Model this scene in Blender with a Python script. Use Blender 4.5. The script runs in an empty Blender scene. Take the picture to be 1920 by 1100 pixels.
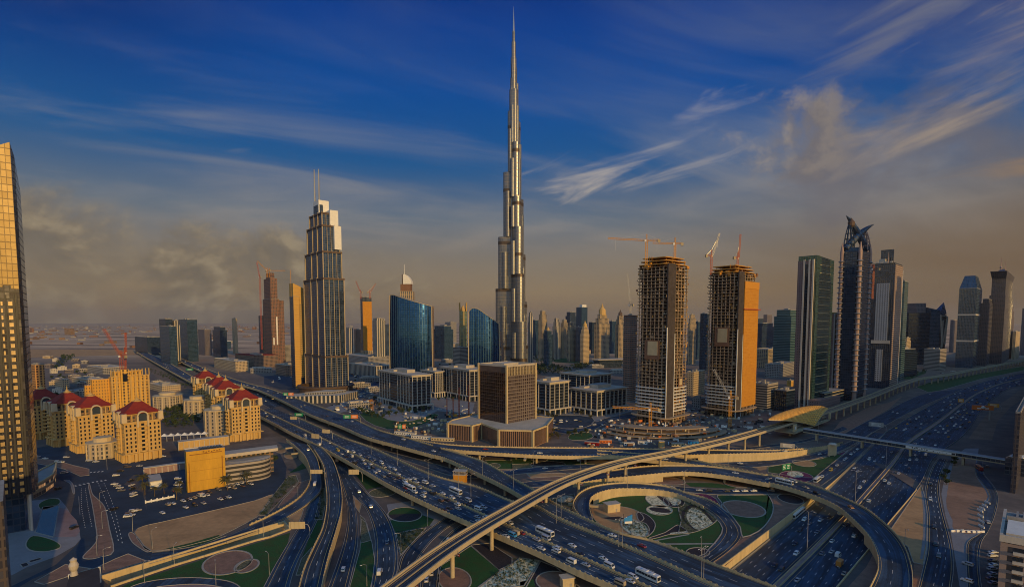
import bpy, math, random
from mathutils import Vector
from mathutils.geometry import delaunay_2d_cdt
R = math.radians
SC = bpy.context.scene
COL = SC.collection
rnd = random.Random(7)

# ---------------------------------------------------------------- camera, sky, sun, exposure
CAM_H, PITCH, FPX, CXP, CYP = 120.0, R(4), 1000.0, 960.0, 673.0
cam_data = bpy.data.cameras.new('camera')
cam_data.sensor_width = 36.0
cam_data.lens = 36.0 * FPX / 1920.0
cam_data.shift_y = (CYP - 550.0) / 1920.0
cam_data.clip_start = 1.0
cam_data.clip_end = 60000.0
cam = bpy.data.objects.new('camera', cam_data)
cam.location = (0, 0, CAM_H)
cam.rotation_euler = (R(90) - PITCH, 0, 0)
COL.objects.link(cam)
SC.camera = cam

SUN_AZ = Vector((0.60, -0.80)).normalized()      # towards the sun: behind the viewer, to the right
SUN_EL = R(12)
SUN_DIR = Vector((SUN_AZ.x * math.cos(SUN_EL), SUN_AZ.y * math.cos(SUN_EL), math.sin(SUN_EL)))
sun_data = bpy.data.lights.new('sun', 'SUN')
sun_data.energy = 2.9
sun_data.angle = R(0.5)
sun_data.color = (1.0, 0.62, 0.19)
sun = bpy.data.objects.new('sun', sun_data)
sun.rotation_euler = (-SUN_DIR).to_track_quat('-Z', 'Y').to_euler()
sun.location = (0, 0, 900)
COL.objects.link(sun)

SC.view_settings.view_transform = 'Standard'
SC.view_settings.look = 'None'
SC.view_settings.exposure = 0.0
SC.view_settings.gamma = 1.0
SC.render.engine = 'CYCLES'
SC.cycles.use_denoising = True
SC.cycles.filter_width = 1.0
SC.cycles.max_bounces = 5
SC.cycles.diffuse_bounces = 2
SC.cycles.glossy_bounces = 3
SC.cycles.volume_bounces = 0
SC.cycles.sample_clamp_indirect = 4.0


class NT:
	"""small helper for wiring nodes"""
	def __init__(self, tree):
		self.t = tree
		tree.nodes.clear()

	def n(self, typ, **kw):
		nd = self.t.nodes.new(typ)
		for k, v in kw.items():
			setattr(nd, k, v)
		return nd

	def put(self, sock, v):
		if v is None:
			return
		if hasattr(v, 'is_linked') or isinstance(v, bpy.types.NodeSocket):
			self.t.links.new(v, sock)
		else:
			if sock.type == 'RGBA' and len(v) == 3:
				v = (*v, 1)
			sock.default_value = v

	def m(self, op, a, b=None, c=None, clamp=False):
		nd = self.n('ShaderNodeMath', operation=op, use_clamp=clamp)
		self.put(nd.inputs[0], a)
		if b is not None:
			self.put(nd.inputs[1], b)
		if c is not None:
			self.put(nd.inputs[2], c)
		return nd.outputs[0]

	def mix(self, f, a, b, mode='MIX'):
		nd = self.n('ShaderNodeMix', data_type='RGBA', blend_type=mode)
		self.put(nd.inputs[0], f)
		self.put(nd.inputs[6], a)
		self.put(nd.inputs[7], b)
		return nd.outputs[2]

	def noise(self, vec, scale, detail=4, rough=0.55, dist=0.0):
		nd = self.n('ShaderNodeTexNoise')
		if vec is not None:
			self.put(nd.inputs['Vector'], vec)
		nd.inputs['Scale'].default_value = scale
		nd.inputs['Detail'].default_value = detail
		nd.inputs['Roughness'].default_value = rough
		nd.inputs['Distortion'].default_value = dist
		return nd.outputs[0]

	def ramp(self, f, stops, interp='LINEAR'):
		nd = self.n('ShaderNodeValToRGB')
		nd.color_ramp.interpolation = interp
		el = nd.color_ramp.elements
		while len(el) < len(stops):
			el.new(0.5)
		for e, (p, c) in zip(el, stops):
			e.position = p
			e.color = (*c, 1) if len(c) == 3 else c
		self.put(nd.inputs[0], f)
		return nd.outputs[0]

	def sm(self, x, lo, hi):
		nd = self.n('ShaderNodeMapRange', interpolation_type='SMOOTHSTEP')
		self.put(nd.inputs[0], x)
		nd.inputs[1].default_value = lo
		nd.inputs[2].default_value = hi
		return nd.outputs[0]

	def xyz(self, v):
		nd = self.n('ShaderNodeSeparateXYZ')
		self.put(nd.inputs[0], v)
		return nd.outputs

	def comb(self, x, y, z):
		nd = self.n('ShaderNodeCombineXYZ')
		self.put(nd.inputs[0], x); self.put(nd.inputs[1], y); self.put(nd.inputs[2], z)
		return nd.outputs[0]


world = bpy.data.worlds.new('World')
SC.world = world
world.use_nodes = True


def build_world():
	N = NT(world.node_tree)
	sky = N.n('ShaderNodeTexSky', sky_type='NISHITA', sun_disc=False)
	sky.sun_elevation = SUN_EL
	sky.sun_rotation = math.atan2(SUN_AZ.x, SUN_AZ.y)
	sky.altitude = 0
	sky.air_density = 1.0
	sky.dust_density = 2.0
	d = N.n('ShaderNodeTexCoord').outputs['Generated']
	x, y, z = N.xyz(d)
	el = N.m('MAXIMUM', z, 0.0)
	az = N.m('ARCTAN2', x, y)
	# clear air, from brownish murk at the horizon to a deep blue overhead
	air = N.ramp(el, [(0.0, (.235, .150, .085)), (.055, (.285, .200, .110)), (.11, (.205, .175, .138)), (.18, (.070, .125, .190)),
					  (.27, (.010, .090, .255)), (.38, (.000, .066, .285)), (.47, (.000, .044, .250)), (.52, (.000, .026, .190)), (1.0, (.000, .02, .15))])
	# the air towards the sun side is warmer and the blue lies to the left
	warm = N.sm(az, 0.1, 1.0)
	air = N.mix(N.m('MULTIPLY', warm, N.sm(el, 0.34, 0.02)), air, (.155, .092, .046))
	deep = N.m('MULTIPLY', N.sm(N.m('ABSOLUTE', az), .30, .80), N.sm(el, .26, .50))  # lens vignette painted into the sky: upper corners darkened on both sides
	air = N.mix(deep, air, (.000, .012, .115))
	# high streaked cirrus: noise on a plane overhead
	den = N.m('ADD', el, 0.10)
	u, v = N.m('DIVIDE', x, den), N.m('DIVIDE', y, den)
	uu = N.m('ADD', N.m('MULTIPLY', u, 0.8), N.m('MULTIPLY', v, 0.25))
	vv = N.m('SUBTRACT', N.m('MULTIPLY', v, 0.8), N.m('MULTIPLY', u, 0.35))
	p1 = N.comb(N.m('MULTIPLY', uu, 0.55), N.m('MULTIPLY', vv, 1.5), 3.1)
	c1 = N.noise(p1, 1.0, 9, .60, .9)
	big = N.noise(N.comb(u, v, 7.7), 0.55, 3, .5)
	right = N.m('ADD', N.m('MULTIPLY', N.sm(az, -0.45, 0.45), 0.13), -0.03)
	s1 = N.m('ADD', N.m('ADD', c1, right), N.m('MULTIPLY', N.m('SUBTRACT', big, .5), .75))
	cir = N.m('MULTIPLY', N.sm(s1, .46, .92), N.m('MULTIPLY', N.sm(el, .05, .16), .95))
	c1col = N.ramp(el, [(0.0, (.24, .18, .13)), (.15, (.28, .25, .22)), (.3, (.24, .25, .28)), (.5, (.05, .09, .22))])
	col = N.mix(N.m('MULTIPLY', cir, .72), air, c1col)
	# pale veil low over the left half
	veil = N.m('MULTIPLY', N.sm(N.m('ADD', N.noise(N.comb(N.m('MULTIPLY', az, 2.0), N.m('MULTIPLY', el, 9.0), 1.3), 1.6, 6, .55, .4), N.m('MULTIPLY', el, -.9)), .28, .60), .6)
	veil = N.m('MULTIPLY', N.m('ADD', veil, N.m('MULTIPLY', N.m('MULTIPLY', N.sm(el, .04, .14), N.sm(el, .30, .16)), .35)), N.sm(el, .32, .14))
	col = N.mix(veil, col, N.ramp(el, [(.02, (.23, .165, .095)), (.11, (.25, .205, .155)), (.19, (.25, .24, .235))]))
	col = N.mix(N.m('MULTIPLY', N.m('MULTIPLY', warm, N.sm(el, .26, .06)), .75), col, (.142, .090, .050))

	def blob(azc, elc, wa, we, tilt=0.0):
		a = N.m('SUBTRACT', az, azc)
		e = N.m('SUBTRACT', N.m('SUBTRACT', el, elc), N.m('MULTIPLY', a, tilt))
		a = N.m('POWER', N.m('DIVIDE', a, wa), 2.0)
		e = N.m('POWER', N.m('DIVIDE', e, we), 2.0)
		return N.m('SUBTRACT', 1.0, N.m('ADD', a, e))
	# cumulus banks and bright wisps at their own bearings
	bp = N.comb(N.m('MULTIPLY', az, 1.0), N.m('MULTIPLY', el, 1.35), 5.0)
	bump = N.n('ShaderNodeVectorMath', operation='ADD')
	N.put(bump.inputs[0], bp)
	bump.inputs[1].default_value = (.018, .022, 0)
	fine = N.noise(bp, 7.0, 13, .60, .25)
	sunny = N.sm(N.m('SUBTRACT', fine, N.noise(bump.outputs[0], 7.0, 13, .60, .25)), -.13, .16)
	streak = N.noise(N.comb(N.m('ADD', N.m('MULTIPLY', az, 2.2), N.m('MULTIPLY', el, -2.5)), N.m('ADD', N.m('MULTIPLY', el, 9.0), N.m('MULTIPLY', az, -1.6)), 2.0), 1.7, 9, .58, 1.0)

	def cloud(b, tex, lo, hi, color, k):
		nonlocal col
		f = N.sm(N.m('ADD', N.m('MULTIPLY', N.m('MAXIMUM', b, -3.0), .42), N.m('MULTIPLY', N.m('SUBTRACT', tex, .5), 2.7)), lo, hi)
		col = N.mix(N.m('MULTIPLY', f, k), col, color)
	shade = N.ramp(sunny, [(.1, (.155, .126, .090)), (.5, (.215, .168, .110)), (.9, (.31, .245, .155))])
	cloud(blob(-.74, .055, .46, .100), fine, -.30, .50, shade, .8)
	cloud(blob(-.50, .062, .20, .085), fine, -.20, .50, shade, .8)
	cloud(blob(-.97, .10, .22, .09), fine, -.1, .5, shade, .7)
	bright = N.ramp(el, [(.1, (.40, .33, .26)), (.35, (.46, .42, .39))])
	cloud(blob(.20, .268, .22, .045, .14), streak, .12, .80, bright, .9)
	cloud(blob(.30, .30, .12, .05, .35), streak, .15, .9, bright, .6)
	cloud(blob(.455, .275, .13, .065, .15), fine, .02, .75, N.ramp(sunny, [(.2, (.20, .175, .165)), (.8, (.38, .31, .235))]), .95)
	cloud(blob(.60, .25, .20, .10, .1), fine, -.05, .65, (.135, .125, .14), .65)
	cloud(blob(.72, .335, .20, .060, .45), streak, .05, .9, (.34, .27, .21), .85)
	cloud(blob(.62, .40, .20, .05, .5), streak, .10, .9, (.15, .16, .22), .85)
	cloud(blob(.78, .20, .20, .03, .0), streak, .2, .9, (.30, .19, .10), .7)
	cloud(blob(-.42, .255, .22, .018, -.30), streak, .25, .9, (.16, .19, .25), .7)
	# the sky texture itself: warm light behind the viewer, a little of it everywhere
	bg = N.n('ShaderNodeBackground')
	# unseen sky behind the viewer, brightened as fill light: blue above, amber along horizon
	rear = N.sm(y, .25, -.45)
	rear_fill = N.ramp(el, [(0.0, (.90, .48, .14)), (.10, (.52, .42, .26)), (.25, (.26, .38, .46)), (.6, (.15, .38, .66)), (1.0, (.11, .34, .66))])
	tot = N.mix(rear, col, rear_fill)
	tot = N.mix(1.0, tot, N.mix(1.0, N.mix(rear, (.0006, .0010, .0016), (.010, .010, .010)), sky.outputs[0], 'MULTIPLY'), 'ADD')
	N.put(bg.inputs[0], tot)
	bg.inputs[1].default_value = 1.0
	out = N.n('ShaderNodeOutputWorld')
	N.t.links.new(bg.outputs[0], out.inputs[0])


build_world()


# ---------------------------------------------------------------- helpers
def ray(px, py):
	u = (px - CXP) / FPX
	v = (CYP - py) / FPX
	return (u, math.cos(PITCH) + v * math.sin(PITCH), -math.sin(PITCH) + v * math.cos(PITCH))


def G(px, py, z=0.0):
	"""where the photograph's sight line through (px, py) meets the level z"""
	r = ray(px, py)
	t = (z - CAM_H) / r[2]
	return Vector((r[0] * t, r[1] * t, z))


def ZAT(py, Y, px=960):
	r = ray(px, py)
	return CAM_H + r[2] * Y / r[1]


TILE = {'0': (0, 0, 1), '1': (0, 825, .25), '2': (480, 825, .25), '3': (960, 825, .25), '4': (1440, 825, .25),
		'5': (0, 550, .25), '6': (480, 550, .25), '7': (960, 550, .25), '8': (1440, 550, .25)}


def Z(s, z=0.0):
	"""survey notes -> points on the ground: a bare digit picks the sheet, 'x,y[,z]' is a point on it"""
	out, t = [], TILE['0']
	for w in s.split():
		if ',' not in w:
			t = TILE[w]
			continue
		a = [float(q) for q in w.split(',')]
		if len(a) > 2:
			z = a[2]
		out.append(G(t[0] + a[0] * t[2], t[1] + a[1] * t[2], z))
	return out


class MB:
	def __init__(self):
		self.v, self.f, self.mi, self.uv = [], [], [], []

	def face(self, pts, mi=0, uv=None):
		b = len(self.v)
		self.v.extend([tuple(p) for p in pts])
		self.f.append(tuple(range(b, b + len(pts))))
		self.mi.append(mi)
		self.uv.extend(uv if uv else [(p[0], p[1]) for p in pts])

	def prism(self, poly, z0, z1, mi=0, mt=None, top=None, cap=True, bottom=False, u0=0.0):
		"""poly counter-clockwise; top = another polygon for a taper"""
		top = top or poly
		n, u = len(poly), u0
		mt = mi if mt is None else mt
		for i in range(n):
			a, b = poly[i], poly[(i + 1) % n]
			c, d = top[(i + 1) % n], top[i]
			L = math.hypot(b[0] - a[0], b[1] - a[1])
			za0 = z0[i] if isinstance(z0, list) else z0
			zb0 = z0[(i + 1) % n] if isinstance(z0, list) else z0
			za1 = z1[i] if isinstance(z1, list) else z1
			zb1 = z1[(i + 1) % n] if isinstance(z1, list) else z1
			self.face([(a[0], a[1], za0), (b[0], b[1], zb0), (c[0], c[1], zb1), (d[0], d[1], za1)], mi,
					  [(u, za0), (u + L, zb0), (u + L, zb1), (u, za1)])
			u += L
		if cap:
			self.face([(p[0], p[1], z1[i] if isinstance(z1, list) else z1) for i, p in enumerate(top)], mt)
		if bottom:
			self.face([(p[0], p[1], z0) for p in reversed(poly)], mt)
		return self

	def box(self, cx, cy, z0, sx, sy, sz, mi=0, rot=0.0, mt=None, bottom=True):
		c, s = math.cos(rot), math.sin(rot)
		q = [(-sx / 2, -sy / 2), (sx / 2, -sy / 2), (sx / 2, sy / 2), (-sx / 2, sy / 2)]
		return self.prism([(cx + a * c - b * s, cy + a * s + b * c) for a, b in q], z0, z0 + sz, mi, mt, bottom=bottom)

	def bar(self, p, q, w, h=None, mi=0):
		"""a square bar from p to q"""
		p, q = Vector(p), Vector(q)
		d = q - p
		L = d.length
		if L < 1e-6:
			return self
		d /= L
		up = Vector((0, 0, 1)) if abs(d.z) < .95 else Vector((1, 0, 0))
		s = d.cross(up).normalized() * (w / 2)
		t = s.cross(d).normalized() * ((h or w) / 2)
		a = [p + s + t, p - s + t, p - s - t, p + s - t]
		b = [x + d * L for x in a]
		for i in range(4):
			j = (i + 1) % 4
			self.face([a[i], b[i], b[j], a[j]], mi, [(0, 0), (0, L), (w, L), (w, 0)])
		self.face(a, mi)
		self.face(b[::-1], mi)
		return self

	def tube(self, pts, rad, n=8, mi=0, cap=True):
		rings = []
		for i, p in enumerate(pts):
			p = Vector(p)
			a = Vector(pts[max(0, i - 1)])
			b = Vector(pts[min(len(pts) - 1, i + 1)])
			d = (b - a).normalized()
			up = Vector((0, 0, 1)) if abs(d.z) < .95 else Vector((1, 0, 0))
			s = d.cross(up).normalized()
			t = s.cross(d)
			r = rad[i] if isinstance(rad, (list, tuple)) else rad
			rings.append([p + s * math.cos(k * 2 * math.pi / n) * r + t * math.sin(k * 2 * math.pi / n) * r for k in range(n)])
		for A, B in zip(rings, rings[1:]):
			for k in range(n):
				j = (k + 1) % n
				self.face([A[k], A[j], B[j], B[k]], mi, [(k, 0), (k + 1, 0), (k + 1, 1), (k, 1)])
		if cap:
			self.face(rings[0][::-1], mi)
			self.face(rings[-1], mi)
		return self

	def lathe(self, prof, cx=0, cy=0, n=24, mi=0, a0=0.0, a1=2 * math.pi):
		m = n if a1 - a0 > 6.28 else n
		for (r0, z0), (r1, z1) in zip(prof, prof[1:]):
			for k in range(m):
				t0 = a0 + (a1 - a0) * k / m
				t1 = a0 + (a1 - a0) * (k + 1) / m
				c0, s0, c1, s1 = math.cos(t0), math.sin(t0), math.cos(t1), math.sin(t1)
				rr = max(r0, r1)
				q = [(cx + r0 * c0, cy + r0 * s0, z0), (cx + r0 * c1, cy + r0 * s1, z0), (cx + r1 * c1, cy + r1 * s1, z1), (cx + r1 * c0, cy + r1 * s0, z1)]
				uv = [(t0 * rr, z0), (t1 * rr, z0), (t1 * rr, z1), (t0 * rr, z1)]
				if r0 < 1e-6:
					q, uv = q[1:], uv[1:]
				elif r1 < 1e-6:
					q, uv = q[:3], uv[:3]
				self.face(q, mi, uv)
		return self

	def mesh(self, name, mats):
		me = bpy.data.meshes.new(name)
		me.from_pydata(self.v, [], self.f)
		mats = mats if isinstance(mats, (list, tuple)) else [mats]
		for m in mats:
			me.materials.append(m)
		me.polygons.foreach_set('material_index', self.mi)
		ul = me.uv_layers.new(name='UVMap')
		ul.data.foreach_set('uv', [c for q in self.uv for c in q])
		me.update()
		return me

	def build(self, name, mats, parent=None, loc=(0, 0, 0), world=False):
		o = bpy.data.objects.new(name, self.mesh(name, mats))
		COL.objects.link(o)
		if parent is not None:
			o.parent = parent
		if world and parent is not None:
			q = parent
			off = Vector(q.location)
			while q.parent:
				q = q.parent
				off += q.location
			o.location = -off
		else:
			o.location = loc
		return o


def tag(o, label=None, cat=None, group=None, kind=None):
	for k, v in (('label', label), ('category', cat), ('group', group), ('kind', kind)):
		if v:
			o[k] = v
	return o


def empty(name, loc, rz=0.0, label=None, cat=None, group=None):
	o = bpy.data.objects.new(name, None)
	o.location = loc
	o.rotation_euler = (0, 0, rz)
	o.empty_display_size = 2
	COL.objects.link(o)
	return tag(o, label, cat, group)


def copy_tree(o, parent=None):
	c = o.copy()
	COL.objects.link(c)
	if parent is not None:
		c.parent = parent
	for ch in o.children:
		copy_tree(ch, c)
	return c


ORD = ['first', 'second', 'third', 'fourth', 'fifth', 'sixth', 'seventh', 'eighth', 'ninth', 'tenth', 'eleventh', 'twelfth', 'thirteenth',
	   'fourteenth', 'fifteenth', 'sixteenth', 'seventeenth', 'eighteenth', 'nineteenth', 'twentieth']


def nth(i):
	if i < 20:
		return ORD[i]
	t = {2: 'twenty', 3: 'thirty', 4: 'forty', 5: 'fifty'}[(i + 1) // 10]
	return t + '-' + ORD[(i + 1) % 10 - 1] if (i + 1) % 10 else {3: 'thirtieth', 4: 'fortieth', 5: 'fiftieth'}[(i + 1) // 10]


# ---------------------------------------------------------------- materials
def material(name, color, rough=.8, metal=0.0, var=.25, scale=.15, bump=0.0, color2=None, spec=.4, streak=False):
	"""plain surface with a mottled colour in object space"""
	m = bpy.data.materials.new(name)
	m.use_nodes = True
	N = NT(m.node_tree)
	b = N.n('ShaderNodeBsdfPrincipled')
	co = N.n('ShaderNodeTexCoord').outputs['Object']
	if streak:
		x, y, z = N.xyz(co)
		co = N.comb(x, y, N.m('MULTIPLY', z, .18))
	f = N.noise(co, scale, 6, .62)
	f2 = N.noise(co, scale * 9, 4, .6)
	f = N.m('ADD', N.m('MULTIPLY', f, .65), N.m('MULTIPLY', f2, .35))
	lo = tuple(c * (1 - var) for c in color)
	hi = color2 or tuple(min(1, c * (1 + var)) for c in color)
	N.put(b.inputs['Base Color'], N.ramp(f, [(.32, lo), (.68, hi)]))
	N.put(b.inputs['Roughness'], N.m('ADD', rough - .08, N.m('MULTIPLY', f2, .16), clamp=True))
	b.inputs['Metallic'].default_value = metal
	b.inputs['Specular IOR Level'].default_value = spec
	if bump:
		bn = N.n('ShaderNodeBump')
		bn.inputs['Strength'].default_value = .6
		bn.inputs['Distance'].default_value = bump
		N.put(bn.inputs['Height'], f2)
		N.t.links.new(bn.outputs[0], b.inputs['Normal'])
	N.t.links.new(b.outputs[0], N.n('ShaderNodeOutputMaterial').inputs[0])
	return m


def facade(name, wall, glass, fw=3.0, fh=3.6, x=(.15, .85), y=(.25, .85), grough=.12, gmetal=.0, wrough=.75, vary=.6, lit=0.0, litcol=(1, .72, .35),
		   litpow=.5, wmetal=0.0, spandrel=None, wob=.02, ribs=None, sheen=.5):
	"""a wall with a grid of glazed bays, measured in metres along the wall and up it"""
	m = bpy.data.materials.new(name)
	m.use_nodes = True
	N = NT(m.node_tree)
	uv = N.n('ShaderNodeUVMap').outputs[0]
	u, v, _ = N.xyz(uv)
	gu, gv = N.m('DIVIDE', u, fw), N.m('DIVIDE', v, fh)
	fu, fv = N.m('FRACT', gu), N.m('FRACT', gv)
	inx = N.m('MULTIPLY', N.m('GREATER_THAN', fu, x[0]), N.m('LESS_THAN', fu, x[1]))
	iny = N.m('MULTIPLY', N.m('GREATER_THAN', fv, y[0]), N.m('LESS_THAN', fv, y[1]))
	win = N.m('MULTIPLY', inx, iny)
	wn = N.n('ShaderNodeTexWhiteNoise', noise_dimensions='3D')
	N.put(wn.inputs['Vector'], N.comb(N.m('FLOOR', gu), N.m('FLOOR', gv), .5))
	rv = wn.outputs[0]
	wn2 = N.n('ShaderNodeTexWhiteNoise', noise_dimensions='3D')
	N.put(wn2.inputs['Vector'], N.comb(N.m('FLOOR', gu), N.m('FLOOR', gv), 9.5))
	co = N.n('ShaderNodeTexCoord').outputs['Object']
	dirt = N.noise(co, .08, 6, .65)
	dirt2 = N.noise(co, .9, 4, .6)
	wcol = N.mix(N.m('MULTIPLY', N.m('ADD', dirt, N.m('MULTIPLY', dirt2, .5)), .75), tuple(c * .72 for c in wall), tuple(min(1, c * 1.18) for c in wall))
	if spandrel:
		wcol = N.mix(inx, wcol, spandrel)
	gcol = N.mix(N.m('MULTIPLY', rv, vary), glass, tuple(min(1, g * 2.6 + .035) for g in glass))
	b = N.n('ShaderNodeBsdfPrincipled')
	N.put(b.inputs['Base Color'], N.mix(win, wcol, gcol))
	N.put(b.inputs['Roughness'], N.m('ADD', N.m('MULTIPLY', win, grough - wrough), N.m('ADD', wrough, N.m('MULTIPLY', rv, .06))))
	N.put(b.inputs['Metallic'], N.m('ADD', N.m('MULTIPLY', win, gmetal - wmetal), wmetal))
	N.put(b.inputs['Specular IOR Level'], N.m('ADD', .35, N.m('MULTIPLY', win, sheen)))
	bn = N.n('ShaderNodeBump')
	bn.inputs['Strength'].default_value = 1.0
	bn.inputs['Distance'].default_value = .22
	wavy = N.noise(co, .12, 2, .5)
	N.put(bn.inputs['Height'], N.m('ADD', N.m('SUBTRACT', 1.0, win), N.m('ADD', N.m('MULTIPLY', rv, wob), N.m('MULTIPLY', wavy, wob * 30))))
	N.t.links.new(bn.outputs[0], b.inputs['Normal'])
	if lit:
		on = N.m('MULTIPLY', win, N.m('LESS_THAN', wn2.outputs[0], lit))
		b.inputs['Emission Color'].default_value = (*litcol, 1)
		N.put(b.inputs['Emission Strength'], N.m('MULTIPLY', on, N.m('MULTIPLY', N.m('ADD', .4, rv), litpow)))
	N.t.links.new(b.outputs[0], N.n('ShaderNodeOutputMaterial').inputs[0])
	return m


def glow(name, color, power):
	m = bpy.data.materials.new(name)
	m.use_nodes = True
	N = NT(m.node_tree)
	e = N.n('ShaderNodeEmission')
	e.inputs[0].default_value = (*color, 1)
	e.inputs[1].default_value = power
	N.t.links.new(e.outputs[0], N.n('ShaderNodeOutputMaterial').inputs[0])
	return m


def speckle(name, a, b, scale, lo=.45, hi=.55, c=None, rough=.9):
	m = bpy.data.materials.new(name)
	m.use_nodes = True
	N = NT(m.node_tree)
	co = N.n('ShaderNodeTexCoord').outputs['Object']
	f = N.noise(co, scale, 6, .7)
	col = N.ramp(f, [(lo, a), (hi, b)])
	if c:
		col = N.mix(N.sm(N.noise(co, scale * .11, 4, .6), .45, .62), col, c)
	bs = N.n('ShaderNodeBsdfPrincipled')
	N.put(bs.inputs['Base Color'], col)
	bs.inputs['Roughness'].default_value = rough
	bn = N.n('ShaderNodeBump')
	bn.inputs['Distance'].default_value = .25
	N.put(bn.inputs['Height'], f)
	N.t.links.new(bn.outputs[0], bs.inputs['Normal'])
	N.t.links.new(bs.outputs[0], N.n('ShaderNodeOutputMaterial').inputs[0])
	return m


def road_material(name, color, rough=.8, var=.3, scale=.05, bump=.02):
	"""tarmac with tyre-polished wheel tracks, oil drips and mended patches running along the road"""
	m = bpy.data.materials.new(name)
	m.use_nodes = True
	N = NT(m.node_tree)
	b = N.n('ShaderNodeBsdfPrincipled')
	u, v, _ = N.xyz(N.n('ShaderNodeUVMap').outputs[0])
	co = N.n('ShaderNodeTexCoord').outputs['Object']
	track = N.noise(N.comb(N.m('MULTIPLY', u, .55), N.m('MULTIPLY', v, .006), 0), 1.0, 5, .7)
	mott = N.noise(co, scale, 7, .65)
	grain = N.noise(co, 1.3, 3, .6)
	vor = N.n('ShaderNodeTexVoronoi', distance='CHEBYCHEV')
	N.put(vor.inputs['Vector'], N.comb(N.m('MULTIPLY', u, .22), N.m('MULTIPLY', v, .035), 0))
	vor.inputs['Scale'].default_value = 1.0
	mend = N.xyz(vor.outputs['Color'])[0]
	f = N.m('ADD', N.m('ADD', N.m('MULTIPLY', track, .45), N.m('MULTIPLY', mott, .35)), N.m('ADD', N.m('MULTIPLY', grain, .1), N.m('MULTIPLY', mend, .10)))
	N.put(b.inputs['Base Color'], N.ramp(f, [(.43, tuple(c * .5 for c in color)), (.5, color), (.58, tuple(c * 1.9 for c in color))]))
	N.put(b.inputs['Roughness'], N.m('ADD', rough - .15, N.m('MULTIPLY', track, .3)))
	N.t.links.new(b.outputs[0], N.n('ShaderNodeOutputMaterial').inputs[0])
	return m


def paint_material():
	"""car paint: takes each vehicle's own colour"""
	m = bpy.data.materials.new('car_paint')
	m.use_nodes = True
	N = NT(m.node_tree)
	b = N.n('ShaderNodeBsdfPrincipled')
	N.put(b.inputs['Base Color'], N.n('ShaderNodeObjectInfo').outputs['Color'])
	b.inputs['Roughness'].default_value = .28
	b.inputs['Metallic'].default_value = .15
	b.inputs['Coat Weight'].default_value = .6
	N.t.links.new(b.outputs[0], N.n('ShaderNodeOutputMaterial').inputs[0])
	return m


M = {}
M['asphalt_lot'] = material('asphalt_lot', (.026, .046, .074), .85, var=.45, scale=.06, bump=.02)
M['asphalt'] = road_material('asphalt', (.022, .047, .084), .82, var=.28, scale=.05, bump=.02)
M['asphalt_worn'] = road_material('asphalt_worn', (.030, .052, .085), .85, var=.35, scale=.03, bump=.02)
M['asphalt_dark'] = road_material('asphalt_dark', (.017, .038, .070), .8, var=.3, scale=.05, bump=.02)
M['concrete'] = material('concrete', (.40, .32, .20), .85, var=.22, scale=.12, bump=.02, streak=True)
M['parapet'] = material('parapet', (.52, .40, .22), .85, var=.22, scale=.25, bump=.02, streak=True)
M['metro'] = material('metro_concrete', (.44, .36, .24), .8, var=.18, scale=.15, bump=.02)
M['trackbed'] = material('trackbed', (.10, .075, .075), .9, var=.3, scale=.4)
M['steel'] = material('steel', (.45, .44, .42), .35, .8, var=.15, scale=.6)
M['galv'] = material('galvanised_steel', (.38, .37, .36), .5, .5, var=.15, scale=.6)
M['white'] = material('white_paint', (.72, .70, .66), .6, var=.1, scale=.3)
M['mark'] = material('road_paint', (.62, .60, .55), .75, var=.25, scale=.3)
M['mark_y'] = material('yellow_road_paint', (.55, .38, .14), .75, var=.25, scale=.3)
M['kerb'] = material('kerb_stone', (.36, .32, .27), .85, var=.2, scale=.3)
M['sand'] = material('sand', (.46, .26, .12), .95, var=.34, scale=.035, bump=.15)
M['sand_red'] = material('red_sand', (.30, .17, .11), .95, var=.4, scale=.03, bump=.15)
M['grass'] = speckle('lawn_grass', (.008, .044, .009), (.022, .120, .020), 1.6, .35, .65, (.030, .065, .012))
M['darkbed'] = speckle('dark_planting', (.012, .010, .016), (.050, .036, .045), 1.2, .4, .7)
M['flowers'] = speckle('white_flower_bed', (.13, .13, .05), (.80, .72, .50), .55, .38, .54)
M['purple'] = speckle('magenta_flower_bed', (.06, .006, .03), (.20, .02, .10), 1.2, .4, .6)
M['shrub'] = speckle('low_shrub_bed', (.045, .050, .022), (.20, .18, .10), .8, .38, .62)
M['paving'] = material('brown_paving', (.26, .145, .10), .85, var=.38, scale=.25)
M['paving_pink'] = material('pink_paving', (.30, .20, .19), .85, var=.2, scale=.2)
M['paving_grey'] = material('grey_paving', (.24, .23, .24), .85, var=.2, scale=.1)
M['dirt'] = material('dirt', (.20, .135, .095), .95, var=.4, scale=.05, bump=.1)
M['water'] = material('water', (.02, .05, .08), .08, var=.2, scale=.1, spec=.6)
M['black'] = material('black_paint', (.02, .02, .025), .5, var=.2)
M['roof_grey'] = material('roof_grey', (.30, .28, .26), .9, var=.25, scale=.08)
M['roof_pale'] = material('roof_pale', (.46, .40, .33), .9, var=.22, scale=.06)
M['roof_red'] = material('red_roof_tiles', (.21, .022, .013), .75, var=.25, scale=.3)
M['stone'] = material('cream_stone', (.54, .35, .13), .85, var=.18, scale=.1, streak=True)
M['glass_dark'] = material('dark_glass', (.015, .022, .035), .1, 0, var=.2, spec=.8)
M['trunk'] = material('bark', (.10, .07, .045), .9, var=.3, scale=2)
M['leaf'] = speckle('leaves', (.014, .026, .009), (.045, .072, .022), 1.2, .35, .65)
M['leaf_dry'] = speckle('dusty_leaves', (.035, .036, .014), (.10, .090, .040), 1.2, .35, .65)
M['paint'] = paint_material()
M['tyre'] = material('tyre_rubber', (.015, .015, .016), .85, var=.2)
M['rim'] = material('alloy', (.4, .4, .4), .3, .9, var=.1)
M['lamp_red'] = material('red_lens', (.25, .01, .008), .3, var=.1)
M['lamp_clear'] = material('clear_lens', (.7, .7, .65), .2, var=.1)
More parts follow.
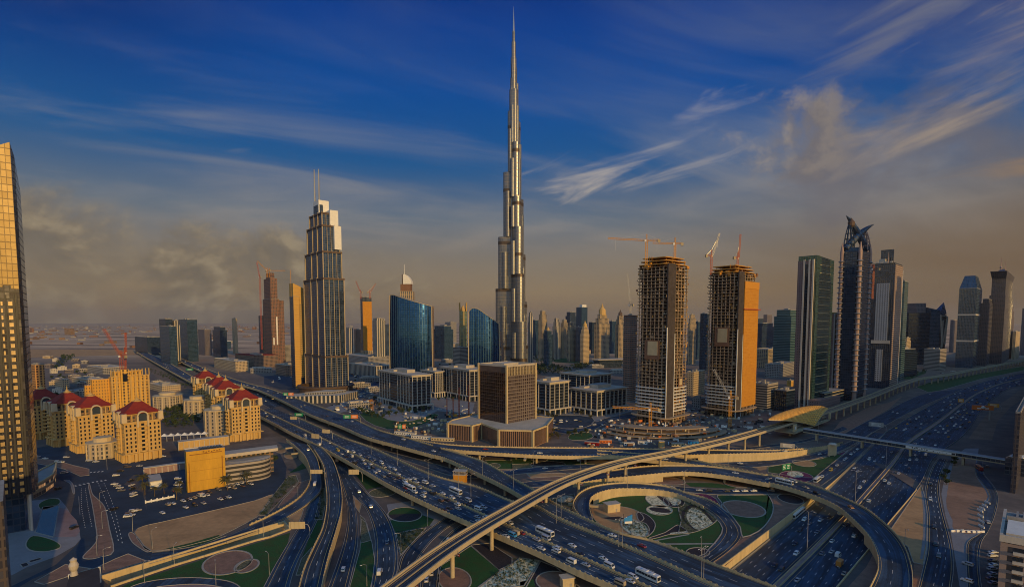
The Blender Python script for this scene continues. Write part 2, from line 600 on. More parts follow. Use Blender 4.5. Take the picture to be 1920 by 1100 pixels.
M['crane_y'] = material('yellow_crane_paint', (.58, .26, .03), .5, var=.2, scale=1)
M['crane_r'] = material('red_crane_paint', (.42, .09, .04), .5, var=.2, scale=1)
M['sign_green'] = material('green_sign', (.01, .22, .09), .5, var=.1)
M['sign_orange'] = material('orange_sign', (.60, .15, .03), .5, var=.1)
M['sign_cream'] = material('sign_back', (.50, .40, .24), .6, var=.15)


# ---------------------------------------------------------------- roads as ribbons
def resample(pts, n, smooth=True):
	P = []
	if smooth and len(pts) > 2:
		for i in range(len(pts) - 1):
			p0 = pts[max(0, i - 1)]; p1 = pts[i]; p2 = pts[i + 1]; p3 = pts[min(len(pts) - 1, i + 2)]
			for k in range(8):
				t = k / 8
				P.append(.5 * ((2 * p1) + (p2 - p0) * t + (2 * p0 - 5 * p1 + 4 * p2 - p3) * t * t + (3 * p1 - p0 - 3 * p2 + p3) * t ** 3))
		P.append(pts[-1])
	else:
		P = list(pts)
	cum = [0.0]
	for a, b in zip(P, P[1:]):
		cum.append(cum[-1] + (b - a).length)
	out, j = [], 0
	for k in range(n):
		s = cum[-1] * k / (n - 1)
		while j < len(P) - 2 and cum[j + 1] < s:
			j += 1
		L = cum[j + 1] - cum[j]
		out.append(P[j].lerp(P[j + 1], (s - cum[j]) / L if L > 1e-9 else 0))
	return out


class Path:
	"""a strip between a left and a right edge"""
	def __init__(self, left, right, step=5.0):
		L0 = sum((b - a).length for a, b in zip(left, left[1:]))
		n = max(8, int(L0 / step))
		self.L, self.Rr = resample(left, n), resample(right, n)
		self.n = n
		self.c = [(a + b) / 2 for a, b in zip(self.L, self.Rr)]
		self.hw = [(b - a).length / 2 for a, b in zip(self.L, self.Rr)]
		self.nv = [((b - a).normalized()) for a, b in zip(self.L, self.Rr)]
		self.s = [0.0]
		for a, b in zip(self.c, self.c[1:]):
			self.s.append(self.s[-1] + (b - a).length)
		self.len = self.s[-1]

	def pt(self, i, o):
		f, m = o
		return self.c[i] + self.nv[i] * (f * self.hw[i] + m)

	def idx(self, s):
		s = max(0.0, min(self.len - 1e-6, s))
		lo, hi = 0, self.n - 1
		while hi - lo > 1:
			mid = (lo + hi) // 2
			if self.s[mid] <= s:
				lo = mid
			else:
				hi = mid
		return lo, (s - self.s[lo]) / max(1e-9, self.s[lo + 1] - self.s[lo])

	def at(self, s, o=(0, 0)):
		i, t = self.idx(s)
		return self.pt(i, o).lerp(self.pt(i + 1, o), t)

	def dir(self, s):
		i, t = self.idx(s)
		d = self.c[i + 1] - self.c[i]
		return d.normalized()

	def strip(self, mb, a, b, dz=0.0, mi=0, s0=0.0, s1=None):
		s1 = self.len if s1 is None else s1
		ss = [s0] + [q for q in self.s if s0 + .01 < q < s1 - .01] + [s1]
		up = Vector((0, 0, dz))
		for p, q in zip(ss, ss[1:]):
			A, B, C_, D = self.at(p, a) + up, self.at(p, b) + up, self.at(q, b) + up, self.at(q, a) + up
			mb.face([A, B, C_, D], mi, [(0, p), ((B - A).length, p), ((B - A).length, q), (0, q)])

	def side(self, mb, a, z0, z1, mi=0, s0=0.0, s1=None, flip=False, zabs0=None):
		s1 = self.len if s1 is None else s1
		ss = [s0] + [q for q in self.s if s0 + .01 < q < s1 - .01] + [s1]
		for p, q in zip(ss, ss[1:]):
			A, B = self.at(p, a), self.at(q, a)
			la = (zabs0 if zabs0 is not None else A.z + z0)
			lb = (zabs0 if zabs0 is not None else B.z + z0)
			f = [(A.x, A.y, la), (B.x, B.y, lb), (B.x, B.y, B.z + z1), (A.x, A.y, A.z + z1)]
			uv = [(p, la), (q, lb), (q, B.z + z1), (p, A.z + z1)]
			mb.face(f[::-1] if flip else f, mi, uv[::-1] if flip else uv)

	def beam(self, mb, a, b, z0, z1, mi=0, s0=0.0, s1=None):
		"""a long solid of rectangular section between the offsets a and b"""
		self.strip(mb, a, b, z1, mi, s0, s1)
		self.strip(mb, b, a, z0, mi, s0, s1)
		self.side(mb, a, z0, z1, mi, s0, s1, True)
		self.side(mb, b, z0, z1, mi, s0, s1)
		for s in (s0, self.len if s1 is None else s1):
			A, B = self.at(s, a), self.at(s, b)
			mb.face([(A.x, A.y, A.z + z0), (B.x, B.y, B.z + z0), (B.x, B.y, B.z + z1), (A.x, A.y, A.z + z1)], mi)

	def dashes(self, mb, o, on=3.0, gap=9.0, w=.28, dz=.03, mi=0, s0=0.0, s1=None):
		s = s0
		s1 = self.len if s1 is None else s1
		while s + on < s1:
			self.strip(mb, (o[0], o[1] - w / 2), (o[0], o[1] + w / 2), dz, mi, s, s + on)
			s += on + gap

	def line(self, mb, o, w=.25, dz=.03, mi=0, s0=0.0, s1=None):
		self.strip(mb, (o[0], o[1] - w / 2), (o[0], o[1] + w / 2), dz, mi, s0, s1)


PATHS = {}


def lanes(mb, P, fr, edge=1.2, yellow=True, w=.24, s0=0.0, s1=None, lo=-1, hi=1, on=4.0, gap=8.0):
	P.line(mb, (lo, edge), w, .03, 1 if yellow else 0, s0, s1)
	P.line(mb, (hi, -edge), w, .03, 1 if yellow else 0, s0, s1)
	for f in fr:
		P.dashes(mb, (f, 0), on, gap, w, .03, 0, s0, s1)


def ground_road(key, left, right, fr=(0,), z=.02, mat='asphalt', name='road', kerbs=True, edge=.9, step=6.0, kw=.3):
	P = Path(Z(left, z), Z(right, z), step)
	PATHS[key] = P
	mb = MB()
	P.strip(mb, (-1, 0), (1, 0))
	o = tag(mb.build(name, M[mat]), kind='structure')
	mk = MB()
	lanes(mk, P, fr, edge)
	mk.build('road_markings', [M['mark'], M['mark_y']], o)
	if kerbs:
		k = MB()
		P.beam(k, (-1, -kw), (-1, 0), -.1, .14)
		P.beam(k, (1, 0), (1, kw), -.1, .14)
		k.build('kerb', M['kerb'], o)
	return P


def flyover(key, label, left, right, fr=(0,), par=((0, 1), (0, 1)), piers=(), pier_w=.8, thick=1.7, mat='asphalt', wall_below=None, edge=1.0, cat='flyover', ph=1.0, step=5.0, smark=(0, 1)):
	P = Path(Z(left, 8), Z(right, 8), step)
	PATHS[key] = P
	base = P.c[0].copy()
	root = empty('flyover', (base.x, base.y, 0), 0, label, cat, 'road flyovers of the interchange')
	d = MB()
	P.strip(d, (-1, 0), (1, 0), 0, 0)
	P.side(d, (-1, 0), -thick, 0, 1, flip=True)
	P.side(d, (1, 0), -thick, 0, 1)
	P.strip(d, (1, 0), (-1, 0), -thick, 1)
	d.build('deck', [M[mat], M['concrete']], root, world=True)
	mk = MB()
	lanes(mk, P, fr, edge, s0=P.len * smark[0], s1=P.len * smark[1])
	mk.build('lane_marking', [M['mark'], M['mark_y']], root, world=True)['kind'] = 'stuff'
	for sgn, rng in ((-1, par[0]), (1, par[1])):
		if rng is None:
			continue
		k = MB()
		s0, s1 = rng[0] * P.len, rng[1] * P.len
		o, i = (sgn, sgn * .45), (sgn, 0)
		a, b = (o, i) if sgn < 0 else (i, o)
		P.beam(k, a, b, -thick - .25, ph, 0, s0, s1)
		s = s0
		while s < s1:                                   # posts of the railing on top of the wall
			p = P.at(s, (sgn, sgn * .22))
			dd = P.dir(s)
			k.box(p.x, p.y, p.z + ph, .9, .3, .38, 0, math.atan2(dd.y, dd.x))
			s += 3.2
		k.build('parapet', M['parapet'], root, world=True)
	for f in piers:
		s = f * P.len
		p = P.at(s)
		i, _ = P.idx(s)
		dd = P.dir(s)
		a = math.atan2(dd.y, dd.x)
		k = MB()
		w = P.hw[i] * 2 * pier_w
		top = p.z - thick - .02
		k.box(p.x, p.y, top - 1.3, 2.0, w, 1.3, 0, a)
		nn = P.nv[i]
		for q in ((-.3, .3) if w > 11 else (0,)):
			c = p + nn * (w * q)
			k.lathe([(1.0, -.05), (1.0, top - 1.3)], c.x, c.y, 12)
		k.build('pier', M['concrete'], root, world=True)
	if wall_below:
		for sgn, f0, f1 in wall_below:
			k = MB()
			P.side(k, (sgn, sgn * .1), 0, -thick, 0, f0 * P.len, f1 * P.len, sgn < 0, zabs0=-.1)
			k.build('retaining_wall', M['parapet'], root, world=True)
	return P, root


# ---------------------------------------------------------------- the ground with its cuttings
SZ_L = Z('4 0,745,-4.5 330,470,-3 450,368,-1.6 600,218,.02 0 1637,834 1655,815 1672,802 1740,762 1825,722 1915,700 2050,676')
SZ_R = Z('4 590,1085,-5 790,825,-4 900,660,-3 1150,320,.02 1250,130 0 1800,822 1820,800 1840,770 1865,745 1915,722 2050,690')
SZ_L = [SZ_L[0] + (SZ_L[0] - SZ_L[1]).normalized() * 230] + SZ_L
SZ_R = [SZ_R[0] + (SZ_R[0] - SZ_R[1]).normalized() * 210] + SZ_R
SZ_L[0].z = SZ_R[0].z = -5
CUT = Path(SZ_L, SZ_R, 5.0)
UND_U = Z('1 760,1030 1300,870 1920,680 2 100,649 212,618', 0)
UND_L = Z('1 830,1100 1300,941 1920,752 2 100,728 256,668', 0)


def patch(pts, mat, lv, name='paving', kerb=False, rough=None):
	"""a flat sheet on the ground, lv sheets up, with an optional raised stone edge"""
	mb = MB()
	z = .012 * lv + .004
	mb.face([(p.x, p.y, z) for p in pts] if area(pts) > 0 else [(p.x, p.y, z) for p in reversed(pts)])
	o = tag(mb.build(name, M[mat] if isinstance(mat, str) else mat), kind='structure')
	if kerb:
		q = list(pts) + [pts[0], pts[1]]
		k = MB()
		w = kerb if not isinstance(kerb, bool) else .5
		for a, b in zip(q, q[1:-1]):
			k.bar((a.x, a.y, .1), (b.x, b.y, .1), w, .24)
		k.build('kerb', M['kerb'], o)
	return o


def area(p):
	return sum(a.x * b.y - b.x * a.y for a, b in zip(p, p[1:] + p[:1])) / 2


def smooth(pts, n=4):
	"""a closed outline rounded off"""
	out, m = [], len(pts)
	for i in range(m):
		p0, p1, p2, p3 = pts[i - 1], pts[i], pts[(i + 1) % m], pts[(i + 2) % m]
		for k in range(n):
			t = k / n
			out.append(.5 * ((2 * p1) + (p2 - p0) * t + (2 * p0 - 5 * p1 + 4 * p2 - p3) * t * t + (3 * p1 - p0 - 3 * p2 + p3) * t ** 3))
	return out


def oval(tile, cx, cy, rx, ry, rot=0, n=28):
	t = TILE[str(tile)]
	c, s = math.cos(R(rot)), math.sin(R(rot))
	o = []
	for k in range(n):
		a = 2 * math.pi * k / n
		x, y = rx * math.cos(a), ry * math.sin(a)
		o.append(G(t[0] + (cx + x * c - y * s) * t[2], t[1] + (cy + x * s + y * c) * t[2], 0))
	return o


def ground_material():
	m = bpy.data.materials.new('ground')
	m.use_nodes = True
	N = NT(m.node_tree)
	co = N.n('ShaderNodeTexCoord').outputs['Object']
	x, y, z = N.xyz(co)
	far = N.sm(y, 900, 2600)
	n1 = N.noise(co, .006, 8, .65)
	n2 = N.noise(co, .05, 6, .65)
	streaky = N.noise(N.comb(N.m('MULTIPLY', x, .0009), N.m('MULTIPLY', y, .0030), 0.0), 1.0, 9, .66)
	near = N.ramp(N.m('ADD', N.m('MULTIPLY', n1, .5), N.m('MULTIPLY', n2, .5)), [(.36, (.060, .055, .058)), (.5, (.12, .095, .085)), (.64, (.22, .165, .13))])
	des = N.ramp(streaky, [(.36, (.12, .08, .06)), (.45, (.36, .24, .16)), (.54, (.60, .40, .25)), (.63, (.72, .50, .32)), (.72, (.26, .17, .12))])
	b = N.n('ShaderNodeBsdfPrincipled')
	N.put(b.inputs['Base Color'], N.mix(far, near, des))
	b.inputs['Roughness'].default_value = .95
	N.t.links.new(b.outputs[0], N.n('ShaderNodeOutputMaterial').inputs[0])
	return m


def build_ground():
	holes = []
	n = next(i for i, p in enumerate(CUT.c) if p.z > -.15)
	holes.append([CUT.L[i] for i in range(n + 1)] + [CUT.Rr[i] for i in range(n, -1, -1)])
	holes.append(UND_U + UND_L[::-1])
	B = 30000
	vs = [(-B, -3000), (B, -3000), (B, 42000), (-B, 42000)]
	es = [(0, 1), (1, 2), (2, 3), (3, 0)]
	for h in holes:
		b = len(vs)
		vs += [(p.x, p.y) for p in h]
		es += [(b + i, b + (i + 1) % len(h)) for i in range(len(h))]
	r = delaunay_2d_cdt([Vector(v) for v in vs], es, [], 0, 1e-4)

	def inside(p, poly):
		c = False
		for a, b in zip(poly, poly[1:] + poly[:1]):
			if (a.y > p.y) != (b.y > p.y) and p.x < (b.x - a.x) * (p.y - a.y) / (b.y - a.y) + a.x:
				c = not c
		return c
	mb = MB()
	for f in r[2]:
		q = [r[0][i] for i in f]
		c = sum(q, Vector((0, 0))) / len(q)
		if any(inside(c, h) for h in holes):
			continue
		mb.face([(p.x, p.y, 0) for p in q])
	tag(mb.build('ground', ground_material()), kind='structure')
	# the walls of the two cuttings
	for sgn, lab in ((-1, 'sunlit cream retaining wall beside the sunken highway below the loop garden'), (1, 'cream retaining wall between the sunken highway and the sandy triangle')):
		w = MB()
		for i in range(n):
			a, b = (CUT.L if sgn < 0 else CUT.Rr)[i], (CUT.L if sgn < 0 else CUT.Rr)[i + 1]
			nv = CUT.nv[i] * sgn
			for (h0, h1, off) in ((None, .9, 0),):
				f = [(a.x, a.y, a.z - .1), (b.x, b.y, b.z - .1), (b.x, b.y, h1), (a.x, a.y, h1)]
				w.face(f if sgn > 0 else f[::-1], 0, [(CUT.s[i], a.z), (CUT.s[i + 1], b.z), (CUT.s[i + 1], h1), (CUT.s[i], h1)])
				ao, bo = a + nv * .6, b + nv * .6
				w.face([(a.x, a.y, h1), (b.x, b.y, h1), (bo.x, bo.y, h1), (ao.x, ao.y, h1)])
				w.face([(ao.x, ao.y, -.05), (bo.x, bo.y, -.05), (bo.x, bo.y, h1), (ao.x, ao.y, h1)])
		tag(w.build('retaining_wall', M['parapet']), lab, 'retaining wall')
	U, Lw = UND_U, UND_L
	w = MB()
	for line, sg in ((U, 1), (Lw, -1)):
		for a, b in zip(line, line[1:]):
			nn = Vector((-(b - a).y, (b - a).x, 0)).normalized() * (.8 * sg)
			for p, q in ((a, b),):
				w.face([(p.x, p.y, -5), (q.x, q.y, -5), (q.x, q.y, 1), (p.x, p.y, 1)])
				w.face([(p.x, p.y, 1), (q.x, q.y, 1), (q.x + nn.x, q.y + nn.y, 1), (p.x + nn.x, p.y + nn.y, 1)])
				w.face([(p.x + nn.x, p.y + nn.y, -.05), (q.x + nn.x, q.y + nn.y, -.05), (q.x + nn.x, q.y + nn.y, 1), (p.x + nn.x, p.y + nn.y, 1)])
	a, b = U[-1], Lw[-1]
	w.bar((a.x, a.y, -1.0), (b.x, b.y, -1.0), .8, 4.0)
	tag(w.build('underpass_wall', M['parapet']), 'cream walls lining the straight road cutting that enters a tunnel', 'retaining wall')
	f = MB()
	for i in range(len(U) - 1):
		f.face([(Lw[i].x, Lw[i].y, -4.9), (Lw[i + 1].x, Lw[i + 1].y, -4.9), (U[i + 1].x, U[i + 1].y, -4.9), (U[i].x, U[i].y, -4.9)])
	tag(f.build('road', M['asphalt_worn']), kind='structure')


build_ground()


def build_highway():
	P = CUT
	PATHS['szr'] = P
	mb = MB()
	P.strip(mb, (-1, 0), (1, 0), .0)
	o = tag(mb.build('highway', M['asphalt_dark']), kind='structure')
	mk = MB()
	for lo, hi in ((-1, -.075), (.075, 1)):
		P.line(mk, (lo, 1.6), .22, .03, 1)
		P.line(mk, (hi, -1.6), .22, .03, 1)
		for k in range(1, 6):
			P.dashes(mk, (lo + (hi - lo) * (k + .3) / 6.6, 0), 3.0, 9.0, .30)
	mk.build('road_markings', [M['mark'], M['mark_y']], o)
	md = MB()
	P.beam(md, (-.045, 0), (.045, 0), -.1, .25)
	med = md.build('median', M['paving_pink'], o)
	bl = MB()
	for f in (-.05, .05):
		P.beam(bl, (f, -.2), (f, .2), 0, .9)
	bl.build('crash_barrier', M['concrete'], o)
	ed = MB()
	P.beam(ed, (-1, .8), (-1, 1.1), 0, .8)
	P.beam(ed, (1, -1.1), (1, -.8), 0, .8)
	ed.build('crash_barrier', M['galv'], o)


build_highway()

# ---------------------------------------------------------------- street-level sheets: sand, lawns, beds, streets
# left: the avenue and its islands
patch(Z('1 250,60 620,0 830,150 1400,120 1380,170 1000,260 930,330 1070,390 1090,480 1100,520 1240,560 1500,510 1920,410 1920,450 1200,612 1040,650 985,690 1000,740 1060,800 1130,838 1500,790 1640,728 1640,775 1300,868 1080,935 900,900 700,960 490,935 240,1040 60,1150 -100,1150 90,1090 420,930 600,760 560,640 530,560 560,420 545,330 430,290 250,215'), 'asphalt_lot', 1, 'road')
patch(smooth(Z('1 672,330 692,400 720,430 785,500 820,660 852,830 760,872 690,888 625,882 640,850 700,790 728,735 715,620 690,470 664,350'), 3), 'paving', 3, 'traffic_island', .5)
patch(Z('1 255,135 420,150 560,190 668,215 668,262 600,268 480,215 260,170'), 'paving', 3, 'traffic_island', .4)
patch(smooth(Z('1 480,300 520,300 552,340 560,400 545,390 530,330 500,310'), 2), 'paving_grey', 3, 'traffic_island', .4)
patch(Z('1 490,930 700,965 860,890 960,850 1100,905 900,965 760,1020 750,950 640,975 330,1080 260,1060'), 'paving', 3, 'pavement', .4)
patch(smooth(Z('1 965,705 990,690 1040,735 1080,790 1130,825 1100,835 1040,800 990,760'), 3), 'paving', 3, 'pavement', .4)
patch(Z('1 250,450 440,430 500,500 540,570 590,640 605,740 560,790 420,870 200,950 90,1010 0,1000 0,700 60,500'), 'paving_grey', 2, 'plaza')
patch(Z('1 440,500 500,520 575,600 600,680 570,720 400,725'), 'paving_pink', 4, 'plaza')
patch(Z('1 320,500 445,485 402,725 262,690'), 'water', 5, 'pool', .5)
patch(smooth(Z('1 290,480 360,440 440,440 440,480 320,520'), 3), 'grass', 5, 'lawn', .4)
patch(smooth(Z('1 195,770 250,715 380,740 450,780 440,810 330,835 220,820'), 3), 'grass', 5, 'lawn', .5)
for q in ('1 150,930 200,915 220,935 170,952', '1 210,905 300,880 320,890 230,915'):
	patch(Z(q), 'darkbed', 5, 'planting_bed', .3)
# the car park and the big sandy lot
patch(Z('1 1040,210 1380,170 1920,60 2 60,130 180,100 230,200 220,300 130,405 0,440 1 1920,450 1500,510 1240,560 1100,520 1090,400'), 'asphalt_lot', 2, 'car_park')
patch(smooth(Z('1 1010,690 1070,645 1200,615 1500,548 1920,450 2 128,405 40,540 1 1880,600 1640,722 1500,765 1300,812 1120,830 1060,780'), 2), 'sand', 3, 'sand', .3)
patch(Z('1 1240,812 1440,765 1640,708 1660,726 1500,782 1300,818'), 'grass', 4, 'lawn')
patch(Z('2 20,560 130,410 240,270 300,260 320,310 80,560'), 'shrub', 4, 'planting_bed', .3)
patch(Z('2 320,320 400,290 405,350 330,420 210,500 165,500 200,450'), 'paving', 5, 'pavement', .3)
patch(Z('2 80,560 200,440 330,320 300,310 150,430'), 'dirt', 5, 'path')
patch(Z('2 240,250 380,150 400,200 330,225'), 'grass', 4, 'lawn')
patch(oval(2, 185, 75, 42, 20), 'sand', 5, 'paving', .4)
patch(oval(2, 260, 115, 50, 24), 'sand', 5, 'paving', .4)
# lawn by the underpass with its two paved ovals
patch(Z('1 1920,770 1500,898 1000,1058 900,1100 1000,1300 1920,1300 2 70,1080 230,800 256,690'), 'grass', 1, 'lawn')
patch(smooth(Z('1 960,1110 1100,1060 1300,1033 1500,1030 1700,1052 1800,1100 1850,1200 900,1200'), 3), 'asphalt', 3, 'road', .4)
patch(smooth(Z('1 1150,1110 1300,1085 1480,1078 1640,1095 1700,1130 1300,1180'), 3), 'paving_pink', 4, 'traffic_island', .4)
patch(oval(1, 1705, 917, 190, 84, -12), 'paving', 3, 'paving', .9)
patch(oval(1, 1850, 942, 95, 44, -18), 'paving', 4, 'paving', .9)
patch(oval(1, 1825, 935, 66, 22, -32), 'shrub', 5, 'planting_bed', .6)
# gores and strips between the ramps
patch(Z('2 210,600 360,510 345,560 310,640 260,660'), 'sand', 3, 'sand', .3)
patch(Z('2 490,360 515,360 520,480 500,590 440,595 470,470'), 'shrub', 3, 'planting_bed', .3)
patch(Z('2 440,600 500,595 480,690 430,790 360,860 340,890 400,730'), 'grass', 3, 'lawn')
patch(Z('2 340,890 420,800 380,930 330,1010 300,1010'), 'shrub', 4, 'planting_bed', .3)
patch(Z('2 790,590 830,620 870,770 890,900 865,1110 700,1110 780,820'), 'grass', 3, 'lawn', .3)
patch(Z('2 780,560 815,590 862,750 785,770'), 'shrub', 4, 'planting_bed', .3)
patch(Z('2 725,410 790,475 775,540 745,500'), 'sand', 4, 'traffic_island', .3)
patch(Z('2 690,170 830,210 1000,330 830,370 780,300'), 'grass', 1, 'lawn')
patch(oval(2, 950, 390, 105, 34, -6), 'shrub', 3, 'planting_bed', .5)
patch(Z('2 980,480 1250,440 1400,520 1480,580 1330,640 1010,600'), 'paving_grey', 1, 'pavement')
patch(Z('2 1000,600 1250,560 1335,590 1300,640 1050,690'), 'grass', 2, 'lawn')
patch(oval(2, 1116, 556, 128, 54, 0), 'darkbed', 3, 'planting_bed', .7)
patch([p for p in oval(2, 1116, 556, 120, 50, 0, 40)][20:41], 'grass', 4, 'lawn')
patch(Z('2 1050,695 1275,655 1180,760 1085,860'), 'shrub', 3, 'planting_bed', .5)
patch(Z('2 1370,950 1610,790 1830,975 1680,1100 1640,1200 1370,1200'), 'grass', 2, 'lawn', .5)
patch(oval(2, 1490, 1045, 125, 90, 10), 'paving', 4, 'paving', .6)
patch(Z('2 1610,785 1750,770 1920,880 1920,925 1825,970'), 'darkbed', 3, 'planting_bed', .4)
patch(Z('2 1820,985 1920,930 3 60,880 210,900 90,1090 2 1700,1120 1640,1120'), 'flowers', 4, 'flower_bed', .5)
patch(Z('3 215,905 330,950 520,1110 100,1110'), 'darkbed', 3, 'planting_bed', .5)
patch(oval(3, 330, 1060, 150, 78, 5), 'paving', 5, 'paving', .6)
patch(Z('3 60,1060 160,1040 180,1110 60,1110'), 'grass', 4, 'lawn')
# between the viaducts: beds seen under and behind the decks
patch(Z('2 900,60 1440,130 1480,160 1340,150 1100,120 920,80'), 'darkbed', 1, 'planting_bed')
patch(Z('2 1720,150 1920,150 1920,215 1760,215'), 'grass', 2, 'lawn', .3)
patch(oval(2, 1790, 190, 42, 18), 'shrub', 4, 'planting_bed', .4)
patch(Z('3 0,125 400,140 640,180 300,190 0,180'), 'grass', 2, 'lawn')
patch(Z('3 0,180 130,175 160,208 0,215'), 'shrub', 3, 'planting_bed', .3)
patch(oval(3, 205, 143, 62, 17), 'darkbed', 3, 'planting_bed', .5)
patch(oval(3, 270, 178, 130, 20), 'darkbed', 3, 'planting_bed', .5)
patch(Z('3 -350,160 0,240 500,255 480,300 0,290'), 'paving', 1, 'pavement')
patch(Z('3 110,250 500,245 480,262 140,282'), 'sand', 4, 'paving', .6)
patch(Z('3 260,440 470,400 450,520 330,470'), 'shrub', 2, 'planting_bed', .4)
patch(oval(3, 400, 440, 62, 24, -8), 'flowers', 3, 'flower_bed', .5)
patch(Z('3 900,290 1250,260 1640,330 1300,340 1000,325'), 'dirt', 1, 'dirt')
patch(oval(3, 1170, 305, 130, 27, 5), 'paving', 3, 'paving', .5)
patch(Z('3 1300,318 1500,320 1700,345 1660,362 1340,346'), 'grass', 3, 'lawn')
patch(oval(3, 1700, 325, 110, 28, 5), 'paving', 4, 'paving', .5)
patch(Z('3 1830,305 1920,340 1920,360 1880,365'), 'grass', 3, 'lawn')
# the garden inside the loop
patch(smooth(Z('3 600,440 690,400 800,385 980,380 1160,400 1290,440 1450,520 1530,585 1580,660 1550,730 1480,810 1400,870 1150,790 1000,740 800,700 640,640 595,560'), 2), 'grass', 2, 'lawn', .6)
patch(smooth(Z('3 596,482 700,483 860,503 950,535 990,585 950,612 870,603 860,640 900,700 820,690 700,650 625,600 595,540'), 2), 'sand', 3, 'sand', .5)
patch(smooth(Z('3 940,540 1015,560 1072,620 1060,680 1010,722 1030,670 1005,625 950,600'), 3), 'darkbed', 4, 'planting_bed', .5)
patch(oval(3, 920, 655, 115, 55, 25), 'flowers', 4, 'flower_bed', .5)
patch(Z('3 660,580 800,570 870,590 800,600'), 'darkbed', 4, 'planting_bed')
patch(oval(3, 1090, 455, 92, 42, 18), 'flowers', 4, 'flower_bed', .5)
patch(smooth(Z('3 1080,408 1150,430 1200,480 1180,490 1110,440'), 2), 'darkbed', 6, 'planting_bed')
patch(oval(3, 1215, 456, 80, 46, 10), 'darkbed', 4, 'planting_bed', .4)
patch(oval(3, 1205, 452, 64, 34, 10), 'flowers', 5, 'flower_bed')
patch(oval(3, 1106, 523, 98, 37, 3), 'flowers', 4, 'flower_bed', .5)
patch(oval(3, 1110, 522, 82, 18, 8), 'darkbed', 5, 'planting_bed')
patch(smooth(Z('3 1240,470 1310,440 1420,490 1520,560 1540,590 1500,630 1420,670 1330,695 1250,690 1270,600'), 2), 'shrub', 3, 'planting_bed', .5)
patch(smooth(Z('3 1275,530 1340,482 1430,510 1510,600 1520,610 1500,610 1420,520 1350,500 1300,540 1300,600 1390,680 1340,650 1280,590'), 2), 'darkbed', 5, 'planting_bed')
patch(smooth(Z('3 1315,540 1350,505 1420,530 1490,600 1500,622 1400,672 1340,630 1310,580'), 2), 'flowers', 5, 'flower_bed')
patch(smooth(Z('3 1225,640 1260,640 1320,692 1180,705 1120,722 1050,738 1030,730 1150,690'), 2), 'darkbed', 4, 'planting_bed', .4)
patch(Z('3 1190,692 1310,680 1320,692 1180,706'), 'flowers', 5, 'flower_bed')
patch(Z('3 1065,748 1330,700 1330,708 1065,756'), 'kerb', 5, 'path')
patch(Z('3 1100,772 1530,770 1530,778 1110,782'), 'kerb', 5, 'path')
patch(oval(3, 1395, 840, 88, 36, 3), 'darkbed', 4, 'planting_bed', .5)
# right of the loop
patch(smooth(Z('3 1540,410 1640,412 1920,408 4 0,405 35,470 36,540 0,610 3 1850,680 1730,725 1712,650 1620,530 1560,450'), 2), 'grass', 2, 'lawn', .6)
patch(oval(3, 1736, 515, 168, 58, 9), 'paving', 4, 'paving', .9)
patch(smooth(Z('3 1350,402 1450,402 1530,440 1566,505 1520,485 1440,440 1390,420'), 2), 'purple', 4, 'flower_bed', .4)
patch(Z('4 0,620 45,520 40,430 100,400 300,440 0,670 3 1600,940 1480,920 1650,800 1730,735 1880,690'), 'paving', 1, 'pavement')
patch(oval(4, 170, 440, 100, 32, 12), 'darkbed', 3, 'planting_bed', .5)
# beyond the outer ramp
patch(Z('4 0,200 200,165 400,137 600,75 345,282 200,270 0,240'), 'grass', 2, 'lawn', .4)
patch(oval(4, 212, 272, 128, 40, 6), 'purple', 3, 'flower_bed', .5)
patch(oval(4, 205, 255, 62, 22, 6), 'flowers', 4, 'flower_bed')
patch(oval(4, 272, 172, 90, 24, 6), 'sand', 4, 'paving', .5)
patch(Z('4 520,105 620,70 640,80 600,110'), 'purple', 4, 'flower_bed')
patch(Z('3 1800,200 1920,180 4 0,195 0,215 3 1860,225'), 'sand', 2, 'sand')
patch(Z('4 905,690 1150,335 1178,430 1195,560 1190,800 1165,930 1090,915 1050,800'), 'sand', 2, 'sand', .4)
patch(Z('4 1095,915 1165,930 1130,1110 1085,1110'), 'paving', 3, 'pavement')
patch(Z('4 1148,380 1172,380 1190,560 1185,760 1160,890 1140,890 1165,700 1165,520'), 'paving_grey', 4, 'path')
patch(Z('4 735,950 800,830 830,960 760,1110 590,1110'), 'paving', 2, 'pavement')
patch(Z('4 1330,260 1385,130 1480,60 1580,60 1560,250 1650,390 1700,560 1560,720 1490,1110 1440,1110 1400,860 1370,690 1330,560 1300,400'), 'paving_grey', 1, 'pavement')
patch(smooth(Z('4 1390,165 1430,135 1560,145 1555,250 1600,330 1650,420 1595,520 1600,690 1400,680 1385,600 1340,500 1345,380'), 2), 'sand_red', 2, 'sand')
patch(Z('8 1500,1090 1620,930 1700,850 1800,790 1920,700 1960,760 1820,850 1720,960 1680,1100'), 'dirt', 2, 'sand')
patch(Z('8 440,1090 540,960 760,850 900,820 1010,770 900,870 700,980 560,1060'), 'paving', 1, 'pavement')
patch(Z('8 1110,700 1230,660 1500,615 1920,545 1920,575 1600,640 1300,725 1200,740'), 'grass', 2, 'lawn', .5)
patch(Z('8 960,560 1400,540 1700,555 1900,530 1500,610 1200,640 1040,660'), 'dirt', 2, 'sand')
patch(Z('8 1010,640 1060,610 1190,575 1180,600 1060,645'), 'grass', 3, 'lawn')

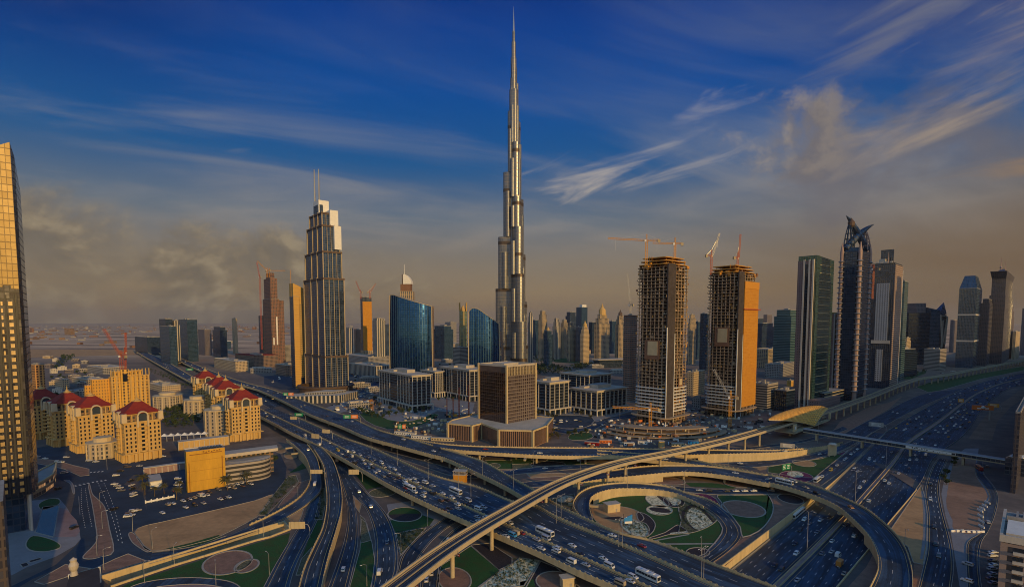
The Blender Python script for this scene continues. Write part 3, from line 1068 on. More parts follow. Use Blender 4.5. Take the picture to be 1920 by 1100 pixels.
patch(Z('6 880,790 1000,760 1380,760 1640,820 1620,900 1360,880 1180,960 1000,965 820,890'), 'paving_grey', 2, 'pavement')
patch(smooth(Z('6 770,880 830,860 990,945 1170,955 1340,900 1360,930 1200,1000 980,1015 820,950'), 2), 'grass', 3, 'lawn', .5)
patch(Z('6 800,800 880,790 920,830 990,890 960,920 840,870'), 'water', 4, 'car_park')
patch(Z('7 190,900 460,870 620,900 900,850 900,880 640,960 480,930 300,960 190,930'), 'paving_grey', 2, 'pavement')
patch(smooth(Z('7 250,940 350,910 600,925 590,985 480,1015 330,1000'), 2), 'asphalt_lot', 3, 'car_park', .9)
patch(smooth(Z('7 420,1075 460,1045 570,1040 610,1070 560,1095 450,1098'), 2), 'grass', 3, 'lawn', .5)
patch(Z('6 60,620 250,600 340,660 330,720 180,720 60,680'), 'asphalt_lot', 2, 'car_park')
patch(Z('6 520,860 660,800 700,830 690,880 600,900'), 'paving_grey', 2, 'car_park')
patch(Z('6 1080,980 1420,960 1430,1060 1300,1075 1080,1040'), 'dirt', 2, 'dirt')
patch(Z('6 680,560 1000,600 1000,640 900,640 700,620'), 'asphalt_lot', 2, 'road')
patch(Z('5 200,420 1000,420 1010,460 200,480'), 'sand', 2, 'sand')
patch(Z('5 1100,560 1180,560 1420,720 1400,760 1230,680'), 'dirt', 3, 'sand')
patch(Z('5 1230,720 1400,740 1330,780 1220,800 1200,740'), 'sand', 2, 'sand')
patch(Z('5 440,480 500,470 450,570 400,575'), 'asphalt_lot', 3, 'road')
patch(Z('5 320,760 700,690 690,720 380,770'), 'paving_grey', 2, 'road')
# ---------------------------------------------------------------- ground-level roads
ground_road('mid', '0 288,656 335,681 400,709 470,745 506,765', '0 297,652 352,676 424,706 500,741 530,760', (-.5, 0, .5), mat='asphalt_dark')
ground_road('F', '1 1700,715 1640,735 1500,785 1300,820 1140,838', '1 1700,760 1640,778 1500,820 1320,866 1120,925', (0,), .06)
ground_road('R1b', '2 412,462 380,540 340,620 262,740 150,930 60,1100 20,1180', '2 490,380 476,540 440,640 400,720 330,860 280,980 245,1100 225,1180', (0,), .08, edge=1.6)
ground_road('R34', '2 540,90 605,210 650,350 690,470', '2 660,160 740,280 800,350 860,420', (-.3, .3), .05)
ground_road('R3', '2 662,410 690,540 675,700 625,880 545,1100 520,1170', '2 735,440 760,600 760,780 725,950 690,1100 675,1170', (0,), .10, edge=1.4)
ground_road('R4', '2 770,430 830,520 870,620 895,740 893,870 882,1000 862,1100 850,1160', '2 820,380 900,460 980,560 1030,670 1055,790 1062,900 1048,1010 1005,1100 985,1160', (-.25, .3), .075, edge=1.2)
ground_road('R5', '2 1420,580 1330,640 1200,740 1100,860 1065,985', '2 1530,600 1440,650 1330,740 1240,850 1190,930', (0,), .06, mat='asphalt_dark')
ground_road('R6', '2 1560,620 1460,690 1360,800 1260,960 1235,1100', '2 1650,640 1560,710 1470,810 1385,940 1370,1110', (0,), .045, mat='asphalt_dark')
ground_road('G1', '2 870,55 1100,112 1300,165 1500,218 1700,236 1920,222 3 300,190 620,178', '2 860,72 1060,132 1280,205 1480,268 1700,285 1920,258 3 300,228 640,203', (0,), .05)
ground_road('K', '3 560,352 800,325 1100,335 1300,350 1500,364 1920,362 4 80,372', '3 560,375 800,350 1100,362 1300,384 1500,405 1920,402 4 100,400', (0,), .05, mat='asphalt_dark')
ground_road('K2', '3 40,318 250,300 470,303 900,300', '3 40,362 260,345 480,335 900,315', (0,), .04)
ground_road('S0', '4 345,283 480,172 620,66 700,6 780,-60', '4 400,338 590,200 765,48 822,0 880,-50', (0,), .07, mat='asphalt_dark')
ground_road('B', '3 1400,128 1700,140 1920,150 4 180,130 340,100 520,45 620,5', '3 1400,160 1600,178 1780,200 4 0,192 200,165 380,132 560,75 680,10', (0,), .06)
ground_road('C', '3 1500,40 1700,55 1920,35 4 250,0 450,-60 560,-105', '3 1500,60 1700,72 1920,52 4 250,18 470,-35 600,-85', (0,), .05)
ground_road('S1', '8 520,1080 700,978 860,898 1020,812 1140,762 1240,738', '8 720,1080 860,1000 990,928 1160,842 1320,775 1500,705', (-.3, .3), .06, mat='asphalt_dark')
ground_road('RR', '4 1280,130 1225,220 1180,380 1198,560 1197,800 1165,960 1130,1100 1110,1180', '4 1345,150 1300,260 1283,370 1305,520 1372,780 1387,960 1372,1100 1360,1180', (-.1, .45), .06, edge=.8, mat='asphalt_dark')
ground_road('RS', '4 1555,170 1560,260 1625,345 1660,430 1610,520 1600,680 1500,760 1490,900 1500,1110', '4 1610,160 1620,250 1690,340 1725,430 1700,560 1650,680 1600,760 1580,900 1600,1110', (), .05, kerbs=True, mat='asphalt_worn')
ground_road('BL', '6 950,620 830,700 700,800 670,860 720,900', '6 990,640 870,730 790,800 770,850 800,900', (0,), .06, name='road')
ground_road('BR', '7 920,900 700,935 560,1000 380,1010 280,980', '7 920,925 740,960 580,1030 400,1050 290,1010', (0,), .06, name='road')

# ---------------------------------------------------------------- flyovers
flyover('D1a', 'wide flyover carriageway jammed with cars, with tall piers, running diagonally under the metro viaduct',
		'0 262,656,8 302,672 366,709 440,744 508,777 560,802 620,830 730,885 855,942 910,967 1015,1013 1100,1050 1185,1088 1300,1140',
		'0 252,657,8 282,675 355,715 430,752 500,787 545,811 587,831 655,867 730,910 805,947 890,985 1000,1032 1085,1072 1160,1104 1270,1157',
		(-.5, 0, .5), par=((0, 1), (0, 1)), piers=(.08, .16, .24, .32, .4, .48, .56, .64, .72, .79, .855, .92, .975), edge=.8)
flyover('D1b', 'middle flyover carriageway with a bus queue, rising between the jammed one and the loop',
		'0 512,763,.6 590,798,4 640,820,7.5 697,840,8 805,889 890,912 955,939 1005,950 1050,975 1122,1005 1200,1037 1310,1087 1400,1127',
		'0 492,768,.6 560,800,4 621,829,7.5 731,884,8 856,941 911,966 1016,1012 1101,1049 1186,1087 1301,1139',
		(-.6, -.2, .2, .6), par=((.12, 1), None), piers=(.45, .55, .65, .75, .85, .93), edge=1.0)
flyover('U', 'far upper flyover sweeping past the twin-masted skyscraper towards the interchange',
		'0 290,654,8 330,668 400,697 455,716 505,729 555,747 620,770 655,782 705,805 755,819 825,840',
		'0 282,655,8 312,667 380,697 425,715 480,730 530,752 580,777 640,800 687,820 745,836 815,855',
		(-.4, .1, .5), piers=(.1, .2, .3, .4, .5, .6, .7, .8, .9, .97), par=((0, .995), (0, 1)))
flyover('D2', 'flyover branch curving down from the upper deck and crossing beneath the metro viaduct',
		'0 826,841,8 855,849 905,866 960,897 1000,919 1035,942 1080,965 1160,1000 1230,1017 1357,1066 1440,1097 1540,1136',
		'0 816,855,8 840,862 900,890 955,917 1010,951 1050,972 1122,1002 1200,1034 1310,1084 1400,1124',
		(-.2, .3), par=((0, 1), (0, 1)), piers=(.06, .15, .25, .35, .46, .72, .95), edge=.9)
flyover('E', 'straight cream flyover crossing behind the metro viaduct below the building site',
		'0 757,820,8 840,834 960,839 1135,841,7.5 1310,844,7 1440,845,6 4 200,72,4.5 400,55,2.5 560,20,.5',
		'0 827,841,8 870,846 960,852 1060,856,7.5 1250,855,7 1330,853,6.5 1440,850,6 4 200,88,4.5 360,66,2.5 540,36,.5',
		(0,), piers=(.12, .24, .34, .44), wall_below=((1, .56, .97),))
flyover('E2', 'slip flyover leaving the straight cream flyover and merging into the outer ramp',
		'3 640,80,7.5 1100,118,6.6 1290,138,6 1500,182 1700,222 1880,262', '3 640,104,7.5 1000,148,6.8 1250,175,6 1450,198 1600,214 1700,227',
		(0,), piers=(.2, .45), edge=.7)
flyover('Q', 'long outer ramp arching over the sunken highway and bending to the foot of the picture',
		'3 440,297,1.5 640,250,3.6 860,215,5.2 1100,195,6 1460,198 1600,215 1920,268 4 0,262,6.5 300,330 660,480 850,610 1000,770,5.5 1070,950,4.5 1080,1100,3.5 1065,1230,3',
		'3 455,335,1.5 660,300,3.6 880,278,5.2 1280,245,6 1600,272 1920,330 4 0,322,6.5 220,380 500,490 700,660 800,800,5.5 832,950,4.5 775,1100,3.5 700,1230,3',
		(.1,), piers=(.27, .36, .46, .56, .655), wall_below=((1, 0, .22), (1, .74, 1.0), (-1, .7, 1.0)), par=((0, 1), (0, 1)), edge=1.6)
flyover('L', 'loop ramp circling the flower garden',
		'3 520,585,8 476,530,7.8 460,480,7.4 500,410,6.8 580,362,6 700,335,5.4 860,323,4.8 1000,330,4 1160,350,3 1300,395,2 1450,440,1 1560,500,.5 1660,590,.25 1715,680,.2 1700,750,.2 1610,840,.2 1450,950,.2',
		'3 700,690,8 635,635,8 596,575,7.6 580,490,7 600,430,6.4 680,390,5.8 800,370,5 980,372,4 1160,390,3 1290,430,2 1450,510,1 1540,580,.5 1590,660,.25 1565,730,.2 1490,810,.2 1330,930,.2',
		(0,), piers=(.16,), wall_below=((1, .26, .62), (-1, .3, .62)), par=((.02, .63), (.1, .63)), edge=1.6, thick=1.2)
flyover('R1', 'curved ramp with a sunlit wall swinging down to the left towards the road cutting',
		'2 380,30,8 450,130,7.6 482,250,6 490,360,3.5 440,425,1.8 350,500,.9 200,590,.4 0,680,.2 1 1700,757,.14',
		'2 230,0,8 300,55,8 370,130,7.6 408,230,6 404,320,3.5 345,415,1.8 240,495,.9 100,572,.4 0,618,.2 1 1700,718,.14',
		(0,), par=((.02, .42), (0, .93)), piers=(.05, .16), wall_below=((1, .2, .7), (-1, .2, .42)), edge=1.0, thick=1.3)
flyover('R2', 'two-lane ramp with cream walls descending between the lawns to the foot of the picture',
		'2 470,40,8 560,130 612,250 640,380,7.4 640,520,6.8 600,680,6 540,880,5.5 490,1100,5 470,1200,4.8',
		'2 400,20,8 500,180 520,300 535,450,7.4 510,640,6.8 440,800,6 372,950,5.5 330,1100,5 315,1200,4.8',
		(0,), par=((.05, 1), (.12, 1)), wall_below=((1, .25, 1), (-1, .25, 1)), piers=(.1,), edge=1.8, thick=1.3)


# ---------------------------------------------------------------- metro viaduct, station and footbridge
def build_metro():
	zz = 16
	c = Z('0 560,1243,16 745,1095,16 855,1015 960,953 1060,900 1160,866 1260,846 1360,824 1450,799,15 1500,784,14.5 1560,767,14 1600,753 1640,739 1680,723 1720,710 1770,703,13.5 1830,691 1920,675 2060,650')
	hw = 4.7
	L, Rr = [], []
	for i, p in enumerate(c):
		d = (c[min(i + 1, len(c) - 1)] - c[max(i - 1, 0)])
		d.z = 0
		d.normalize()
		n = Vector((d.y, -d.x, 0)) * hw
		L.append(p - n)
		Rr.append(p + n)
	P = Path(L, Rr, 5)
	PATHS['metro'] = P
	b = P.c[0]
	root = empty('metro_viaduct', (b.x, b.y, 0), 0, 'long curving metro viaduct on single round columns, crossing above every flyover', 'viaduct')
	k = MB()                                             # trough: floor, two upstands and a tapering box below
	P.strip(k, (-1, 0), (1, 0), -.9, 1)
	for s in (-1, 1):
		P.beam(k, (s, -.35), (s, .35), -1.2, .35, 0)
	P.side(k, (-1, -.35), -1.9, -1.2, 0, flip=True)
	P.side(k, (1, .35), -1.9, -1.2, 0)
	n = P.n
	for i in range(n - 1):
		for s in (-1, 1):
			A, B = P.pt(i, (s, s * .35)), P.pt(i + 1, (s, s * .35))
			C_, D = P.pt(i + 1, (s * .42, 0)), P.pt(i, (s * .42, 0))
			f = [(A.x, A.y, A.z - 1.9), (B.x, B.y, B.z - 1.9), (C_.x, C_.y, C_.z - 3.1), (D.x, D.y, D.z - 3.1)]
			k.face(f if s < 0 else f[::-1], 0)
	P.strip(k, (.42, 0), (-.42, 0), -3.1, 0)
	k.build('girder', [M['metro'], M['trackbed']], root, world=True)
	w = MB()                                             # walkway between the tracks and cable ducts
	P.beam(w, (-.06, 0), (.06, 0), -.85, -.3)
	P.beam(w, (-.84, 0), (-.76, 0), -.85, -.45)
	P.beam(w, (.76, 0), (.84, 0), -.85, -.45)
	w.build('walkway', M['concrete'], root, world=True)
	for f in (-.58, -.26, .26, .58):
		q = MB()
		P.beam(q, (f, -.06), (f, .06), -.9, -.7)
		q.build('rail', M['steel'], root, world=True)
	# columns stand where the photograph shows them, then at a steady pitch
	spots = [G(845, 1086), G(921, 1034), G(1004, 962), G(1079, 929), G(1131, 910), G(1183, 905)]
	ss = []
	for p in spots:
		ss.append(min(range(P.n), key=lambda i: (P.c[i].xy - p.xy).length))
	ss = [P.s[i] for i in ss]
	s = ss[-1] + 38
	while s < P.len - 10:
		ss.append(s)
		s += 31
	ss.append(max(0, ss[0] - 36))
	for s in ss:
		p = P.at(s)
		if 262 < p.x < 385 and 520 < p.y < 640:
			continue
		d = P.dir(s)
		q = MB()
		q.lathe([(1.05, -5.2 if False else -.1), (1.0, p.z - 5.2), (1.15, p.z - 4.6), (2.3, p.z - 3.12)], p.x, p.y, 16)
		col = q.build('column', M['metro'], root, world=True)
	# round warning discs hung on the girder over the carriageways
	return P, root


MP, metro_root = build_metro()


def build_station():
	# gold shell: a long clam tapering at both ends, twisted so that one lip lifts
	c0, c1 = G(1462, 797, 15), G(1552, 768, 14)
	mid = (c0 + c1) / 2
	d = (c1 - c0)
	ang = math.atan2(d.y, d.x)
	Ls = d.length * .40 + 6
	mid = mid - d.normalized() * 6
	W = 19.0
	root = empty('metro_station', (mid.x, mid.y, 0), ang, 'metro station under a gold shell roof pierced with small dark skylights', 'station')
	N_, K_ = 36, 24
	cA, sA = math.cos(-ang), math.sin(-ang)

	def loc(q):
		x, y = q.x - mid.x, q.y - mid.y
		return Vector((x * cA - y * sA, x * sA + y * cA, q.z))
	back = resample([loc(G(*q)) for q in ((1441, 786, 24), (1462, 776, 25), (1487, 768, 25), (1516, 762, 24), (1540, 761, 22.5), (1553, 766, 20))], N_ + 1)
	front = resample([loc(G(*q)) for q in ((1441, 787, 23.6), (1470, 788, 20), (1490, 790, 16), (1508, 793, 12), (1527, 798, 7))], N_ + 1)

	def sh(u, t):
		"""u along -1..1 from the tip; t across, -1 the lifted lip towards the highway, 1 the far eaves"""
		i = max(0.0, min(N_ - 1e-4, (u + 1) / 2 * N_))
		j, f = int(i), i - int(i)
		B, Fr = back[j].lerp(back[j + 1], f), front[j].lerp(front[j + 1], f)
		w = (u + 1) / 2
		if t < 0:
			p = B.lerp(Fr, -t)
			p.z += 3.2 * w * math.sin(math.pi * -t)
			p.x += 5.0 * w ** 6 * math.sin(math.pi * -t)
		else:
			p = B + Vector((0, 17 * t * w ** .6, -13 * t * t * w ** .6))
		return p
	k = MB()
	for i in range(N_):
		for j in range(K_):
			u0, u1 = -1 + 2 * i / N_, -1 + 2 * (i + 1) / N_
			t0, t1 = -1 + 2 * j / K_, -1 + 2 * (j + 1) / K_
			k.face([sh(u0, t0), sh(u1, t0), sh(u1, t1), sh(u0, t1)], 0)
	m = bpy.data.materials.new('gold_cladding')
	m.use_nodes = True
	N = NT(m.node_tree)
	co = N.n('ShaderNodeTexCoord').outputs['Object']
	f = N.noise(co, .25, 5, .6)
	bb = N.n('ShaderNodeBsdfPrincipled')
	N.put(bb.inputs['Base Color'], N.ramp(f, [(.3, (.66, .33, .06)), (.7, (.84, .46, .09))]))
	bb.inputs['Metallic'].default_value = .15
	N.put(bb.inputs['Roughness'], N.m('ADD', .30, N.m('MULTIPLY', f, .2)))
	N.t.links.new(bb.outputs[0], N.n('ShaderNodeOutputMaterial').inputs[0])
	M['gold'] = m
	so = k.build('shell_roof', m, root)
	md = so.modifiers.new('thickness', 'SOLIDIFY')
	md.thickness = -.5
	for p in so.data.polygons:
		p.use_smooth = True
	rr = random.Random(3)
	for i in range(34):                                  # skylights, each let into the shell
		u, t = rr.uniform(-.1, .9), rr.uniform(-.85, -.12)
		p = sh(u, t)
		a = sh(u + .018, t) - sh(u - .018, t)
		b2 = sh(u, t + .03) - sh(u, t - .03)
		nn = a.cross(b2).normalized()
		if nn.z < 0:
			nn = -nn
		a, b2 = a.normalized() * .9, b2.normalized() * .45
		q = MB()
		o = p + nn * .25
		top = [o - a - b2, o + a - b2, o + a + b2, o - a + b2]
		bot = [x - nn * .5 for x in top]
		q.face(top)
		for x in range(4):
			q.face([bot[x], bot[(x + 1) % 4], top[(x + 1) % 4], top[x]])
		q.build('skylight', M['glass_dark'], root)
	lip = MB()
	lip.tube([sh(1, -1 + 2 * i / 20) for i in range(21)], .55, 6)
	for s in (-1, 1):
		lip.tube([sh(-1 + 2 * i / 30, s) for i in range(31)], .55, 6)
	lip.build('roof_edge', M['parapet'], root)
	body = MB()
	pl = [(-Ls * .5, -3), (Ls * .85, -6), (Ls * .85, 10), (-Ls * .5, 10)]
	body.prism(pl, 6.5, [14.5, 9.5, 14, 17], 0, 1, bottom=True)
	M['station_glass'] = facade('station_glazing', (.30, .24, .18), (.02, .03, .04), 2.5, 4.5, (.08, .92), (.08, .92))
	body.build('concourse', [M['station_glass'], M['concrete']], root)
	plat = MB()
	plat.box(0, 0, 5.6, Ls * 1.7, 20, .9)
	plat.build('platform_slab', M['concrete'], root)
	for x in (-.6, -.2, .2, .6):
		q = MB()
		q.lathe([(1.2, -.1), (1.2, 5.6)], x * Ls, 0, 12)
		q.build('column', M['concrete'], root)
	q = MB()
	q.box(-Ls * .80, -9, 8, 9, 1.2, 7)
	e = q.build('entrance_panel', M['parapet'], root)
	q = MB()
	q.box(-Ls * .80, -9.68, 10.2, 4.2, .12, 3.0)
	q.build('sign_panel', M['white'], e)
	q = MB()
	q.box(Ls * .88, -9, 7, 5, 1.2, 7)
	q.build('entrance_panel', M['parapet'], root)
	# footbridge over the highway
	a, b = G(1508, 803, 10), G(1892, 862, 10)
	d = b - a
	L = d.length
	ang = math.atan2(d.y, d.x)
	root = empty('footbridge', (a.x, a.y, 0), ang, 'enclosed footbridge with an arched metal roof spanning the whole highway from the station', 'footbridge')
	q = MB()
	q.box(L / 2, 0, 6.4, L, 5.4, .8)
	q.build('floor', M['concrete'], root)
	M['bridge_glass'] = facade('footbridge_glazing', (.10, .11, .13), (.012, .02, .035), 3, 3.2, (.06, .94), (.15, .9), wrough=.5)
	q = MB()
	q.prism([(0, -2.4), (L, -2.4), (L, 2.4), (0, 2.4)], 7.2, 9.6, 0)
	q.build('glazing', M['bridge_glass'], root)
	q = MB()
	for i in range(8):
		a0, a1 = math.pi * i / 8, math.pi * (i + 1) / 8
		y0, z0, y1, z1 = -2.8 * math.cos(a0), 9.6 + 1.4 * math.sin(a0), -2.8 * math.cos(a1), 9.6 + 1.4 * math.sin(a1)
		q.face([(0, y0, z0), (L, y0, z0), (L, y1, z1), (0, y1, z1)])
	q.face([(0, -2.8, 9.6), (0, 2.8, 9.6), (L, 2.8, 9.6), (L, -2.8, 9.6)])
	q.build('roof', M['galv'], root)
	for f in (.08, .34, .585, .82):
		q = MB()
		q.box(f * L, 0, -.1, 1.6, 3.4, 6.5)
		q.build('pier', M['concrete'], root)
	q = MB()                                             # the advertising strip on the side
	s0, s1 = .565 * L, .79 * L
	q.box((s0 + s1) / 2, -2.62, 7.3, s1 - s0, .18, 2.0)
	ad = q.build('banner', M['white'], root)
	q = MB()
	rr = random.Random(5)
	x = s0 + 5
	while x < s1 - 4:
		if not (s0 + 16 < x < s0 + 20):
			q.box(x, -2.74, 7.9 + rr.uniform(-.1, .1), rr.uniform(.3, 1.0), .05, rr.uniform(.4, .9) * (1.5 if x < s0 + 16 else .5))
		x += rr.uniform(.9, 1.6) if x < s0 + 16 else rr.uniform(1.2, 2)
	q.box(s1 - 1.5, -2.74, 7.5, 2.4, .05, 1.6)
	q.build('banner_lettering', M['black'], ad)
	q = MB()
	q.box(L + 5, 0, -.1, 12, 15, 13, 0)
	q.box(L + 5, 0, 12.9, 10, 12, 1.0, 0)
	st = q.build('stair_tower', M['bridge_glass'], root)
	q = MB()
	q.box(L + 5, 0, 13.9, 8, 13, .6)
	q.build('stair_roof', M['white'], root)


build_station()


# ---------------------------------------------------------------- buildings
def at_px(px, D):
	return (px - CXP) / FPX * D


def corner(pl, pc, pr, D, th):
	"""footprint of a block from the sight lines of its left, near and right edges"""
	c, s = math.cos(R(th)), math.sin(R(th))
	kl, kc, kr = [(p - CXP) / FPX for p in (pl, pc, pr)]
	xc = kc * D
	return xc, D, (kr * D - xc) / (c - kr * s), (xc - kl * D) / (s + kl * c)


def fit(th, pl, m=15):
	return max(th, math.degrees(math.atan((CXP - pl) / FPX)) + m)


def rect(w, d, x=0.0, y=0.0):
	return [(x, y), (x + w, y), (x + w, y + d), (x, y + d)]


def ngon(cx, cy, r, n=16, ry=None):
	return [(cx + r * math.cos(2 * math.pi * i / n), cy + (ry or r) * math.sin(2 * math.pi * i / n)) for i in range(n)]


F = {}
F['cream'] = facade('cream_facade', (.50, .38, .24), (.03, .035, .045), 3.2, 3.6, (.25, .75), (.25, .75))
F['cream_strip'] = facade('cream_striped_facade', (.50, .37, .22), (.03, .04, .055), 5.5, 3.6, (.32, .95), (.12, .9))
F['brown'] = facade('brown_facade', (.26, .17, .12), (.025, .03, .04), 3.4, 3.6, (.2, .8), (.2, .8))
F['blue'] = facade('blue_glass_facade', (.05, .08, .12), (.02, .055, .10), 3.0, 3.8, (.06, .94), (.12, .95), gmetal=.5, wrough=.4)
F['bluedark'] = facade('dark_blue_facade', (.03, .045, .075), (.012, .03, .06), 3.0, 3.8, (.08, .92), (.15, .92), gmetal=.4, wrough=.4)
F['teal'] = facade('teal_glass_facade', (.10, .16, .17), (.02, .07, .085), 40, 4.0, (.0, 1), (.3, .92), gmetal=.5, wrough=.4)
F['grey'] = facade('grey_facade', (.30, .28, .27), (.025, .03, .04), 3.4, 3.6, (.2, .8), (.25, .8))
F['violet'] = facade('violet_grey_facade', (.17, .14, .15), (.03, .035, .05), 3.6, 3.6, (.2, .85), (.25, .85))
F['stripe_v'] = facade('vertical_striped_facade', (.52, .45, .36), (.02, .03, .045), 6.0, 200, (.4, 1.0), (.0, 1.0))
F['carpark'] = facade('open_deck_facade', (.36, .31, .27), (.02, .02, .022), 300, 3.4, (0, 1), (.35, .85), grough=.8, vary=.1)


def block(name, label, fp, D, th, top, fac, roof='roof_grey', cat='tower', z0=0.0, tiers=None, plant=True, taper=None, group=None):
	"""a building on the footprint fp=(left, near corner, right) with optional set-backs"""
	th = fit(th, fp[0])
	x, y, w, d = corner(*fp, D, th)
	H = ZAT(top, y, fp[1]) - z0
	root = empty(name, (x, y, z0), R(th), label, cat, group)
	k = MB()
	tiers = tiers or [(0, 1, 0)]
	for i, (f0, f1, ins) in enumerate(tiers):
		k.prism(rect(w - 2 * ins * w, d - 2 * ins * d, ins * w, ins * d), -1 if f0 == 0 else f0 * H, f1 * H, 0, 1)
	k.build('wall', [F[fac] if isinstance(fac, str) else fac, M[roof]], root)
	ins = tiers[-1][2]
	if plant:
		q = MB()
		rr = random.Random(int(fp[0] * 7 + top))
		for _ in range(3):
			a, b = rr.uniform(.2, .6), rr.uniform(.2, .6)
			q.box(w * (ins + (1 - 2 * ins) * a) + 1, d * (ins + (1 - 2 * ins) * b) + 1, H, w * rr.uniform(.12, .25), d * rr.uniform(.12, .25), rr.uniform(2, 4.5))
		q.build('roof_plant', M['roof_grey'], root)
		q = MB()
		W2, D2, o = w * (1 - 2 * ins), d * (1 - 2 * ins), ins * w
		oy = ins * d
		for a, b, c2, d2 in ((o, oy, W2, .5), (o, oy + D2 - .5, W2, .5), (o, oy, .5, D2), (o + W2 - .5, oy, .5, D2)):
			q.box(a + c2 / 2, b + d2 / 2, H - .02, c2 + .1, d2 + .1, 1.2)
		q.build('roof_parapet', M[roof], root)
	return root, w, d, H


def part(mb, name, mats, root, label=None):
	o = mb.build(name, mats, root)
	if label:
		o['label'] = label
	return o


def window_mesh(name, w, h, frame='stone', glass='glass_dark', arch=False):
	k = MB()
	k.box(0, -.06, 0, w, .12, h, 1)
	t = .14
	for a, b, c, d in ((-w / 2, 0, t, h), (w / 2 - t, 0, t, h), (-w / 2, h - t, w, t), (-w / 2 - .15, -t, w + .3, t)):
		k.box(a + c / 2, -.16, b, c, .2, d, 0)
	return k.mesh(name, [M[frame], M[glass]])


def put(mesh, name, root, loc, rz=0.0):
	o = bpy.data.objects.new(name, mesh)
	COL.objects.link(o)
	o.parent = root
	o.location = loc
	o.rotation_euler = (0, 0, rz)
	return o


# ---- the tallest tower
def build_burj():
	D, cx = 1202.0, at_px(963, 1202)
	root = empty('supertall_tower', (cx, D, 0), 0, 'immensely tall silver tower with stepped rounded wings tapering to a needle spire', 'skyscraper')
	steel = facade('supertall_curtain_wall', (.29, .265, .235), (.11, .13, .17), 2.6, 7.6, (.30, 1.0), (.16, 1.0), grough=.3, gmetal=.7, wrough=.42, wmetal=.55, vary=.25, wob=.008)
	band = material('mechanical_floor_band', (.10, .075, .06), .5, .6, var=.2)

	def fz(z):
		return z if z < 1 else ZAT(603 - (z - 120) / 1.2, D)

	def wing(ang, steps, nm, mech):
		k, m2 = MB(), MB()
		c, s = math.cos(R(ang)), math.sin(R(ang))
		z0 = -1.0
		for (zt, L, r) in steps:
			zt = fz(zt)
			def outline(L, r):
				o = [(0, -r), (L - r, -r)]
				for i in range(1, 8):
					a = -math.pi / 2 + math.pi * i / 8
					o.append((L - r + r * math.cos(a), r * math.sin(a)))
				return o + [(L - r, r), (0, r)]
			P = [(x * c - y * s, x * s + y * c) for x, y in outline(L, r)]
			k.prism(P, z0, zt, 0, 1)
			# shoulder shafts half-way back: a notch gives the bundled-tube look
			for sg in (-1, 1):
				q = [((L * .52 + r * .62 * math.cos(t)) * c - (sg * r * 1.02 + r * .62 * math.sin(t)) * s, (L * .52 + r * .62 * math.cos(t)) * s + (sg * r * 1.02 + r * .62 * math.sin(t)) * c) for t in [2 * math.pi * i / 12 for i in range(12)]]
				k.prism(q, z0, zt - (zt - max(z0, 0)) * .30, 0, 1)
			z0 = zt - .01
		for mz in mech:
			st = next((q for q in steps if q[0] >= mz), None)
			mz = fz(mz)
			if st:
				P = [(x * c - y * s, x * s + y * c) for x, y in outline(st[1] + .25, st[2] + .25)]
				m2.prism(P, mz - 7, mz, 0)
		w = k.build('wing', [steel, M['steel']], root)
		m2.build('louvre_band', band, w)
	wing(176, [(64, 41, 10), (194, 40.5, 10.5), (310, 34.5, 10), (455, 23, 8.5), (592, 13, 7), (666, 7.5, 4.8), (708, 4.2, 3.6)], 'left', (64, 194, 300, 418, 560))
	wing(-62, [(40, 50, 10.5), (120, 46, 10), (225, 38, 9.5), (330, 31, 9), (398, 25, 8.5), (520, 19, 7.5), (640, 11, 6)], 'front', (40, 225, 272, 386, 505))
	wing(56, [(65, 52, 10.5), (166, 48, 10.5), (274, 41, 10), (398, 33, 9), (572, 21.5, 7.5), (691, 9, 5.5)], 'rear', (65, 160, 268, 390, 560))
	k = MB()
	for z0, z1, r in ((-1, 480, 12), (480, 640, 9.5), (640, 712, 6.2), (712, 748, 4.6), (748, 772, 3.0)):
		k.prism(ngon(0, 0, r, 18), fz(z0), fz(z1), 0, 1)
	k.build('core', [steel, M['steel']], root)
	k = MB()
	k.lathe([(r, fz(z)) for r, z in ((2.1, 770), (1.5, 792), (.9, 806), (.45, 818), (.12, 829))], 0, 0, 10)
	k.build('spire', M['steel'], root)
	k = MB()
	for a in (176, -62, 56):
		c, s = math.cos(R(a)), math.sin(R(a))
		k.box(c * 40, s * 40, -1, 60, 42, 17, 0, R(a))
	k.build('podium', F['brown'], root)


build_burj()


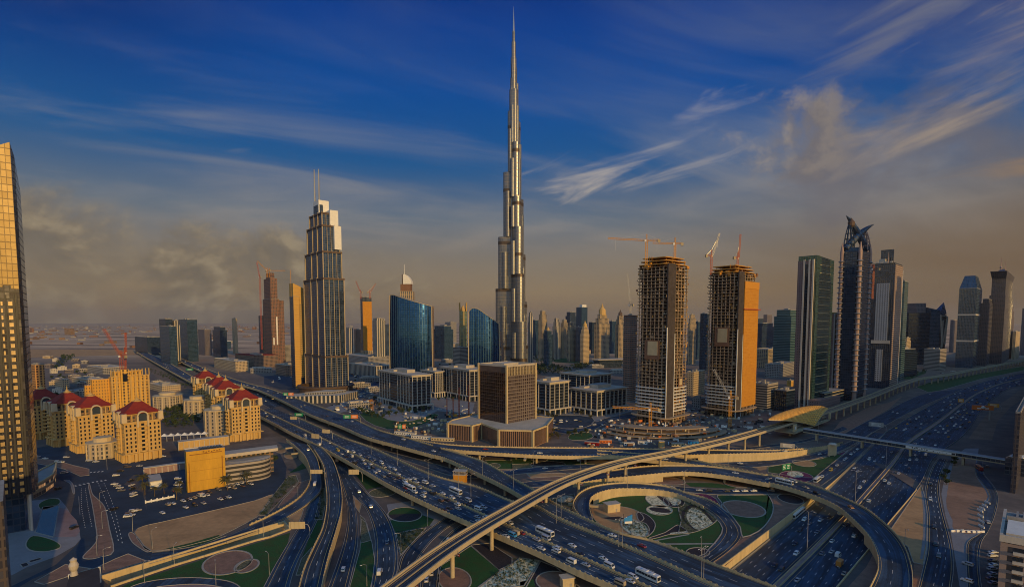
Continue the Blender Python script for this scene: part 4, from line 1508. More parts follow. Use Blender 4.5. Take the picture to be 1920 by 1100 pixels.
# ---- twin-masted skyscraper
def build_boulevard():
	D = 880.0
	th = 40
	x, y, w, d = corner(573, 609, 647, D, th)
	root = empty('stepped_skyscraper', (x, y, 0), R(th), 'stepped dark-glass skyscraper with pale vertical fins and two thin masts', 'skyscraper')
	zs = lambda py: ZAT(py, y, 609)
	glass = facade('skyscraper_balcony_wall', (.085, .105, .15), (.022, .055, .125), 4.2, 3.7, (.10, .92), (.20, .97), gmetal=.75, wrough=.5, vary=.3)
	band = M['dark_band'] = material('dark_terrace', (.10, .065, .05), .7, var=.3)
	pale = material('pale_fin', (.40, .31, .20), .6, var=.15, streak=True)
	tiers = [(0, zs(668), -.055, .02), (zs(668), zs(521), 0, 0), (zs(521), zs(470), .045, .06), (zs(470), zs(420), .09, .15), (zs(420), zs(395), .15, .24)]
	body = MB()
	for z0, z1, a, b in tiers:
		body.prism(rect(w * (1 - 2 * a), d * (1 - a - b), w * a, d * a), z0 - 1, z1, 0, 1)
		ter = MB()
		ter.prism(rect(w * (1 - 2 * a) + 2.4, d * (1 - a - b) + 2.4, w * a - 1.2, d * a - 1.2), z1 - 2.0, z1 + .8, 0)
		ter.build('terrace', band, root)
	body.build('wall', [glass, M['roof_grey']], root)
	for z0, z1, a, b in tiers:
		z0 = max(0, z0)
		w2, d2 = w * (1 - 2 * a), d * (1 - a - b)
		for f in (0, .27, .5, .73, 1):
			q = MB()
			q.box(w * a + w2 * f, d * a - .6, z0, 1.5 if f in (0, 1) else .7, .9, z1 - z0 + 2)
			q.build('fin', pale, root)
		for f in (.3, .62, 1):
			q = MB()
			q.box(w * a - .6, d * a + d2 * f, z0, 1.3, 1.9 if f == 1 else 1.2, z1 - z0 + 2)
			q.build('fin', pale, root)
	# dark glazed panel on the right-hand flank, with its white edge
	q = MB()
	q.prism(rect(w * .17, .8, w * .80, -.82), 0, zs(545), 0)
	q.build('glazed_bay', F['bluedark'], root)
	# crown of white screens
	k = MB()
	k.prism(rect(w * .50, d * .28, w * .16, d * .30), zs(420), zs(368), 0)
	k.prism(rect(w * .40, d * .30, w * .50, d * .10), zs(424), zs(389), 0)
	k.prism(rect(w * .34, d * .22, w * .62, d * .03), zs(465), zs(420), 0)
	k.build('crown_screen', M['white'], root)
	k = MB()
	k.prism(rect(w * .16, .6, w * .20, d * .30 - .7), zs(420), zs(377), 0)
	k.prism(rect(.6, d * .2, w * .16 - .7, d * .34), zs(420), zs(377), 0)
	k.build('crown_glazing', F['bluedark'], root)
	for px, py, top in ((597, .48, 303), (605, .32, 302)):
		X = at_px(px, y + d * .5) - x
		Yy = d * .5
		c, s = math.cos(R(-th)), math.sin(R(-th))
		lx, ly = X * c - Yy * s, X * s + Yy * c
		q = MB()
		q.tube([(lx, ly, zs(420)), (lx, ly, zs(345)), (lx, ly, zs(top))], [1.5, 1.2, .8], 6)
		q.build('mast', M['galv'], root)
	# drum and low podium
	k = MB()
	k.lathe([(44, -1), (44, 9), (47, 10), (47, 12.5), (40, 13)], w * .35, d * .35, 28)
	k.build('drum_podium', M['dark_band'], root)
	root2 = empty('podium_building', (at_px(600, 800), 790, 0), R(20), 'low pale wedge-shaped podium building beside the far upper flyover', 'building')
	k = MB()
	k.prism([(-45, 0), (30, -12), (58, 30), (20, 40), (-45, 30)], -1, 11, 0, 1)
	k.build('wall', [F['stripe_v'], M['roof_pale']], root2)
	k = MB()
	k.prism([(-20, 8), (20, 4), (40, 22), (10, 30)], 11, 15, 0, 1)
	k.build('roof_block', [F['grey'], M['roof_pale']], root2)


build_boulevard()


# ---- two curved blue glass towers
M['mullion_blue'] = material('blue_grey_mullion', (.06, .14, .22), .4, .6, var=.1)


def lens_tower(name, label, D, pl, pr, prof, depth, th, fins, side=None):
	"""front is a bowed curtain wall; prof lists the eaves as (fraction across, picture height)"""
	x = at_px((pl + pr) / 2, D)
	W = (pr - pl) / FPX * D
	root = empty(name, (x, D, 0), R(th), label, 'tower')
	n = 20

	def eave(f):
		for (a, pa), (b, pb) in zip(prof, prof[1:]):
			if a <= f <= b:
				return ZAT(pa + (pb - pa) * (f - a) / (b - a), D, (pl + pr) / 2)
	blue = facade(name + '_curtain_wall', (.02, .06, .15), (.012, .075, .25), 4.0, 4.0, (.10, .94), (.05, .97), grough=.07, gmetal=.85, wrough=.3, wmetal=.6, vary=.22, wob=.014)
	k, fn = MB(), MB()
	zl = 12

	def pos(f, t):
		"""f across, t up (0..1): slight barrel swelling at mid-height"""
		bulge = 1 + .035 * math.sin(math.pi * min(1, t * .8 + .1))
		xx = (f - .5) * W * bulge * (1 - .02 * t)
		yy = -depth * .45 * (1 - (2 * f - 1) ** 2) - 2.0 * math.sin(math.pi * t)
		return xx, yy, eave(f) * t
	for i in range(n):
		for j in range(zl):
			a, b, t0, t1 = i / n, (i + 1) / n, j / zl, (j + 1) / zl
			q = [pos(a, t0), pos(b, t0), pos(b, t1), pos(a, t1)]
			k.face(q, 0, [(a * W, q[0][2]), (b * W, q[1][2]), (b * W, q[2][2]), (a * W, q[3][2])])
	o = k.build('curtain_wall', blue, root)
	for p in o.data.polygons:
		p.use_smooth = True
	for i in range(1, fins):
		f = i / fins
		q = MB()
		pts = [pos(f, j / zl) for j in range(zl + 1)]
		for a, b in zip(pts, pts[1:]):
			q.bar((a[0], a[1] - .25, a[2]), (b[0], b[1] - .25, b[2]), .26, .5)
		q.build('mullion', M['mullion_blue'], root)
	b = MB()                                             # the back and the two ends
	bk = [(-.5 * W * .98, depth * .5), (.5 * W * .98, depth * .5)]
	for (f, xx) in ((0, -.5), (1, .5)):
		for j in range(zl):
			p0, p1 = pos(f, j / zl), pos(f, (j + 1) / zl)
			q0, q1 = (xx * W * .98, depth * .5, p0[2]), (xx * W * .98, depth * .5, p1[2])
			fa = [p0, q0, q1, p1] if f == 1 else [q0, p0, p1, q1]
			b.face(fa, 1, [(0, p0[2]), (depth, p0[2]), (depth, p1[2]), (0, p1[2])])
	b.face([(bk[1][0], bk[1][1], 0), (bk[0][0], bk[0][1], 0), (bk[0][0], bk[0][1], eave(0)), (bk[1][0], bk[1][1], eave(1))], 0)
	ts = [pos(i / n, 1) for i in range(n + 1)]
	for i in range(n):
		f0, f1 = i / n, (i + 1) / n
		b.face([ts[i], ts[i + 1], ((f1 - .5) * W * .98, depth * .5, ts[i + 1][2]), ((f0 - .5) * W * .98, depth * .5, ts[i][2])], 2)
	b.build('rear_wall', [blue, side or F['brown'], M['roof_grey']], root)
	e = MB()                                             # stone edge frames the glass
	for f in (0, 1):
		pts = [pos(f, j / zl) for j in range(zl + 1)]
		for a, c in zip(pts, pts[1:]):
			e.bar((a[0], a[1] - .3, a[2]), (c[0], c[1] - .3, c[2]), 1.2, 1.6)
	for a, c in zip(ts, ts[1:]):
		e.bar(a, c, .8, 1.0)
	e.build('edge_frame', M['concrete'], root)
	return root, W


lens_tower('curved_glass_tower', 'broad curved blue glass tower with a slanting roof line, the wider of the pair', 930, 731, 811,
		   [(0, 553), (.12, 553), (1, 574)], 34, -6, 17)
gr, gw = lens_tower('curved_glass_tower', 'narrower curved blue glass tower with a brown windowed flank, in front of the tallest tower', 890, 879, 936,
					[(0, 584), (.12, 577), (.30, 579), (1, 607)], 17, 8, 13, F['brown'])
q = MB()
for i in range(8):
	a0, a1 = i / 8, (i + 1) / 8
	q.face([(gw * .5 + 6 * (1 - a0 ** 2), -1 + 10 * 0, a0 * 108), (gw * .5 + 12 * (1 - .5 * a0 ** 3), 16, a0 * 104), (gw * .5 + 12 * (1 - .5 * a1 ** 3), 16, a1 * 104), (gw * .5 + 6 * (1 - a1 ** 2), -1, a1 * 108)], 0,
		   [(0, a0 * 108), (18, a0 * 104), (18, a1 * 104), (0, a1 * 108)])
q.build('windowed_flank', F['brown'], gr)


# ---- cube office with its zigzag podium
def build_cube():
	c0 = G(950, 792, 17)
	th = 45
	x, y, w, d = corner(897.5, 950, 1004, c0.y, th)
	top = ZAT(686, y, 950)
	root = empty('cube_office', (x, y, 0), R(th), 'boxy bronze-glass office block with a gold window grid and zigzag podium', 'office block')
	H = top
	grid = facade('gold_grid_facade', (.20, .16, .14), (.05, .035, .035), 2.9, 3.5, (.28, 1.0), (.26, 1.0), gmetal=.3, wrough=.6, vary=.7)
	mirror = facade('bronze_mirror_facade', (.10, .07, .06), (.10, .075, .075), 3.2, 3.5, (.05, .97), (.06, .97), grough=.06, gmetal=.9, wrough=.4, vary=.15, wob=.02)
	k = MB()
	k.face([(0, 0, 15), (w, 0, 15), (w, 0, H), (0, 0, H)], 0, [(0, 0), (w, 0), (w, H - 15), (0, H - 15)])
	k.face([(w, 0, 15), (w, d, 15), (w, d, H), (w, 0, H)], 0, [(0, 0), (d, 0), (d, H - 15), (0, H - 15)])
	k.face([(w, d, 15), (0, d, 15), (0, d, H), (w, d, H)], 0, [(0, 0), (w, 0), (w, H - 15), (0, H - 15)])
	k.build('grid_wall', grid, root)
	k = MB()
	k.face([(0, d, 15), (0, 0, 15), (0, 0, H - 7), (0, d, H - 7)], 0, [(0, 0), (d, 0), (d, H - 22), (0, H - 22)])
	k.build('mirror_wall', mirror, root)
	k = MB()
	k.prism(rect(1.6, d, -.05, 0), H - 7, H, 0)
	k.build('blank_band', M['dark_band'], root)
	k = MB()
	k.face([(0, 0, H - 1), (w, 0, H - 1), (w, d, H - 1), (0, d, H - 1)])
	for a, b, c2, d2 in ((0, 0, w, 1), (0, d - 1, w, 1), (0, 0, 1, d), (w - 1, 0, 1, d)):
		k.box(a + c2 / 2, b + d2 / 2, H - 1.2, c2 + .3, d2 + .3, 2)
	k.box(w * .5, d * .55, H - 1, w * .5, d * .4, 2.2)
	k.build('roof', M['roof_pale'], root)
	k = MB()
	for i in range(19):
		k.box(w * (i + .5) / 19, -.5, H - 10, .5, .9, 8.5)
	k.build('screen_fins', M['parapet'], root)
	for a, b in ((-.2, -.2), (w + .1, -.2), (-.2, d)):
		k = MB()
		k.box(a, b, 14, 1.8, 1.8, H - 13)
		k.build('corner_post', M['parapet'], root)
	pod = [G(*p, 0) for p in ((840, 823), (885, 828), (903, 823), (935, 837), (999, 839), (1025, 828))]
	pod += [pod[-1] + Vector((10, 45, 0)), pod[0] + Vector((40, 75, 0)), pod[0] + Vector((2, 18, 0))]
	cc, ss = math.cos(-R(th)), math.sin(-R(th))
	loc = [((p.x - x) * cc - (p.y - y) * ss, (p.x - x) * ss + (p.y - y) * cc) for p in pod]
	M['podium_wall'] = facade('podium_wall', (.30, .17, .11), (.06, .045, .045), 2.0, 30, (.35, 1), (.02, .98), gmetal=.4, wrough=.6, vary=.4)
	k = MB()
	k.prism(loc, -.5, 16, 0, 1)
	k.build('podium', [M['podium_wall'], M['roof_pale']], root)
	k = MB()
	for i, p in enumerate(loc[:6]):
		k.box(p[0], p[1], -.3, 2.2, 2.2, 17.3, 0)
	for a, b in zip(loc, loc[1:] + loc[:1]):
		k.bar((a[0], a[1], 16.2), (b[0], b[1], 16.2), 1.0, 1.6)
	k.build('podium_frame', M['parapet'], root)


build_cube()


# ---- business-park blocks: dark glass in a pale frame over a colonnade
def emaar(label, fp, base_py, roof_py, th, base_x=None, cols=(6, 4)):
	g0 = G(fp[1], base_py, 0)
	x, y, w, d = corner(*fp, g0.y, th)
	H = ZAT(roof_py, y, fp[1])
	root = empty('office_block', (x, y, 0), R(th), label, 'office block', 'pale framed business-park blocks')
	gl = M.get('ban') or facade('banded_glass', (.10, .11, .13), (.012, .018, .03), 50, 3.9, (0, 1), (.22, .98), gmetal=.2, wrough=.4, vary=.2)
	M['ban'] = gl
	k = MB()
	k.prism(rect(w, d), 8, H - 3, 0, 1)
	k.build('glazing', [gl, M['roof_grey']], root)
	k = MB()
	k.prism(rect(w - 6, d - 6, 3, 3), -1, 8, 0)
	k.build('ground_floor', F['bluedark'], root)
	k = MB()
	for z, h, o in ((7, 1.4, 3.2), (H - 3, 2.2, 1.0), (H - .8, .8, 2.6)):
		k.prism(rect(w + 2 * o, d + 2 * o, -o, -o), z, z + h, 0, 1, bottom=True)
		if z == 7:
			k.build('colonnade_beam', [M['stone_grey'], M['roof_pale']], root)
			k = MB()
	k.build('cornice', [M['stone_grey'], M['roof_pale']], root)
	n1 = max(4, int(w / 8))
	for i in range(n1 + 1):
		f = i / n1
		if .30 < f < .42:
			continue
		q = MB()
		q.box(w * f, -.45, 8, 1.0, .9, H - 11)
		q.build('pier', M['stone_grey'], root)
		q = MB()
		q.box(-2 + (w + 4) * f, -2.6, -.5, 1.5, 1.5, 7.5)
		q.build('colonnade_post', M['stone_grey'], root)
	n2 = max(4, int(d / 8))
	for i in range(1, n2 + 1):
		f = i / n2
		if .45 < f < .60:
			continue
		q = MB()
		q.box(-.45, d * f, 8, .9, 1.0, H - 11)
		q.build('pier', M['stone_grey'], root)
		q = MB()
		q.box(-2.6, -2 + (d + 4) * f, -.5, 1.5, 1.5, 7.5)
		q.build('colonnade_post', M['stone_grey'], root)
	k = MB()
	k.prism(rect(w * .45, d * .4, w * .3, d * .3), H - .1, H + 4.5, 0, 1)
	k.prism(rect(w * .2, d * .2, w * .1, d * .6), H - .1, H + 2.5, 0, 1)
	k.build('roof_plant', [M['roof_pale'], M['roof_grey']], root)


M['stone_grey'] = material('pale_grey_stone', (.48, .43, .37), .8, var=.15, scale=.1, streak=True)
emaar('pale framed office block with dark banded glass and rounded plan, left of the bronze cube', (711, 772, 806), 771, 703, 38)
emaar('pale framed office block half hidden behind the left-hand one', (790, 815, 829), 745, 696, 38)
emaar('pale framed office block standing directly behind the bronze cube', (827, 880, 915), 752, 693, 38)
emaar('pale framed office block just right of the bronze cube', (1004, 1031, 1066), 779, 716, 40)
emaar('pale framed office block with the widest roof, beside the round building site', (1072, 1120, 1175), 780, 732, 42)
emaar('pale stepped office block farthest back among the pale framed blocks', (1052, 1105, 1146), 742, 703, 40)


# ---- towers in construction
def build_site_tower(label, fp, base_py, top_py, th, strip, clad=None, banner=None, white=(0, 0), seed=1):
	g0 = G(fp[1], base_py, 0)
	x, y, w, d = corner(*fp, g0.y, th)
	zs = lambda py: ZAT(py, y, fp[1])
	H = zs(top_py)
	root = empty('unfinished_tower', (x, y, 0), R(th), label, 'unfinished tower')
	rr = random.Random(seed)
	con = M['site_concrete']
	fh = 3.9
	nf = int(H / fh)
	r = 7.0

	def plan(o, f=1.0):
		P = []
		for cx, cy, a0 in ((r, r, 180), (w - r, r, 270), (w - r, d - r, 0), (r, d - r, 90)):
			for i in range(5):
				a = R(a0 + 90 * i / 4)
				P.append((cx + (r + o) * math.cos(a), cy + (r + o) * math.sin(a)))
		return P
	for i in range(nf + 1):
		z = i * fh
		wh = white[0] < z < white[1]
		k = MB()
		k.prism(plan(.9 if wh else rr.uniform(.0, .5)), z - (1.0 if wh else .45), z, 0, 0, bottom=True)
		k.build('floor_slab', M['white'] if wh else con, root)
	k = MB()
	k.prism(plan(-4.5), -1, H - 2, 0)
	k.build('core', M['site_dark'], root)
	for i in range(1, 8):
		k = MB()
		f = i / 8
		k.box(w * f, .9, -.5, 1.0, .9, H)
		k.build('column', con, root)
	for i in range(1, 8):
		k = MB()
		k.box(.9, d * i / 8, -.5, .9, 1.0, H)
		k.build('column', con, root)
	# infill walls: many small panels between the slabs, some ochre, some brown
	k = MB()
	for i in range(nf):
		for j in range(14):
			for face in (0, 1):
				if rr.random() < .42:
					L = w if face == 0 else d
					a = L * (j + .1 + .5 * rr.random()) / 14
					ww, hh = L / 14 * rr.uniform(.3, .9), rr.uniform(1.0, 3.0)
					mi = rr.choice((0, 0, 1, 1, 2))
					dep = rr.uniform(.6, 2.2)
					if face == 0:
						k.box(a, dep, i * fh + .02, ww, .2, hh, mi)
					else:
						k.box(dep, a, i * fh + .02, .2, ww, hh, mi)
	k.build('infill_wall', [con, M['site_brown'], M['site_ochre']], root)
	# hoist slit: recess shade painted as a dark box between pale edges
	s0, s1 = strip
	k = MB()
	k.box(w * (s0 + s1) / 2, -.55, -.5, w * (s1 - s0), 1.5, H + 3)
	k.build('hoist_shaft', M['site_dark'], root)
	for f in (s0, s1):
		k = MB()
		k.box(w * f, -1.1, -.5, 1.0, .8, H * (.62 if f == s0 else .58))
		k.build('hoist_mast', M['white'], root)
	# formwork and scaffolds on the top
	k = MB()
	for _ in range(60):
		a, b = rr.uniform(0, w), rr.uniform(0, d)
		k.box(a, b, H - rr.uniform(0, 3), rr.uniform(2, 7), rr.uniform(1, 5), rr.uniform(1.5, 7), rr.choice((0, 0, 1, 2)))
	for i in range(3):
		k.prism(plan(-1 - 2 * i), H + 2 + 4 * i, H + 3 + 4 * i, 1)
		for _ in range(14):
			a, b = rr.uniform(3, w - 3), rr.uniform(3, d - 3)
			k.box(a, b, H - 1 + 4 * i, .5, .5, 5.5, 0)
	k.build('formwork', [M['crane_y'], M['site_ochre'], M['site_brown']], root)
	if banner:
		for (face, f, z0, z1, wd) in banner:
			bz0, bz1 = zs(z0), zs(z1)
			k, q = MB(), MB()
			if face == 'L':
				k.box(-.9, d * f, bz0, .3, wd, bz1 - bz0, 0)
				q.box(-1.1, d * f - wd * .04, bz0 + (bz1 - bz0) * .22, .3, wd * .66, (bz1 - bz0) * .72, 0)
			else:
				k.box(w * f, -1.0, bz0, wd, .3, bz1 - bz0, 0)
				q.box(w * f + wd * .02, -1.2, bz0 + (bz1 - bz0) * .22, wd * .66, .3, (bz1 - bz0) * .72, 0)
			b = k.build('banner_frame', M['site_brown'], root)
			q.build('blank_banner', M['sign_cream'], b)
	# base: columns and a low deck
	k = MB()
	k.prism(plan(6), 8, 9.2, 0)
	k.build('base_deck', con, root)
	if clad:
		f0, f1, top = clad
		k = MB()
		zt = zs(top)
		k.prism([(w * f0, -1.6), (w * f1, -1.6), (w * f1, d * .7), (w * f0, d * .7)], 12, zt, 0, 1)
		k.build('orange_cladding', [M['orange_grid'], M['site_ochre']], root)
		k = MB()
		k.prism([(w * f0, -2.0), (w * f1 + .4, -2.0), (w * f1 + .4, d * .7), (w * f0, d * .7)], zt - 8, zt + .6, 0)
		k.build('cladding_cap', M['crane_y'], root)
		k = MB()
		for i in range(4):
			k.box(w * (f0 + (f1 - f0) * (i + .5) / 4), -.8, -.5, 1.4, 1.4, 12.5)
		k.build('cladding_leg', con, root)
		k = MB()
		k.box(w * (f0 + f1) / 2, -2.6, zs(580), w * (f1 - f0) + 7, 2.0, 1.2)
		k.build('work_platform', M['crane_r'], root)
	return root, x, y, w, d, H


M['site_concrete'] = material('raw_concrete', (.34, .25, .17), .9, var=.3, scale=.2)
M['site_dark'] = material('shadowed_core_concrete', (.055, .045, .045), .9, var=.4, scale=.2)  # concrete darkened in colour to paint in the shade behind the slabs
M['site_brown'] = material('brown_blockwork', (.20, .105, .065), .9, var=.3, scale=.3)
M['site_ochre'] = material('ochre_board', (.50, .26, .06), .85, var=.3, scale=.3)
M['orange_grid'] = facade('orange_scrim_facade', (.58, .27, .035), (.48, .20, .02), 3.4, 3.6, (.08, .92), (.14, .94), grough=.7, vary=.12, sheen=.0)
build_site_tower('taller unfinished concrete tower with a brown-framed blank banner and long-jibbed crane on top', (1190, 1249, 1292), 798, 497, 42, (.0, .32),
				 banner=[('L', .42, 675, 638, 20), ('F', .62, 729, 712, 9)], white=(14, 46), seed=4)
build_site_tower('shorter unfinished concrete tower with orange cladding down its right flank', (1322, 1381, 1417), 783, 512, 42, (.0, .26),
				 clad=(.28, 1.02, 527), banner=[('L', .45, 650, 614, 19)], white=(14, 40), seed=9)


def site_yard():
	root = empty('round_podium_works', (G(1240, 808).x, G(1240, 808).y, 0), 0, 'circular concrete podium under construction round the taller unfinished tower', 'building site')
	for i, (r0, r1, z, a0, a1) in enumerate(((34, 62, 5, 190, 350), (36, 57, 9.5, 200, 320), (44, 70, 2, 180, 360))):
		k = MB()
		n = 24
		for j in range(n):
			t0, t1 = R(a0 + (a1 - a0) * j / n), R(a0 + (a1 - a0) * (j + 1) / n)
			p = lambda r, t, z: (r * math.cos(t), r * math.sin(t) * .62, z)
			k.face([p(r0, t0, z), p(r1, t0, z), p(r1, t1, z), p(r0, t1, z)])
			k.face([p(r1, t0, z - .9), p(r1, t1, z - .9), p(r1, t1, z), p(r1, t0, z)])
			if j % 3 == 0:
				c = p(r1 - 1, t0, 0)
				k.box(c[0], c[1], -.3, .9, .9, z - .2)
		k.build('podium_deck', M['site_concrete'], root)
	rr = random.Random(2)
	k = MB()
	for _ in range(170):
		a, r = rr.uniform(0, 6.28), rr.uniform(20, 75)
		k.box(r * math.cos(a), r * math.sin(a) * .62, rr.choice((0, 2.02, 5.02)), rr.uniform(1, 6), rr.uniform(.8, 3), rr.uniform(.5, 2.6), rr.randrange(4), rr.uniform(0, 3))
	o = k.build('building_materials', [M['site_brown'], M['site_concrete'], M['white'], M['sign_orange']], root)
	o['kind'] = 'stuff'


site_yard()


# ---- cranes
def lattice(k, p, q, w, bays, r=.28):
	p, q = Vector(p), Vector(q)
	d = (q - p).normalized()
	up = Vector((0, 0, 1)) if abs(d.z) < .8 else Vector((0, 1, 0))
	s = d.cross(up).normalized() * w / 2
	t = s.cross(d).normalized() * w / 2
	c = [s + t, -s + t, -s - t, s - t]
	for o in c:
		k.bar(p + o, q + o, r)
	for i in range(bays):
		a, b = p.lerp(q, i / bays), p.lerp(q, (i + 1) / bays)
		for j in range(4):
			k.bar(a + c[j], b + c[(j + 1) % 4], r * .7)


def crane(label, base, h, az, jib, lift=0.0, mat='crane_y', w=2.0, counter=14, jmat=None):
	root = empty('tower_crane', base, 0, label, 'crane')
	k = MB()
	lattice(k, (0, 0, -.2), (0, 0, h), w, max(4, int(h / 3)))
	k.build('mast', M[mat], root)
	dx, dy = math.cos(R(az)), math.sin(R(az))
	cl, sl = math.cos(R(lift)), math.sin(R(lift))
	tip = Vector((dx * jib * cl, dy * jib * cl, h + 1 + jib * sl))
	k = MB()
	lattice(k, (dx * 1.5, dy * 1.5, h + 1), tip, w * .75, max(6, int(jib / 3)), .24)
	k.build('jib', M[jmat or mat], root)
	k = MB()
	ct = Vector((-dx * counter, -dy * counter, h + 1))
	lattice(k, (0, 0, h + 1), ct, w * .75, 4, .24)
	k.build('counter_jib', M[mat], root)
	k = MB()
	k.box(ct.x, ct.y, h - 1.8, 3.0, 2.2, 3.4, 0, R(az))
	k.build('counterweight', M['concrete'], root)
	k = MB()
	k.box(dx * 1.4 - dy * 1.6, dy * 1.4 + dx * 1.6, h - 1, 2.0, 1.6, 2.4, 0, R(az))
	k.build('cab', M['white'], root)
	k = MB()
	ap = Vector((0, 0, h + 8))
	lattice(k, (0, 0, h), ap, w * .5, 3, .22)
	k.build('apex', M[mat], root)
	k = MB()
	k.bar(ap, tip.lerp(Vector((0, 0, h + 1)), .25), .16)
	k.bar(ap, ct, .16)
	hk = Vector((0, 0, h + 1)).lerp(tip, .8)
	k.bar(hk, hk - Vector((0, 0, min(h * .5, 14))), .14)
	k.build('stay_cable', M['steel'], root)
	return root


def crane_at(label, px, D, y0, y1, *a, **kw):
	z0, z1 = ZAT(y0, D, px), ZAT(y1, D, px)
	return crane(label, (at_px(px, D), D, z0), z1 - z0, *a, **kw)


crane_at('yellow crane with a long level jib on top of the taller unfinished tower', 1209, 625, 497, 452, 172, 44, 4, 'crane_y', 2.2)
crane_at('yellow crane with a short jib over the right shoulder of the taller unfinished tower', 1262, 640, 490, 458, 170, 26, 3, 'crane_y', 2.0, 8)
crane_at('red and white luffing crane at the left edge of the shorter unfinished tower', 1330, 690, 515, 480, 10, 30, 70, 'crane_r', 2.0, 7, 'galv')
crane_at('red luffing crane pointing nearly straight up from the shorter unfinished tower', 1379, 700, 505, 484, 20, 30, 84, 'crane_r', 2.0, 6)
crane_at('low yellow crane with a level jib at the foot of the taller unfinished tower', 1222, 560, 810, 768, 176, 40, 2, 'crane_y', 2.4, 9)
crane_at('orange crane with a raised pale jib at the foot of the shorter unfinished tower', 1373, 600, 835, 745, 150, 36, 58, 'crane_y', 2.6, 7, 'galv')
crane_at('orange crane with a diagonal jib rising behind the golden stepped hotel', 226, 690, 775, 668, 160, 46, 48, 'crane_r', 3.2, 8)
crane_at('slim orange crane mast with an upright jib behind the golden stepped hotel', 233, 700, 775, 662, 60, 26, 86, 'crane_r', 2.0, 5)
crane_at('tall red crane climbing the flank of the distant stepped unfinished tower', 491, 1450, 655, 520, 130, 48, 60, 'crane_r', 3.0, 10)
crane_at('thin crane on the summit of the distant stepped unfinished tower', 505, 1470, 520, 507, 165, 40, 40, 'crane_y', 2.6, 10)
crane_at('level-jibbed crane on the summit of the distant stepped unfinished tower', 509, 1480, 520, 508, 0, 44, 0, 'crane_y', 2.2, 10)
crane_at('crane leaning left above the narrow orange tower', 678, 1500, 560, 548, 150, 36, 60, 'crane_r', 2.6, 6)
crane_at('crane leaning right above the narrow orange tower', 695, 1500, 560, 548, 30, 30, 55, 'crane_r', 2.6, 6)
crane_at('grey luffing crane above the dark unfinished tower beside the taller concrete one', 1181, 900, 590, 572, 110, 54, 78, 'galv', 2.4, 8)
crane_at('thin red crane standing between the crowned tower and the white-gridded tower', 1632, 900, 560, 505, 120, 34, 68, 'crane_r', 2.0, 8)


# ---- the highway towers on the right
F['stone_red'] = facade('reddish_stone_facade', (.24, .16, .15), (.05, .04, .045), 3.0, 3.8, (.35, .65), (.3, .75), vary=.3)
F['green_glass'] = facade('green_glass_facade', (.05, .085, .08), (.025, .075, .070), 3.2, 3.9, (.05, .96), (.1, .95), grough=.12, gmetal=.55, wrough=.4, vary=.35)
F['navy_glass'] = facade('navy_glass_facade', (.03, .045, .07), (.012, .030, .055), 2.6, 3.9, (.06, .95), (.1, .95), grough=.1, gmetal=.6, wrough=.4, vary=.3)
F['white_grid'] = facade('white_grid_facade', (.34, .36, .40), (.02, .025, .035), 3.6, 3.6, (.28, .78), (.25, .75))
F['night'] = facade('dusky_tower_facade', (.085, .075, .085), (.015, .025, .05), 3.6, 3.6, (.15, .88), (.22, .85), gmetal=.3)
F['pink_balcony'] = facade('pinkish_balcony_facade', (.42, .30, .24), (.03, .03, .035), 3.6, 3.5, (.2, .9), (.38, .95), vary=.5)


def fin_tower(label, fp, base_y, tops, th, split):
	D = G(fp[1], base_y).y if base_y else split[1]
	x, y, w, d = corner(*fp, D, th)
	zl, zr = ZAT(tops[0], y, fp[1]), ZAT(tops[1], y, fp[1])
	root = empty('glass_tower', (x, y, 0), R(th), label, 'tower')
	k = MB()
	k.prism(rect(w, d * .98), -1, [zr, zr - 3, zr - 3, zr], 0, 1)
	k.build('green_curtain_wall', [F['green_glass'], M['roof_grey']], root)
	k = MB()
	k.prism([(-1.0, d * .16), (-.05, d * .16), (-.05, d * .99), (-1.0, d * .99)], -1, zl, 0, 1)
	k.build('stone_flank', [F['stone_red'], M['roof_grey']], root)
	k = MB()
	k.prism([(-1.5, d * .34), (-1.02, d * .34), (-1.02, d * .62), (-1.5, d * .62)], 6, zl - 5, 0)
	k.build('dark_strip', F['navy_glass'], root)
	for f in (.14, .34, .62):
		q = MB()
		pts = [(-2.2, d * f, zl + 1), (-2.2, d * f, 26), (-5.0, d * f - 1.0, 8), (-6, d * f - 1.5, -.2)]
		for a, b in zip(pts, pts[1:]):
			q.bar(a, b, 2.0, 2.6)
		q.build('fin', M['stone_grey'], root)
	n = 17
	for i in range(n):
		z = zr * (.10 + .84 * i / (n - 1))
		q = MB()
		q.box(w * .48, -.35, z, w * .62, .7, .75)
		q.build('slab_line', M['parapet'], root)
	k = MB()
	k.box(w / 2, -6, -.2, w + 16, 14, 13, 0)
	k.build('podium', F['stone_red'], root)


fin_tower('tall slab tower with reddish stone flank, pale fins and green glass face with bright lines', (1491, 1526, 1558), 765, (487, 478), 41, None)
fin_tower('shorter copy of the finned green glass tower, tucked against its right side', (1557, 1577, 1597), 742, (588, 585), 41, None)
rt = empty('podium_building', (G(1545, 762).x, G(1545, 762).y, 0), R(41), 'low dark podium with three bright horizontal rails beside the finned towers', 'building')
k = MB()
k.prism(rect(76, 20), -.2, 19, 0, 1)
k.build('wall', [F['navy_glass'], M['roof_grey']], rt)
for z in (9, 13, 17.5):
	k = MB()
	k.prism(rect(77, 1.2, -.5, -1.2), z, z + 1.0, 0, bottom=True)
	k.build('rail', M['parapet'], rt)


